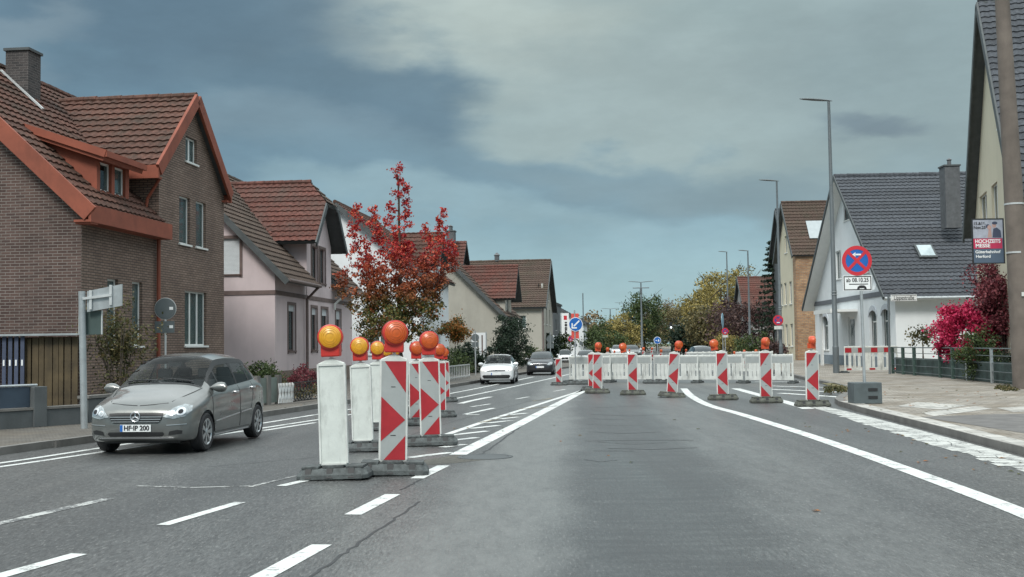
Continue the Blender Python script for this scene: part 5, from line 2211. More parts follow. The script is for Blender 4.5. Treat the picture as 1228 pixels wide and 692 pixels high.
# sign pole at the left: backs of three signs
bp = G(101, 514, .11)
o = thing('sign_post', 'galvanised post with the grey backs of a direction sign and a board', 'sign post', bp)
k_ = bp.y / FOC


def zz(py, px=110):
    return CAMH + (414 - .014 * (px - 614) - py) * k_


m = MB()
m.tube([(0, 0, 0), (-.06, 0, zz(356))], .065, 12)
m.build('pole', M['zinc'], o, smooth=True)
m = MB()
m.prism([((104 - 101) * k_, zz(381)), ((146 - 101) * k_, zz(374)), ((146 - 101) * k_, zz(348)), ((104 - 101) * k_, zz(356))], -.02, .02)
sb = m.build('direction_sign_back', M['zinc'], o)
m = MB()
m.beam((-.02, -.05, zz(365)), ((134 - 101) * k_, -.05, zz(361)), .05, .05)
for px in (109, 133):
    m.beam(((px - 101) * k_, -.04, zz(378 if px < 120 else 373)), ((px - 101) * k_, -.04, zz(355 if px < 120 else 349)), .05, .04, up=(0, 1, 0))
m.build('bracket', M['sign_rim'], sb)
m = MB()
m.box((93 - 101) * k_, (119 - 101) * k_, .08, .10, zz(408), zz(379))
sb = m.build('board_back', plain('dark_green_back', (.055, .085, .08), .5, .2), o)
m = MB()
x0_, x1_, z0_, z1_ = (93 - 101) * k_, (119 - 101) * k_, zz(408), zz(379)
m.box(x0_ - .02, x0_, .07, .11, z0_, z1_)
m.box(x1_, x1_ + .02, .07, .11, z0_, z1_)
m.build('rim', M['sign_rim'], sb)

# round sign back behind the car
bp = AT(198, 31.0, .11)
k_ = bp.y / FOC
o = thing('round_sign_post', 'dark backs of a round sign and small plate before the brick wall', 'sign post', bp)
m = MB()
m.tube([(0, .03, 0), (0, .03, zz(362, 198))], .03, 8)
m.build('pole', M['sign_rim'], o)
m = MB().mat(M['sign_back'])
disc(m, 12.5 * k_, .0, .02, zz(375, 198))
m.mat(M['sign_rim'])
disc(m, 13.2 * k_, .021, .03, zz(375, 198))
sb = m.build('round_sign_back', None, o)
m = MB()
m.box(-12.5 * k_, 11 * k_, 0, .02, zz(404, 198), zz(390, 198))
m.build('plate_back', M['sign_back'], o)
m = MB()
for z in (375, 397):
    m.box(5 * k_, 9.5 * k_, -.005, -.001, zz(z + 1.5, 198), zz(z - 2, 198))
m.build('stickers', M['white'], o)

# two farther sign backs on the left
for (px, dist_, pr, lb) in ((570, 57, 380, 'dark sign backs on a post right of the lattice window'), (660, 88, 404, 'round sign back on a post before the gabled house')):
    bp = AT(px, dist_, .11)
    k_ = bp.y / FOC
    o = thing('sign_post', lb, 'sign post', bp)
    yy = {570: 407, 660: 409}[px]
    m = MB()
    m.tube([(0, .03, 0), (0, .03, CAMH + (414 - yy + 8) * k_)], .035, 8)
    m.build('pole', M['zinc'], o)
    m = MB()
    zc_ = CAMH + (414 - yy) * k_
    disc(m, 4.6 * k_, .0, .02, zc_)
    m.build('round_sign_back', M['sign_back'], o)
    m = MB()
    m.box(-4 * k_, 4 * k_, 0, .02, zc_ - 11 * k_, zc_ - 5.2 * k_)
    m.build('plate_back', M['sign_back'], o)
# framed notice board near the beige house
o = thing('notice_board', 'glazed notice board with pale strips on the beige house front garden', 'notice board', AT(576, 66, .11))
k_ = 66 / FOC
m = MB()
m.tube([(-11 * k_, 0, 0), (-11 * k_, 0, 2.3)], .04, 6)
m.tube([(7 * k_, 0, 0), (7 * k_, 0, 2.3)], .04, 6)
m.build('posts', M['zinc'], o)
m = MB()
m.box(-10.5 * k_, 6.5 * k_, -.02, .02, .6, 2.25)
m.build('board', M['pl_white'], o)
m = MB()
for q, cc in ((-7, 'pl_grey'), (-3.5, 'plank'), (1.5, 'pl_band')):
    m.mat(M[cc])
    m.box(q * k_, (q + 1.6) * k_, -.026, -.021, .8, 2.1)
m.build('strips', None, o)

# blue keep-left arrow sign
bp = G(690.5, 459.5)
k_ = bp.y / FOC
o = thing('keep_left_sign', 'round blue sign with white arrow pointing down left at the barrier end', 'traffic sign', bp)


def zq(py, px):
    return CAMH + (414 - .014 * (px - 614) - py) * k_


m = MB()
m.tube([(0, .03, 0), (0, .03, zq(372, 691))], .028, 8)
m.build('pole', M['zinc'], o)
m = MB()
m.box(-4.2 * k_, 4.8 * k_, .035, .05, zq(406, 691), zq(376, 691))
m.build('red_board', plain('orange_red_board', (.62, .08, .06), .5, .08), o)
zc_ = zq(389, 691.5)
m = MB().mat(M['white'])
disc(m, 8.5 * k_, .0, .01, zc_, 32, 1 * k_)
m.mat(M['blue'])
disc(m, 7.8 * k_, -.006, -.001, zc_, 32, 1 * k_)
sg = m.build('sign_disc', None, o)
m = MB()
c0 = Vector((1 * k_, zc_))
bar2(m, c0 + Vector((4.4, 4.4)) * k_, c0 + Vector((-2.2, -2.2)) * k_, 1.7 * k_, -.012, -.007)
bar2(m, c0 + Vector((-4.2, -4.9)) * k_, c0 + Vector((-4.2, 1.4)) * k_, 1.6 * k_, -.0121, -.0071)
bar2(m, c0 + Vector((-4.9, -4.2)) * k_, c0 + Vector((1.4, -4.2)) * k_, 1.6 * k_, -.0122, -.0072)
m.build('arrow', M['white'], sg)

# white vertical shop banner
k_ = 112 / FOC
o = thing('shop_banner', 'tall white banner sign with red emblem and dark vertical lettering', 'banner', AT(678, 112, .0))


def zb_(py):
    return CAMH + (413 - py) * k_


m = MB()
m.tube([(-4.8 * k_, .05, 0), (-4.8 * k_, .05, zb_(375))], .09, 8)
m.build('pole', M['zinc'], o)
m = MB()
m.box(-4.2 * k_, 4.6 * k_, -.03, .03, zb_(405), zb_(375.5))
bn = m.build('banner_panel', M['white'], o)
m = MB()
m.box(-1.4 * k_, 2.4 * k_, -.04, -.031, zb_(383.5), zb_(378.5))
m.build('emblem', M['red'], bn)
tt = text_mesh('lettering', 'HBEHH', 3.6 * k_, M['ink'], bn, T((.1, -.045, zb_(394.5))) @ Matrix.Rotation(rad(-90), 4, 'Y'), .02, 17 * k_)

# blue round sign in the distance and the round sign on the second lamp
bp = AT(788.5, 95)
k_ = bp.y / FOC
o = thing('blue_round_sign', 'small round blue direction sign on a thin post beyond the barrier', 'traffic sign', bp)
m = MB()
m.tube([(0, .05, 0), (0, .05, CAMH + 3.5 * k_)], .04, 6)
m.build('pole', M['zinc'], o)
m = MB().mat(M['white'])
disc(m, 4.4 * k_, 0, .02, CAMH + 3.4 * k_)
m.mat(M['blue'])
disc(m, 3.9 * k_, -.01, -.001, CAMH + 3.4 * k_)
m.build('sign_disc', None, o)
m = MB()
bar2(m, (-2.3 * k_, CAMH + 3.2 * k_), (-.4 * k_, CAMH + 3.2 * k_), .8 * k_, -.02, -.0105)
m.prism([(.4 * k_, CAMH + 1.8 * k_), (2.4 * k_, CAMH + 2.2 * k_), (1.6 * k_, CAMH + 4.9 * k_), (1.0 * k_, CAMH + 4.6 * k_)], -.02, -.0105)
m.build('symbols', M['white'], o)


def red_round(px, py, dist_, rpx, lb, plate=True, pole=True, board=False):
    bp = AT(px, dist_, .05)
    k_ = dist_ / FOC
    o = thing('no_stopping_sign', lb, 'traffic sign', bp)
    z = CAMH + (414 - .014 * (px - 614) - py) * k_
    if pole:
        m = MB()
        m.tube([(0, .06, 0), (0, .06, z + 3 * k_)], .04, 6)
        m.build('pole', M['zinc'], o)
    m = MB().mat(M['red'])
    disc(m, rpx * k_, 0, .02, z)
    m.mat(plain('sign_violet', (.10, .06, .26), .4, .1))
    disc(m, rpx * .72 * k_, -.01, -.001, z)
    m.mat(M['red'])
    bar2(m, (-rpx * .5 * k_, z - rpx * .5 * k_), (rpx * .5 * k_, z + rpx * .5 * k_), rpx * .22 * k_, -.016, -.0105)
    bar2(m, (rpx * .5 * k_, z - rpx * .5 * k_), (-rpx * .5 * k_, z + rpx * .5 * k_), rpx * .22 * k_, -.0165, -.0108)
    m.mat(M['white'])
    bar2(m, (-rpx * .3 * k_, z - rpx * .45 * k_), (rpx * .3 * k_, z - rpx * .45 * k_), rpx * .16 * k_, -.02, -.017)
    m.build('sign_disc', None, o)
    if plate:
        m = MB()
        m.box(-rpx * .8 * k_, rpx * .8 * k_, 0, .02, z - rpx * 1.75 * k_, z - rpx * 1.1 * k_)
        m.build('plate', M['w_plastic'], o)
    return o


red_round(934, 385, 74.3, 6.2, 'dark red no stopping sign with white plate on the second tall lamp', pole=False)
red_round(870, 398, 96, 4.2, 'small no stopping sign with white plate below the blue panel', True)
red_round(684.5, 407, 100, 3.2, 'tiny reddish round sign below the white banner', False)
bp = AT(867, 96.4)
k_ = 96 / FOC
o = thing('direction_panel', 'narrow blue and white panel sign standing edge on above the small red sign', 'traffic sign', bp)
m = MB()
m.tube([(0, 0, 0), (0, 0, CAMH + 34 * k_)], .04, 6)
m.build('pole', M['zinc'], o)
m = MB()
m.lathe([(0.02, -.03), (9 * k_, -.02), (9 * k_, .02), (.02, .03)], 24, T((0, -.1, CAMH + 26 * k_)) @ Matrix.Rotation(rad(72), 4, 'Z') @ Matrix.Rotation(rad(90), 4, 'X'))
m.build('panel', plain('pale_blue_panel', (.28, .48, .62), .4, .15), o)

# small round sign backs near the far left junction
for i, (px, py, lb) in enumerate(((672, 412, 'small dark sign back beside the olive bush'), (690, 414, 'pair of small sign backs behind the blue arrow sign'), (697, 412, 'small round sign back left of the far white house'))):
    o = thing('sign_post', lb, 'sign post', AT(px, 108 + i * 6))
    k_ = (108 + i * 6) / FOC
    m = MB()
    m.tube([(0, .05, 0), (0, .05, CAMH + (413 - py + 3) * k_)], .04, 6)
    m.build('pole', M['zinc'], o)
    m = MB()
    disc(m, 2.3 * k_, 0, .02, CAMH + (413 - py) * k_, 16)
    m.build('round_sign_back', M['sign_back'], o)

# traffic light on a cantilever
o = thing('traffic_light', 'dark traffic light hanging from a thin horizontal arm before the trees', 'traffic light', AT(823, 170))
k_ = 170 / FOC
m = MB()
m.tube([(0, 0, 0), (0, 0, CAMH + 22 * k_)], .1, 8)
m.tube([(0, 0, CAMH + 21 * k_), (-18 * k_, 0, CAMH + 21 * k_)], .07, 8)
m.build('mast', M['lamp_grey'], o)
m = MB()
m.box(-19.5 * k_, -16.5 * k_, -.2, .2, CAMH + 17 * k_, CAMH + 25 * k_)
sh = m.build('signal_head', M['black'], o)
m = MB()
disc(m, .14, -.24, -.21, CAMH + 18.6 * k_, 12, -18 * k_)
e = plain('lit_white_signal', (.8, .85, .9), .4)
e.node_tree.nodes['Principled BSDF'].inputs['Emission Color'].default_value = (.9, .97, 1, 1)
e.node_tree.nodes['Principled BSDF'].inputs['Emission Strength'].default_value = 1.5
m.build('signal_lens', e, sh)


# ------------------------------------------------------------------ traffic beacons
def make_foot(parent, m='rubber', tw=.84, dp=.42):
    """recycled rubber foot plate with raised pads and carrying recesses"""
    f = MB()
    hx_, hy = tw / 2, dp / 2
    prof = [(hx_, hy, 0), (hx_, hy, .05), (hx_ - .035, hy - .03, .10)]
    for k in range(len(prof) - 1):
        pass
    # chamfered body
    b = [(-hx_, -hy), (hx_, -hy), (hx_, hy), (-hx_, hy)]
    c = .06

    def ring(ix, z):
        x, y = hx_ - ix, hy - ix
        cc = c
        return [(-x + cc, -y, z), (x - cc, -y, z), (x, -y + cc, z), (x, y - cc, z), (x - cc, y, z), (-x + cc, y, z), (-x, y - cc, z), (-x, -y + cc, z)]
    rs = [ring(0, .012), ring(0, .06), ring(.045, .13)]
    vs = [q for g in rs for q in g]
    fs = [tuple(range(8)), tuple(range(16, 24))]
    for i in range(2):
        for k in range(8):
            fs.append((i * 8 + k, i * 8 + (k + 1) % 8, i * 8 + 8 + (k + 1) % 8, i * 8 + 8 + k))
    f.add(vs, fs)
    for sx in (-1, 1):
        f.box(sx * hx_ * .62 - .1, sx * hx_ * .62 + .1, -hy * .7, hy * .7, .13, .16)
    f.box(-.12, .12, -.10, .10, .13, .165)
    for k in (-.33, -.12, .09, .30):      # small feet under the plate
        f.box(k - .03, k + .05, -hy + .02, hy - .02, 0, .012)
    o = f.build('foot_plate', M[m], parent, bevel=.008)
    for k in (-.27, -.02, .23):
        g = MB()
        g.prism([(-hy - .004, .03), (-hy + .02, .03), (-hy + .085, .137), (-hy + .03, .137)], -.035, .035, T((k, 0, 0)) @ Matrix.Rotation(rad(90), 4, 'Z'))
        g.build('grip_recess', M['black'], o)
    return o


PWD, PHT = .335, 1.2


def panel_outline(w, h, z0):
    hw_ = w / 2
    return [(-hw_ + .02, z0), (hw_ - .02, z0), (hw_, z0 + .03), (hw_, z0 + h - .03), (hw_ - .015, z0 + h), (.05, z0 + h + .045), (.02, z0 + h + .055), (-.02, z0 + h + .055), (-.05, z0 + h + .045), (-hw_ + .015, z0 + h), (-hw_, z0 + h - .03), (-hw_, z0 + .03)]


def stripes(parent, mirror, yf, sy):
    """red and white chevron sheeting, arrow towards +x (or -x when mirrored), on the side sy"""
    hw_, z0, H = PWD / 2 - .025, .17, PHT - .05
    s = -1 if mirror else 1
    m = MB()
    m.box(-hw_, hw_, min(yf, yf + sy * .003), max(yf, yf + sy * .003), z0, z0 + H)
    ws = m.build('reflective_sheet', M['w_sheet'], parent)
    y0, y1 = sorted((yf + sy * .0035, yf + sy * .0065))
    m = MB()

    def poly(p):
        m.prism([(x * s, z0 + z * H) for x, z in p], y0, y1)
    poly([(-hw_ * .75, .998), (hw_, .998), (hw_, .68)])
    poly([(-hw_, .64), (hw_ * .97, .405), (-hw_, .19)])
    poly([(-hw_ * .75, .002), (hw_, .002), (hw_, .245)])
    m.build('red_stripes', M['r_sheet'], ws)
    m = MB()
    y0, y1 = sorted((yf + sy * .0035, yf + sy * .006))
    m.box(-.03, .02, y0, y1, z0 + .735 * H, z0 + .742 * H)
    m.box(-.03, .03, y0, y1, z0 + .245 * H, z0 + .252 * H)
    m.build('print_mark', M['ink'], ws)


def lamp_head(parent, lens, box_, ang, zb=1.42, style='round', sc=1.0):
    m = MB()
    m.box(-.11, .11, -.07, .07, zb, zb + .17)
    b = m.build('lamp_housing', M[box_], parent, bevel=.015)
    m = MB().mat(M['black'])
    mx_ = T((0, 0, zb + .23)) @ Matrix.Rotation(ang, 4, 'Z') @ T((0, -.02, 0)) @ Matrix.Rotation(rad(90), 4, 'X')
    m.mat(M[box_])
    m.lathe([(.135, -.07), (.148, -.05), (.148, .07), (.132, .078)], 28, mx_)
    b2 = m.build('lamp_ring', None, b, smooth=True)
    m = MB()
    m.lathe([(.131, .072), (.128, .090), (.121, .098), (.119, .093), (.102, .104), (.100, .098), (.080, .109), (.078, .103), (.05, .113), (.048, .107), (.004, .112)], 28, mx_)
    m.lathe([(.13, -.068), (.128, -.082), (.11, -.10), (.07, -.112), (.01, -.115)], 28, mx_)
    for k in range(10):
        pass
    m.build('lens', M[lens], b2, smooth=True)
    m = MB()
    m.tube([(0, 0, zb - .06), (0, 0, zb + .01)], .02, 8)
    m.build('stem', M['white'], b)


def make_beacon(name, label, group, front, lens, box_, ang, lamp=True, back=None, foot='rubber'):
    """front: 'right', 'left' or 'plain' as seen from -y"""
    o = thing(name, label, 'traffic beacon', (0, 0, 0), group=group)
    make_foot(o, foot)
    m = MB()
    out = panel_outline(PWD, PHT, .145)
    m.prism(out, -.028, .028)
    body = m.build('panel', M['w_back'] if front == 'plain' else M['w_plastic'], o, bevel=.012)
    if front == 'plain':
        m = MB()
        for sx in (-1, 1):
            xa, xb = sorted((sx * PWD / 2, sx * (PWD / 2 - .022)))
            m.box(xa, xb, -.042, -.0285, .18, .145 + PHT - .03)
        m.box(-PWD / 2 + .02, PWD / 2 - .02, -.040, -.0285, .165, .185)
        m.box(-PWD / 2 + .0, PWD / 2, -.042, -.029, .145 + PHT - .03, .145 + PHT - .008)
        m.build('seam', M['w_plastic'], body)
        stripes(o, False, .029, 1)
    else:
        stripes(o, front == 'left', -.029, -1)
    if lamp:
        lamp_head(o, lens, box_, ang)
    return o


BG = 'traffic beacons around the road works'


def put(o, px, py, ht_px, rz=0.0, tilt=0.0, label=None):
    """stand a beacon where its foot meets the road; total panel height in pixels sets the size"""
    p = G(px, py)
    sc_ = ht_px / FOC * p.y / 1.40
    o.location = p
    o.scale = (sc_, sc_, sc_)
    o.rotation_euler = (0, tilt, rz)
    if label:
        o['label'] = label
    return o


back0 = make_beacon('traffic_beacon', 'first', BG, 'plain', 'amber', 'redbox', rad(8))
bk = [(back0, 402, 574, 143, rad(-4), rad(-1.5), 'large white backed beacon with yellow lamp, leftmost in the front row')]
for a in ((436, 541, 106, rad(-6), rad(-1.6), 'second white backed beacon with yellow lamp from the left'),
          (454.5, 516, 83, rad(-4), rad(-.5), 'third white backed beacon, partly behind the first striped beacon'),
          (464, 503, 70, 0, 0, 'small white backed beacon seen only by its yellow lamp left of the big orange lamp'),
          (474, 496, 64, 0, 0, 'farthest white backed beacon hidden behind the big striped beacon')):
    bk.append((copy_tree(back0), *a))
for b in bk:
    put(*b)
fr0 = make_beacon('traffic_beacon', 'x', BG, 'right', 'orange', 'redbox', rad(12))
fr = [(fr0, 471, 569, 143, rad(3), rad(1.2), 'large striped beacon with orange lamp nearest the camera in the middle')]
for a in ((517, 534, 106, rad(2), rad(-.8), 'striped beacon with orange lamp right of and behind the largest one'),
          (500, 510, 78, rad(4), 0, 'striped beacon squeezed between the two large striped beacons'),
          (534, 482, 50, rad(8), rad(-1), 'smaller striped beacon behind at the right of the front row'),
          (527, 500, 68, rad(8), 0, 'striped beacon hidden behind the second large striped beacon')):
    fr.append((copy_tree(fr0), *a))
for b in fr:
    put(*b)
lf0 = make_beacon('traffic_beacon', 'x', BG, 'left', 'orange', 'orbox', rad(40), foot='rubber_moss')
lf = [(lf0, 716.5, 471.5, 49, rad(-12), rad(1.5), 'striped beacon right of the blue arrow sign, lamp orange')]
for a in ((759, 473.5, 51, rad(-3), 0, 'striped beacon with tilted orange lamp, third from the left before the barrier'),
          (805.5, 476.5, 55, rad(-10), rad(5), 'leaning striped beacon in the middle before the barrier'),
          (867, 479.5, 59, rad(0), rad(-.6), 'striped beacon just inside the curved white line'),
          (919, 483, 63, rad(2), rad(0), 'striped beacon second from the right before the barrier'),
          (974.5, 487.5, 68, rad(3), rad(.5), 'rightmost striped beacon near the kerb and foot block')):
    lf.append((copy_tree(lf0), *a))
for b in lf:
    put(*b)
for k, b in enumerate(lf):      # every lamp is turned its own way
    for ch in b[0].children:
        if ch.name.startswith('lamp_housing'):
            ch.rotation_euler = (0, [0, rad(-14), rad(4), rad(-10), 0, 0][k], [rad(20), rad(-20), 0, rad(-35), rad(10), rad(30)][k])
            ch.scale = (.82, .82, .82)
            ch.location = (0, 0, .26)
            if False:
                ch.location = (-.18 if k == 1 else 0.12, 0, .0)
nl0 = make_beacon('traffic_beacon', 'slim striped beacon without lamp left of the barrier', BG, 'left', 'orange', 'orbox', 0, lamp=False)
put(nl0, 670.5, 462, 33, rad(-20), 0)
nl1 = copy_tree(nl0)
put(nl1, 711, 468.5, 46, rad(-20), 0, 'lampless striped beacon just behind the one beside the arrow sign')

# far beacons beyond the barrier
FG = 'far traffic beacons beyond the barrier'
far0 = make_beacon('traffic_beacon', 'far striped beacon with an orange lamp seen over the white barrier', FG, 'left', 'orange', 'orbox', rad(20))
rr = random.Random(8)
fl_ = [(far0, 729, 441)]
spots = [(737, 437), (746, 434), (755, 431), (772, 436), (782, 432), (793, 438), (823, 434), (835, 437), (881, 441), (893, 443), (907, 441)]
far_l = ['first from the left', 'second from the left', 'third from the left', 'just left of the tilted lamp', 'left of the double armed lamp', 'below the small blue round sign', 'right of the small blue round sign', 'below the traffic light', 'below the bluish conifer', 'right of the small red sign', 'below the third street lamp', 'right of the third street lamp']
far0['label'] = 'far orange lamped beacon over the barrier, ' + far_l[0]
put(far0, 729, 441, 19)
for i, (px, py) in enumerate(spots):
    c_ = copy_tree(far0)
    put(c_, px, py, 1350 * rr.uniform(.8, 1.02) / G(px, py).y, rad(rr.uniform(-40, 40)), 0, 'far orange lamped beacon over the barrier, ' + far_l[i + 1])


# ------------------------------------------------------------------ white plastic site barriers
def make_barrier(name, label, group, w=2.0, h=1.0, redtop=False):
    o = thing(name, label, 'barrier', (0, 0, 0), group=group)
    m = MB()
    z0 = .12
    t = .02
    m.box(-w / 2, w / 2, -t, t, h - .30, h)             # top board
    m.box(-w / 2, w / 2, -t, t, z0, z0 + .14)
    m.box(-w / 2, -w / 2 + .07, -t, t, z0 + .14, h - .30)
    m.box(w / 2 - .07, w / 2, -t, t, z0 + .14, h - .30)
    n_ = 11
    for k in range(1, n_):
        x = -w / 2 + .035 + (w - .07) * k / n_
        if k in (4, 5, 7, 8):
            continue
        m.box(x - .072, x + .072, -t * .8, t * .8, z0 + .14, h - .30)
    m.box(-w * .14, w * .0, -t, t, z0 + .14, h - .30)
    m.box(w * .12, w * .24, -t, t, z0 + .14, h - .30)
    body = m.build('barrier_panel', M['w_plastic'], o, bevel=.006)
    m = MB()
    m.box(-w / 2 + .03, w / 2 - .03, -t - .006, -t - .001, h - .27, h - .03)
    if redtop:
        o2 = m.build('reflective_band', M['w_sheet'], body)
        m = MB()
        for k in range(0, 8, 2):
            m.box(-w / 2 + .03 + (w - .06) * k / 8 + .001, -w / 2 + .03 + (w - .06) * (k + 1) / 8, -t - .012, -t - .0065, h - .268, h - .032)
        m.box(-w / 2 + .1, -w / 2 + .35, -t - .005, -t - .001, z0 + .02, z0 + .11)
        m.box(-.1, .2, -t - .005, -t - .001, z0 + .02, z0 + .11)
        m.box(w / 2 - .35, w / 2 - .1, -t - .005, -t - .001, z0 + .02, z0 + .11)
        m.build('red_blocks', M['r_sheet'], o2)
    else:
        m.build('reflective_band', M['w_sheet'], body)
    m = MB()
    for x in (-w / 2, w / 2 - .02):
        m.tube([(x + .01, 0, .05), (x + .01, 0, h + .03)], .022, 8)
    m.tube([(-w / 2, 0, h + .012), (w / 2, 0, h + .012)], .03, 8)
    for k in range(6):
        x = -w / 2 + .2 + k * .32
        m.box(x, x + .07, -.02, .02, h + .03, h + .07)
    m.build('rail', M['w_plastic'], body)
    for sx in (-1, 1):
        m = MB()
        m.box(sx * w / 2 - .17, sx * w / 2 + .12, -.36, .36, 0, .07)
        m.box(sx * w / 2 - .12, sx * w / 2 + .07, -.25, .25, .07, .11)
        m.build('foot', M['rubber'], o, bevel=.01)
    return o


BRG = 'white site barriers across the road'
A_, B_ = G(683, 458.5), G(951, 459.5)
nb = 5
seg_ = (B_ - A_) / nb
b0 = make_barrier('site_barrier', 'leftmost white barrier panel behind the blue arrow sign', BRG, w=seg_.length - .03, h=1.06)
names = ['leftmost white barrier panel behind the blue arrow sign', 'white barrier panel behind the third beacon', 'middle white barrier panel behind the leaning beacon', 'white barrier panel behind the beacon inside the curved line', 'rightmost white barrier panel of the row across the road']
for k in range(nb):
    q = b0 if k == 0 else copy_tree(b0)
    q.location = A_ + seg_ * (k + .5) + Vector((0, [.0, .35, -.1, .25, -.15][k], 0))
    q.rotation_euler = (0, 0, math.atan2(seg_.y, seg_.x) + rad([2, -2, 1, -1, 2][k]))
    q['label'] = names[k]
# second row farther behind
b2 = [(738, 449, 'low far barrier panel seen above the second panel'), (905, 448, 'far barrier panel above the right panels'), (845, 447, 'far barrier panel above the fourth panel')]
for px, py, lb in b2:
    q = copy_tree(b0)
    p = G(px, py)
    q.location = p
    q.rotation_euler = (0, 0, rad(-3))
    q['label'] = lb
    q['group'] = 'far site barriers behind the first row'
# dark sand bags / feet heaps
for k, (px, py, lb) in enumerate(((690, 461, 'flat dark rubber base under the blue arrow sign'), (790, 459.5, 'dark rubber base between barrier panels'),)):
    o = thing('rubber_base', lb, 'base', G(px, py))
    make_foot(o, 'rubber', 1.25, .6)
# red and white barrier by the corner house
A_, B_ = G(1013, 446.5, .11), G(1075, 441, .11)
o = make_barrier('site_barrier', 'red and white pedestrian barrier in front of the white corner house', None, w=2.75, h=1.28, redtop=True)
o.location = (A_ + Vector((16.95, 50.5, 0))) / 2
p = AT(1044, 52, .11)
o.location = p
o.rotation_euler = (0, 0, rad(5))
o.scale = (.92, .92, .92)
for ch in o.children:
    pass


# ------------------------------------------------------------------ cars
def pchip(xs, ys, x):
    n = len(xs)
    h = [xs[i + 1] - xs[i] for i in range(n - 1)]
    d = [(ys[i + 1] - ys[i]) / h[i] for i in range(n - 1)]
    m = [0.0] * n
    m[0], m[-1] = d[0], d[-1]
    for i in range(1, n - 1):
        if d[i - 1] * d[i] > 0:
            w1_, w2_ = 2 * h[i] + h[i - 1], h[i] + 2 * h[i - 1]
            m[i] = (w1_ + w2_) / (w1_ / d[i - 1] + w2_ / d[i])
    i = 0
    while i < n - 2 and x > xs[i + 1]:
        i += 1
    t = (x - xs[i]) / h[i]
    return ((1 + 2 * t) * (1 - t) ** 2 * ys[i] + t * (1 - t) ** 2 * h[i] * m[i] + t * t * (3 - 2 * t) * ys[i + 1] + t * t * (t - 1) * h[i] * m[i + 1])


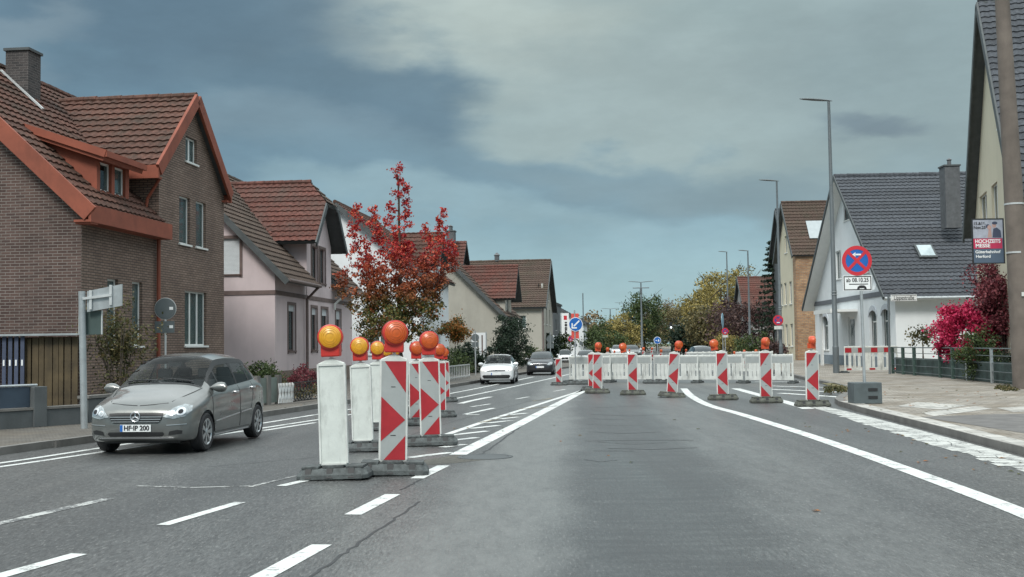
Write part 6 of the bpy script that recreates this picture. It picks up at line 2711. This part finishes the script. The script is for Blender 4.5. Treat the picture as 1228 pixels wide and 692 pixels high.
def make_car(name, label, st, wheel_r, axles, paint, spec, hi=True, group=None):
    """st rows: x, z_bottom, half width, z_belt, hw_belt, z_glass_top, hw_glass_top, z_top ; x from the nose backwards.
    local axes: nose towards -x, y to the side, z up"""
    root = thing(name, label, 'car', (0, 0, 0), group=group)
    xs = [r_[0] for r_ in st]
    cols_ = list(zip(*st))
    Lc = xs[-1]
    nx = 96 if hi else 40
    gx = sorted(set([round(Lc * i / nx, 4) for i in range(nx + 1)] + [round(q, 4) for q in xs] + [round(q, 4) for q in spec['cuts']]))
    gx2 = [gx[0]]
    for q in gx[1:]:
        if q - gx2[-1] > .008:
            gx2.append(q)
        elif q in [round(v, 4) for v in spec['cuts']]:
            gx2[-1] = q
    gx = gx2
    sub = 5 if hi else 3
    rings = []
    for x in gx:
        v = [pchip(xs, cols_[k], x) for k in range(1, 8)]
        zb, hw, zbelt, hwb, zg, hwg, zt = v
        P = [(0, zb), (hw * .80, zb), (hw * .965, zb + .07), (hw, zb + (zbelt - zb) * .42), (hw * .988, zbelt - (zbelt - zb) * .16), (hwb, zbelt), (hwg, zg), (hwg * .62, zt - (zt - zg) * .22), (0, zt)]
        ring = []
        for i in range(8):
            p0, p1, p2, p3 = P[max(i - 1, 0)], P[i], P[i + 1], P[min(i + 2, 8)]
            lin = i in (5,)
            for k in range(sub):
                t = k / sub
                if lin:
                    ring.append((p1[0] + (p2[0] - p1[0]) * t + .012 * math.sin(math.pi * t), p1[1] + (p2[1] - p1[1]) * t))
                else:
                    def cr(a):
                        # gentler tangents at the sharp shoulder points
                        m1 = (p2[a] - p0[a]) * (.5 if i not in (6,) else .25)
                        m2 = (p3[a] - p1[a]) * (.5 if i not in (4,) else .25)
                        if i == 6:
                            m1 = (p2[a] - p1[a])
                        if i == 4:
                            m2 = (p2[a] - p1[a])
                        return (2 * t ** 3 - 3 * t * t + 1) * p1[a] + (t ** 3 - 2 * t * t + t) * m1 + (-2 * t ** 3 + 3 * t * t) * p2[a] + (t ** 3 - t * t) * m2
                    ring.append((cr(0), cr(1)))
        ring.append(P[8])
        rings.append(ring)
    nr = len(rings[0])
    ra = wheel_r + .045
    verts = []
    on = {}
    full = 2 * nr - 2
    for i, x in enumerate(gx):
        ring = rings[i] + [(-a, b) for a, b in reversed(rings[i][1:-1])]
        for j, (y, z) in enumerate(ring):
            X, Z = x, z
            jj = j if j < nr else full - j
            flag = False
            if jj < 4.6 * sub:
                for ax in axles:
                    dx_, dz_ = X - ax, Z - wheel_r
                    dd_ = math.hypot(dx_, dz_)
                    if dd_ < ra + .0001:
                        flag = True
                        if dd_ < 1e-4:
                            dx_, dz_, dd_ = 0, 1, 1
                        # slide outwards to the arch edge
                        X, Z = ax + dx_ / dd_ * ra, wheel_r + dz_ / dd_ * ra
                        if Z < z - .001 and dz_ < 0:
                            X, Z = x, z
            on[i * full + j] = flag
            verts.append((X, y, Z))
    faces = []
    openings = []
    hole_faces = []
    if hi:
        openings = [(spec['screen'][0], spec['screen'][1], 6 * sub, 8 * sub), (spec['rear'][0], spec['rear'][1], 6 * sub, 8 * sub)]
        openings += [(a, b, 5 * sub, 6 * sub - 1) for a, b in spec['panes']]
    for i in range(len(gx) - 1):
        for j in range(full):
            jm = min(j, full - 1 - j)
            if any(gx[i] >= a - .001 and gx[i + 1] <= b + .001 and j0 <= jm < j1 for a, b, j0, j1 in openings):
                a = i * full + j
                b = i * full + (j + 1) % full
                hole_faces.append((a, b, b + full, a + full))
                continue
            a, b = i * full + j, i * full + (j + 1) % full
            c_, d_ = b + full, a + full
            if on[a] and on[b] and on[c_] and on[d_]:
                continue
            faces.append((a, b, c_, d_))
    faces.append(tuple(range(full)))
    faces.append(tuple(reversed(range((len(gx) - 1) * full, len(gx) * full))))
    me = bpy.data.meshes.new('body')
    me.from_pydata(verts, [], faces)
    me.materials.append(M[paint])
    bm = bmesh.new()
    bm.from_mesh(me)
    bmesh.ops.remove_doubles(bm, verts=bm.verts, dist=.0005)
    bmesh.ops.recalc_face_normals(bm, faces=bm.faces)
    bm.to_mesh(me)
    bvh = BVHTree.FromPolygons(verts, faces + hole_faces)
    bm.free()
    me.polygons.foreach_set('use_smooth', [True] * len(me.polygons))
    me.set_sharp_from_angle(angle=rad(50))
    bo = bpy.data.objects.new('body', me)
    col.objects.link(bo)
    bo.parent = root

    # ---- glass and trims lifted from the same surface
    def patch(nm, x0, x1, j0, j1, sides, m, parent, off):
        q = MB()
        cx_ = [(i, x) for i, x in enumerate(gx) if x0 - .0005 <= x <= x1 + .0005]
        for s in sides:
            vs, fs = [], []
            jr = list(range(j0, j1 + 1))
            for (i, x) in cx_:
                for j in jr:
                    y, z = rings[i][j]
                    ja, jb = max(j - 1, 0), min(j + 1, nr - 1)
                    ty, tz = rings[i][jb][0] - rings[i][ja][0], rings[i][jb][1] - rings[i][ja][1]
                    l_ = math.hypot(ty, tz) or 1
                    ny, nz = tz / l_, -ty / l_
                    i2 = min(i + 1, len(gx) - 1)
                    dz = (rings[i2][j][1] - rings[i][j][1]) / max(gx[i2] - gx[i], .01) if i2 > i else 0
                    nx_ = -dz * max(nz, 0) * .7
                    vs.append((x + nx_ * off, (y + ny * off) * s, z + nz * off))
            w_ = len(jr)
            for a in range(len(cx_) - 1):
                for b in range(w_ - 1):
                    fs.append((a * w_ + b, a * w_ + b + 1, (a + 1) * w_ + b + 1, (a + 1) * w_ + b))
            q.add(vs, fs)
        return q.build(nm, m, parent, smooth=True)

    J5, J6, J8 = 5 * sub, 6 * sub, 8 * sub
    ws0, ws1 = spec['screen']
    gm = M['clearglass'] if hi else M['carglass']
    if hi:
        patch('screen_surround', ws0, ws0 + .05, J6, J8, (1, -1), M['black'], bo, .005)
        patch('windscreen', ws0, ws1, J6, J8, (1, -1), gm, bo, .001)
    else:
        patch('screen_surround', ws0, ws1 + .01, J6, J8, (1, -1), M['black'], bo, .004)
        patch('windscreen', ws0 + .03, ws1 - .02, J6, J8, (1, -1), gm, bo, .009)
    for sd_ in (1, -1):
        if hi:
            pn = spec['panes']
            for k_ in range(len(pn) - 1):
                patch('window_pillar', pn[k_][1], pn[k_ + 1][0], J5, J6 - 1, (sd_,), M['black'], bo, .004)
            patch('window_surround', pn[0][0], pn[-1][1], J6 - 1, J6, (sd_,), M['black'], bo, .004)
            for (a, b) in pn:
                patch('side_window', a, b, J5, J6 - 1, (sd_,), gm, bo, .001)
        else:
            patch('window_surround', spec['side'][0], spec['side'][1], J5, J6, (sd_,), M['black'], bo, .004)
            for (a, b) in spec['panes']:
                patch('side_window', a, b, J5, J6, (sd_,), gm, bo, .010)
    if 'rear' in spec:
        patch('rear_window', spec['rear'][0], spec['rear'][1], J6, J8, (1, -1), gm, bo, .001 if hi else .006)

    def hit(o_, d_):
        h_ = bvh.ray_cast(Vector(o_), Vector(d_))
        return h_[0]

    def front_decal(nm, poly, m, parent, off=.008, step=.03, th=.0):
        """polygon in (y, z) laid on the nose"""
        bm = bmesh.new()
        bm.faces.new([bm.verts.new((0, y, z)) for y, z in poly])
        ys = [p[0] for p in poly]
        zs = [p[1] for p in poly]
        y = min(ys) + step
        while y < max(ys):
            bmesh.ops.bisect_plane(bm, geom=bm.verts[:] + bm.edges[:] + bm.faces[:], plane_co=(0, y, 0), plane_no=(0, 1, 0))
            y += step
        z = min(zs) + step
        while z < max(zs):
            bmesh.ops.bisect_plane(bm, geom=bm.verts[:] + bm.edges[:] + bm.faces[:], plane_co=(0, 0, z), plane_no=(0, 0, 1))
            z += step
        lastx = .05
        for v in bm.verts:
            h_ = hit((-2, v.co.y, v.co.z), (1, 0, 0))
            if h_ is not None:
                v.co.x = h_.x - off
                lastx = v.co.x
            else:
                v.co.x = lastx
        mm = bpy.data.meshes.new(nm)
        if th:
            ex = bmesh.ops.extrude_face_region(bm, geom=bm.faces[:])
            for g in ex['geom']:
                if isinstance(g, bmesh.types.BMVert):
                    g.co.x += th
        bmesh.ops.recalc_face_normals(bm, faces=bm.faces)
        bm.to_mesh(mm)
        bm.free()
        mm.materials.append(m)
        mm.polygons.foreach_set('use_smooth', [True] * len(mm.polygons))
        mm.set_sharp_from_angle(angle=rad(40))
        oo = bpy.data.objects.new(nm, mm)
        col.objects.link(oo)
        oo.parent = parent
        return oo

    for s in (-1, 1):
        hp = [(y * s, z) for y, z in spec['headlight']]
        hl_ = front_decal('headlight', hp, M['headlit' if spec.get('lit') else 'headglass'], bo, .010)
        if hi:
            for (cy_, cz_, rr_) in spec['reflectors']:
                front_decal('reflector', [(s * cy_ + rr_ * math.cos(t), cz_ + rr_ * math.sin(t)) for t in [2 * math.pi * i / 16 for i in range(16)]], M['chrome'], hl_, .016)
                front_decal('reflector', [(s * cy_ + rr_ * .55 * math.cos(t), cz_ + rr_ * .55 * math.sin(t)) for t in [2 * math.pi * i / 12 for i in range(12)]], M['dark'] if cy_ > .6 else M['headglass'], hl_, .020)
        if 'fog' in spec:
            front_decal('fog_grille', [(y * s, z) for y, z in spec['fog']], M['black'], bo, .006)
    g = spec['grille']
    gr = front_decal('grille', g, M['black'], bo, .008)
    for (ya, yb, z, hz) in spec.get('slats', []):
        front_decal('grille_slat', [(-ya, z - hz / 2), (ya, z - hz / 2), (yb, z + hz / 2), (-yb, z + hz / 2)], M['chrome'], gr, .020, th=.006)
    if 'intake' in spec:
        front_decal('lower_intake', spec['intake'], M['black'], bo, .006)
    for (poly, mt_) in spec.get('strips', []):
        front_decal('trim_strip', poly, M[mt_], bo, .012, th=.006)
    # plate
    zp, wp = spec['plate']
    hx_ = min(hit((-2, 0, zp), (1, 0, 0)).x, hit((-2, .25, zp), (1, 0, 0)).x)
    m = MB()
    m.box(hx_ - .025, hx_ - .008, -wp / 2, wp / 2, zp - .055, zp + .055)
    pl = m.build('number_plate', M['white'], bo)
    m = MB()
    m.box(hx_ - .028, hx_ - .0255, wp / 2 - .045, wp / 2 - .002, zp - .052, zp + .052)
    m.build('plate_band', M['blue'], pl)
    if spec.get('text'):
        mxp = T((hx_ - .029, -.02, zp)) @ Matrix.Rotation(rad(-90), 4, 'Z')
        text_mesh('lettering', spec['text'], .105, M['ink'], pl, mxp, .003, wp * .82)
    if spec.get('emblem'):
        ez, er = spec['emblem']
        ex = hit((-2, 0, ez), (1, 0, 0)).x - .03
        m = MB()
        mxe = T((ex, 0, ez)) @ Matrix.Rotation(rad(-90), 4, 'Y')
        n_ = 24
        for i in range(n_):
            a0, a1 = 2 * math.pi * i / n_, 2 * math.pi * (i + 1) / n_
            m.tube([mxe @ Vector((er * math.cos(a0), er * math.sin(a0), 0)), mxe @ Vector((er * math.cos(a1), er * math.sin(a1), 0))], .008, 6)
        if spec.get('star'):
            for k in range(3):
                a = math.pi / 2 + k * 2 * math.pi / 3
                m.tube([(ex, 0, ez), (ex, er * math.cos(a), ez + er * math.sin(a))], .012, 6, .004)
        m.build('emblem', M['chrome'], bo)

    if hi:      # cabin
        q = MB()
        x_d = ws0 + .12
        q.box(x_d, x_d + .45, -.66, .66, .62, spec['dash'])
        q.box(ws0 + .1, spec['rear'][0], -.68, .68, .30, .36)
        q.build('dashboard', M['cabin'], bo, bevel=.03)
        for ys in (-.36, .36):
            for xs_, nm_ in ((ws1 + .05, 'front_seat'), (ws1 + .95, 'rear_seat')):
                q = MB()
                q.box(xs_ - .45, xs_ + .05, ys - .24, ys + .24, .40, .58)
                q.beam((xs_, ys, .50), (xs_ + .2, ys, spec['dash'] + .14), .46, .13, up=(1, 0, 0))
                q.box(xs_ + .17, xs_ + .27, ys - .13, ys + .13, spec['dash'] + .17, spec['dash'] + .34)
                q.build(nm_, M['cabin'], bo, bevel=.04)
        q = MB()
        P = [Vector((x_d + .52 + .06 * math.sin(t), .36 + .18 * math.cos(t), spec['dash'] - .04 + .17 * math.sin(t))) for t in [2 * math.pi * k / 20 for k in range(21)]]
        q.tube(P, .016, 6)
        q.build('steering_wheel', M['black'], bo)
        q = MB()
        q.box(ws1 - .22, ws1 - .17, -.12, .12, spec['mirz'], spec['mirz'] + .07)
        q.build('inside_mirror', M['black'], bo)

    # ---- side details by casting at the flank
    def side_line(nm, pts, s, w_, m, off=.004):
        q = MB()
        out = []
        for i in range(len(pts) - 1):
            n_ = max(1, int(math.hypot(pts[i + 1][0] - pts[i][0], pts[i + 1][1] - pts[i][1]) / .05))
            for k in range(n_ + (1 if i == len(pts) - 2 else 0)):
                t = k / n_
                out.append((pts[i][0] + (pts[i + 1][0] - pts[i][0]) * t, pts[i][1] + (pts[i + 1][1] - pts[i][1]) * t))
        P = []
        for (x, z) in out:
            h_ = hit((x, 3 * s, z), (0, -s, 0))
            if h_ is not None:
                P.append(Vector((x, h_.y + s * off, z)))
        for i in range(len(P) - 1):
            q.beam(P[i], P[i + 1], w_, .006, up=(0, 1, 0))
        return q.build(nm, m, bo)

    for s in (-1, 1):
        for pts in spec.get('door_lines', []):
            side_line('door_gap', pts, s, .008, M['black'], .001)
        for pts in spec.get('chrome_lines', []):
            side_line('trim_strip', pts, s, .022, M['chrome'], .006)
        for (x, z) in spec.get('handles', []):
            h_ = hit((x, 3 * s, z), (0, -s, 0))
            if h_ is not None:
                q = MB()
                q.box(x - .09, x + .09, min(h_.y, h_.y + s * .045), max(h_.y, h_.y + s * .045), z - .018, z + .018)
                q.build('door_handle', M['chrome'], bo, bevel=.01)
        # mirror
        mx0, mz = spec['mirror']
        h_ = hit((mx0, 3 * s, mz), (0, -s, 0))
        yb_ = h_.y if h_ is not None else s * .8
        q = MB()
        prof = [(-.02, .02), (.02, .055), (.08, .085), (.15, .09), (.21, .075), (.235, .03)]
        rings_m = []
        for (d, hh) in prof:
            rings_m.append([Vector((mx0 - .05 + .075 * math.cos(t) * (1 if math.cos(t) < 0 else .4), yb_ + s * d, mz + .035 + hh * math.sin(t) * .95)) for t in [2 * math.pi * k / 12 for k in range(12)]])
        vs = [v for g_2 in rings_m for v in g_2]
        fs = [tuple(range(12)), tuple(range(60, 72))]
        for i in range(5):
            for k in range(12):
                a, b = i * 12 + k, i * 12 + (k + 1) % 12
                fs.append((a, b, b + 12, a + 12))
        q.add(vs, fs)
        q.build('mirror', M[spec.get('mirror_m', paint)], bo, smooth=True)
    if hi:
        q = MB()
        for s0 in ((-.55, -.02), (.05, .60)):
            P = []
            for k in range(9):
                t = k / 8
                y = s0[0] + (s0[1] - s0[0]) * t
                x = ws0 + .07 + .04 * t
                h_ = bvh.ray_cast(Vector((x, y, 3)), Vector((0, 0, -1)))[0]
                P.append(Vector((x, y, h_.z + .025)))
            q.tube(P, .012, 5)
        q.build('wiper', M['black'], bo)
        for q_ in spec.get('bonnet_lines', []):
            q = MB()
            for s in (-1, 1):
                P = []
                for (x, y) in q_:
                    h_ = bvh.ray_cast(Vector((x, y * s, 3)), Vector((0, 0, -1)))[0]
                    if h_ is not None:
                        P.append(h_ + Vector((0, 0, .002)))
                q.tube(P, .006, 5)
            q.build('bonnet_gap', M['black'], bo)
    # dark underbody and arch liners
    q = MB()
    q.box(axles[0] - .5, axles[1] + .3, -.62, .62, .17, .45)
    q.build('underbody', M['black'], root)
    # ---- wheels
    R_w = wheel_r
    for ax in axles:
        for s in (-1, 1):
            q = MB()
            yc_ = s * (spec['track'] / 2)
            mxw = T((ax, yc_, R_w)) @ Matrix.Rotation(rad(-90 * s), 4, 'X')
            q.lathe([(R_w * .66, -.10), (R_w * .9, -.105), (R_w * .985, -.08), (R_w, -.04), (R_w, .04), (R_w * .985, .08), (R_w * .9, .103), (R_w * .70, .10), (R_w * .66, .085)], 36, mxw)
            wo = q.build('wheel', M['tyre'], root, smooth=True)
            q = MB()
            q.lathe([(R_w * .66, .04), (R_w * .69, .098), (R_w * .655, .10), (R_w * .60, .085), (R_w * .60, .0)], 32, mxw)
            for k in range(spec.get('spokes', 7)):
                a = 2 * math.pi * k / spec.get('spokes', 7)
                for da in ((-.10, .10) if hi else (0,)):
                    p0 = mxw @ Vector((R_w * .1 * math.cos(a), R_w * .1 * math.sin(a), .075))
                    p1 = mxw @ Vector((R_w * .64 * math.cos(a + da), R_w * .64 * math.sin(a + da), .083))
                    q.beam(p0, p1, .035 if hi else .06, .03, up=(0, s, 0))
            q.lathe([(R_w * .2, .03), (R_w * .19, .09), (R_w * .12, .10)], 16, mxw)
            q.build('rim', M['rim'], wo)
            q = MB()
            q.lathe([(R_w * .62, .0), (R_w * .62, .02), (.01, .03)], 24, mxw)
            q.build('brake_disc', M['dark'], wo)
    return root


ST_A = [  # x, zb, hw, zbelt, hwbelt, zglasstop, hwglasstop, ztop
    (0.00, .34, .52, .58, .50, .62, .38, .64),
    (0.05, .24, .70, .66, .66, .70, .48, .72),
    (0.20, .20, .82, .74, .76, .81, .55, .84),
    (0.50, .19, .87, .83, .79, .91, .58, .94),
    (0.80, .19, .88, .91, .80, .98, .66, 1.03),
    (0.95, .19, .882, .95, .81, 1.03, .70, 1.10),
    (1.35, .19, .885, .985, .815, 1.27, .64, 1.36),
    (1.75, .19, .885, 1.00, .815, 1.46, .60, 1.545),
    (2.3, .19, .885, 1.03, .81, 1.485, .60, 1.59),
    (3.0, .19, .885, 1.07, .80, 1.46, .59, 1.565),
    (3.35, .20, .88, 1.09, .78, 1.40, .57, 1.50),
    (3.6, .22, .86, 1.08, .74, 1.24, .56, 1.32),
    (3.76, .26, .83, .98, .72, 1.04, .58, 1.08),
    (3.84, .36, .74, .72, .62, .78, .5, .82)]
spec_a = dict(dash=.98, mirz=1.36, cuts=[.92, 1.0, 1.66, 1.74, 1.05, 1.45, 1.5, 2.28, 2.36, 2.95, 3.02, 3.3, 3.38, 3.7],
              screen=(.92, 1.74), side=(1.05, 3.38), panes=[(1.10, 1.45), (1.5, 2.28), (2.36, 2.95), (3.02, 3.3)], rear=(3.38, 3.7),
              headlight=[(.44, .60), (.60, .565), (.76, .60), (.82, .68), (.80, .765), (.70, .79), (.58, .74)],
              reflectors=[(.58, .655, .045), (.70, .68, .065)],
              grille=[(-.36, .50), (.36, .50), (.42, .56), (.44, .655), (.30, .665), (-.30, .665), (-.44, .655), (-.42, .56)],
              slats=[(.38, .39, .525, .011), (.40, .41, .562, .013), (.42, .43, .600, .013)],
              intake=[(-.42, .29), (.42, .29), (.46, .33), (.44, .36), (-.44, .36), (-.46, .33)],
              fog=[(.52, .31), (.72, .33), (.73, .38), (.66, .395), (.54, .37)],
              strips=[([(-.78, .475), (-.5, .462), (-.5, .475), (-.78, .488)], 'chrome'), ([(.5, .462), (.78, .475), (.78, .488), (.5, .475)], 'chrome'), ([(-.6, .262), (.6, .262), (.6, .274), (-.6, .274)], 'chrome')],
              plate=(.425, .50), text='HF·IP 200', emblem=(.605, .075), star=True,
              door_lines=[[(1.0, .95), (1.0, .5), (1.12, .28)], [(2.32, 1.0), (2.32, .30)], [(3.05, 1.05), (3.0, .8), (2.88, .55)], [(1.12, .28), (2.85, .28)]],
              chrome_lines=[[(1.12, .46), (2.28, .53)], [(2.36, .535), (2.9, .565)], [(1.15, .235), (2.85, .235)]],
              handles=[(2.1, .90), (3.0, .95)], mirror=(1.22, .98), track=1.56, spokes=7,
              bonnet_lines=[[(.22, .50), (.5, .60), (.80, .68), (.93, .72)], [(.10, 0.02), (.12, .25), (.17, .46)]])
ac = make_car('silver_hatchback', 'silver grey compact hatchback with three pointed star driving on the left lane', ST_A, .31, (.74, 3.31), 'silver', spec_a)


def place_car(o, front_left_px, heading, scale_, wheel_local):
    """put a wheel contact (local x, y) on the road point; heading = direction the nose points to"""
    p = G(*front_left_px)
    o.scale = (scale_,) * 3
    rz = heading - math.pi          # local nose is -x
    o.rotation_euler = (0, 0, rz)
    v = Matrix.Rotation(rz, 3, 'Z') @ (Vector((wheel_local[0], wheel_local[1], 0)) * scale_)
    o.location = (p.x - v.x, p.y - v.y, .006)


# the near wheel seen at (245, 537) is the car's own left front wheel
place_car(ac, (246, 541), rad(-90 - 5.5), .97, (.74, -.84))

ST_P = [
    (0.00, .32, .56, .62, .52, .66, .40, .69),
    (0.06, .22, .74, .70, .68, .74, .50, .77),
    (0.25, .19, .82, .80, .75, .85, .56, .88),
    (0.70, .18, .84, .86, .77, .91, .60, .95),
    (1.10, .18, .842, .90, .77, .97, .66, 1.00),
    (1.55, .18, .842, .92, .77, 1.22, .60, 1.27),
    (1.95, .18, .842, .93, .77, 1.36, .56, 1.42),
    (2.5, .18, .842, .95, .765, 1.38, .56, 1.455),
    (3.2, .18, .84, .98, .76, 1.35, .55, 1.43),
    (3.6, .20, .83, 1.00, .73, 1.22, .54, 1.32),
    (3.85, .24, .81, .97, .70, 1.04, .55, 1.08),
    (3.97, .34, .72, .70, .60, .76, .5, .80)]
spec_p = dict(dash=.94, mirz=1.22, cuts=[1.08, 1.92, 1.3, 1.55, 1.6, 2.35, 2.42, 3.1, 3.4, 3.8], screen=(1.08, 1.92), side=(1.3, 3.4), panes=[(1.38, 2.35), (2.42, 3.1), (3.15, 3.38)], rear=(3.4, 3.8),
              headlight=[(.46, .62), (.66, .60), (.78, .66), (.80, .76), (.70, .765), (.50, .70)], reflectors=[(.6, .67, .04)],
              grille=[(-.44, .63), (.44, .63), (.44, .70), (-.44, .70)], slats=[(.43, .43, .695, .014)],
              intake=[(-.62, .28), (.62, .28), (.70, .40), (.62, .45), (-.62, .45), (-.70, .40)], plate=(.50, .50), text=None, emblem=(.665, .05), lit=True,
              door_lines=[[(1.2, .85), (1.2, .28)], [(2.38, .9), (2.38, .28)]], handles=[(2.2, .8)], mirror=(1.42, .93), track=1.50, spokes=5)
po = make_car('white_hatchback', 'white compact car with lit headlamps approaching beside the dark bushes', ST_P, .30, (.78, 3.25), 'cwhite', spec_p, hi=True)
place_car(po, (617, 460), rad(-90 - 4), .84, (.78, -.84))
spec_t = dict(spec_p)
spec_t.update(emblem=(.68, .05), headlight=[(.42, .62), (.60, .60), (.74, .64), (.78, .76), (.66, .80), (.48, .72)], lit=False)
tw = make_car('dark_hatchback', 'dark small car following the white one', ST_P, .30, (.78, 3.25), 'cdark', spec_t, hi=False)
place_car(tw, (664, 449.5), rad(-90 - 5), .86, (.78, -.80))
ST_V = [
    (0.00, .34, .62, .80, .58, .84, .46, .88),
    (0.06, .24, .80, .92, .74, .96, .56, 1.0),
    (0.3, .2, .90, 1.02, .82, 1.06, .62, 1.10),
    (0.8, .2, .93, 1.10, .85, 1.16, .70, 1.20),
    (1.2, .2, .93, 1.14, .85, 1.50, .68, 1.55),
    (1.6, .2, .93, 1.15, .85, 1.76, .68, 1.84),
    (2.4, .2, .93, 1.16, .85, 1.78, .70, 1.90),
    (4.2, .2, .93, 1.17, .84, 1.76, .70, 1.88),
    (4.5, .26, .90, 1.15, .80, 1.6, .68, 1.70),
    (4.6, .4, .84, 1.0, .74, 1.3, .6, 1.35)]
spec_v = dict(cuts=[.82, 1.58, 1.1, 1.9, 2.0, 3.0, 3.1, 4.1], screen=(.82, 1.58), side=(1.1, 4.2), panes=[(1.2, 1.9), (2.0, 3.0), (3.1, 4.1)],
              headlight=[(.5, .80), (.72, .80), (.84, .86), (.84, .96), (.6, .94)], reflectors=[], grille=[(-.46, .62), (.46, .62), (.46, .88), (-.46, .88)],
              intake=[(-.7, .30), (.7, .30), (.7, .5), (-.7, .5)], plate=(.56, .52), text=None, emblem=(.78, .07), door_lines=[], handles=[], mirror=(1.25, 1.2), track=1.66, spokes=5)
va = make_car('white_van', 'white van with dark front behind the dark small car', ST_V, .33, (.9, 3.7), 'cwhite', spec_v, hi=False)
va.location = AT(677, 92, .006)
va.rotation_euler = (0, 0, rad(90 - 3))
va.scale = (.62,) * 3
ws = make_car('white_saloon', 'white car partly hidden behind the left barrier panel', ST_P, .30, (.78, 3.25), 'cwhite', spec_t, hi=False)
ws.location = AT(703, 78, .006)
ws.rotation_euler = (0, 0, rad(90 - 3))
ws.scale = (.82,) * 3
CG = 'distant cars beyond the site barriers'
fc = [(ws, 'cwhite', 836 + 14, 76, rad(80), 1.0, 'white car roof showing above the barrier below the yellow green tree')]
c0 = copy_tree(ws)
c0.name = 'far_car'
for i, (px, dist_, rz, sc_, lb, pm) in enumerate(((849, 74, rad(92), .95, 'white roofed car behind the fourth barrier panel', None), (742, 130, rad(88), 1.0, 'white far car left of the tilted lamp', None),
                                            (760, 120, rad(90), 1.0, 'silver far car behind the tilted lamp', 'silver'))):
    q = c0 if i == 0 else copy_tree(c0)
    q.location = AT(px, dist_, .006)
    q.rotation_euler = (0, 0, rz)
    q.scale = (sc_, sc_, sc_ * (1.25 if 'van' in lb else 1))
    tag(q, lb, 'car', CG)
    if pm:
        for ch in q.children:
            if ch.name.startswith('body'):
                ch.data = ch.data.copy()
                ch.data.materials[0] = M[pm]

# tufts of grass where paving meets the mast and verge
tf = np.random.RandomState(3)
cl = [tuple(G(1195 + 25 * tf.rand(), 462 + 6 * tf.rand(), .15)) + (1, 1) for k in range(40)] + [tuple(G(988 + 34 * tf.rand(), 463 + 6 * tf.rand(), .15)) + (1, 1) for k in range(30)]
go = leaf_obj('grass', leaves([(c_[0], c_[1], .13, 1, .35) for c_ in cl], 1500, .07, .12, 4), LM['bush'], None)
tag(go, 'short tufts of grass at the mast foot and the side street corner', 'grass', kind='stuff')
# fallen leaves on road and pavement
cl = [tuple(G(300 + 900 * tf.rand(), 480 + 200 * tf.rand() ** 1.5, .01)) + (1, .1) for k in range(90)]
rl = np.random.RandomState(12)
pts_ = []
for (x0_, x1_, y0_, y1_, n_, z_) in ((-8.2, -5.4, 22, 40, 160, .118), (-5.6, -3.4, 38, 50, 160, .118), (7.6, 13, 22, 36, 90, .124), (-6.5, -3.0, 24, 44, 45, .006), (5.2, 6.6, 12, 24, 30, .006), (-1.2, 4, 8, 24, 14, .006)):
    for k in range(n_):
        pts_.append((x0_ + (x1_ - x0_) * rl.rand(), y0_ + (y1_ - y0_) * rl.rand(), z_))
q = MB()
for (x_, y_, z_) in pts_:
    a_, s_ = rl.rand() * 6.28, .025 + .03 * rl.rand()
    c1, s1q = math.cos(a_) * s_, math.sin(a_) * s_
    q.face([(x_ - c1, y_ - s1q, z_), (x_ + s1q * .7, y_ - c1 * .7, z_ + .012), (x_ + c1, y_ + s1q, z_ + .004), (x_ - s1q * .7, y_ + c1 * .7, z_ + .01)])
fo = q.build('fallen_leaves', LM['orange'], None, fix=False)
tag(fo, 'brown and orange fallen leaves scattered on pavements and gutters', 'fallen leaves', kind='stuff')
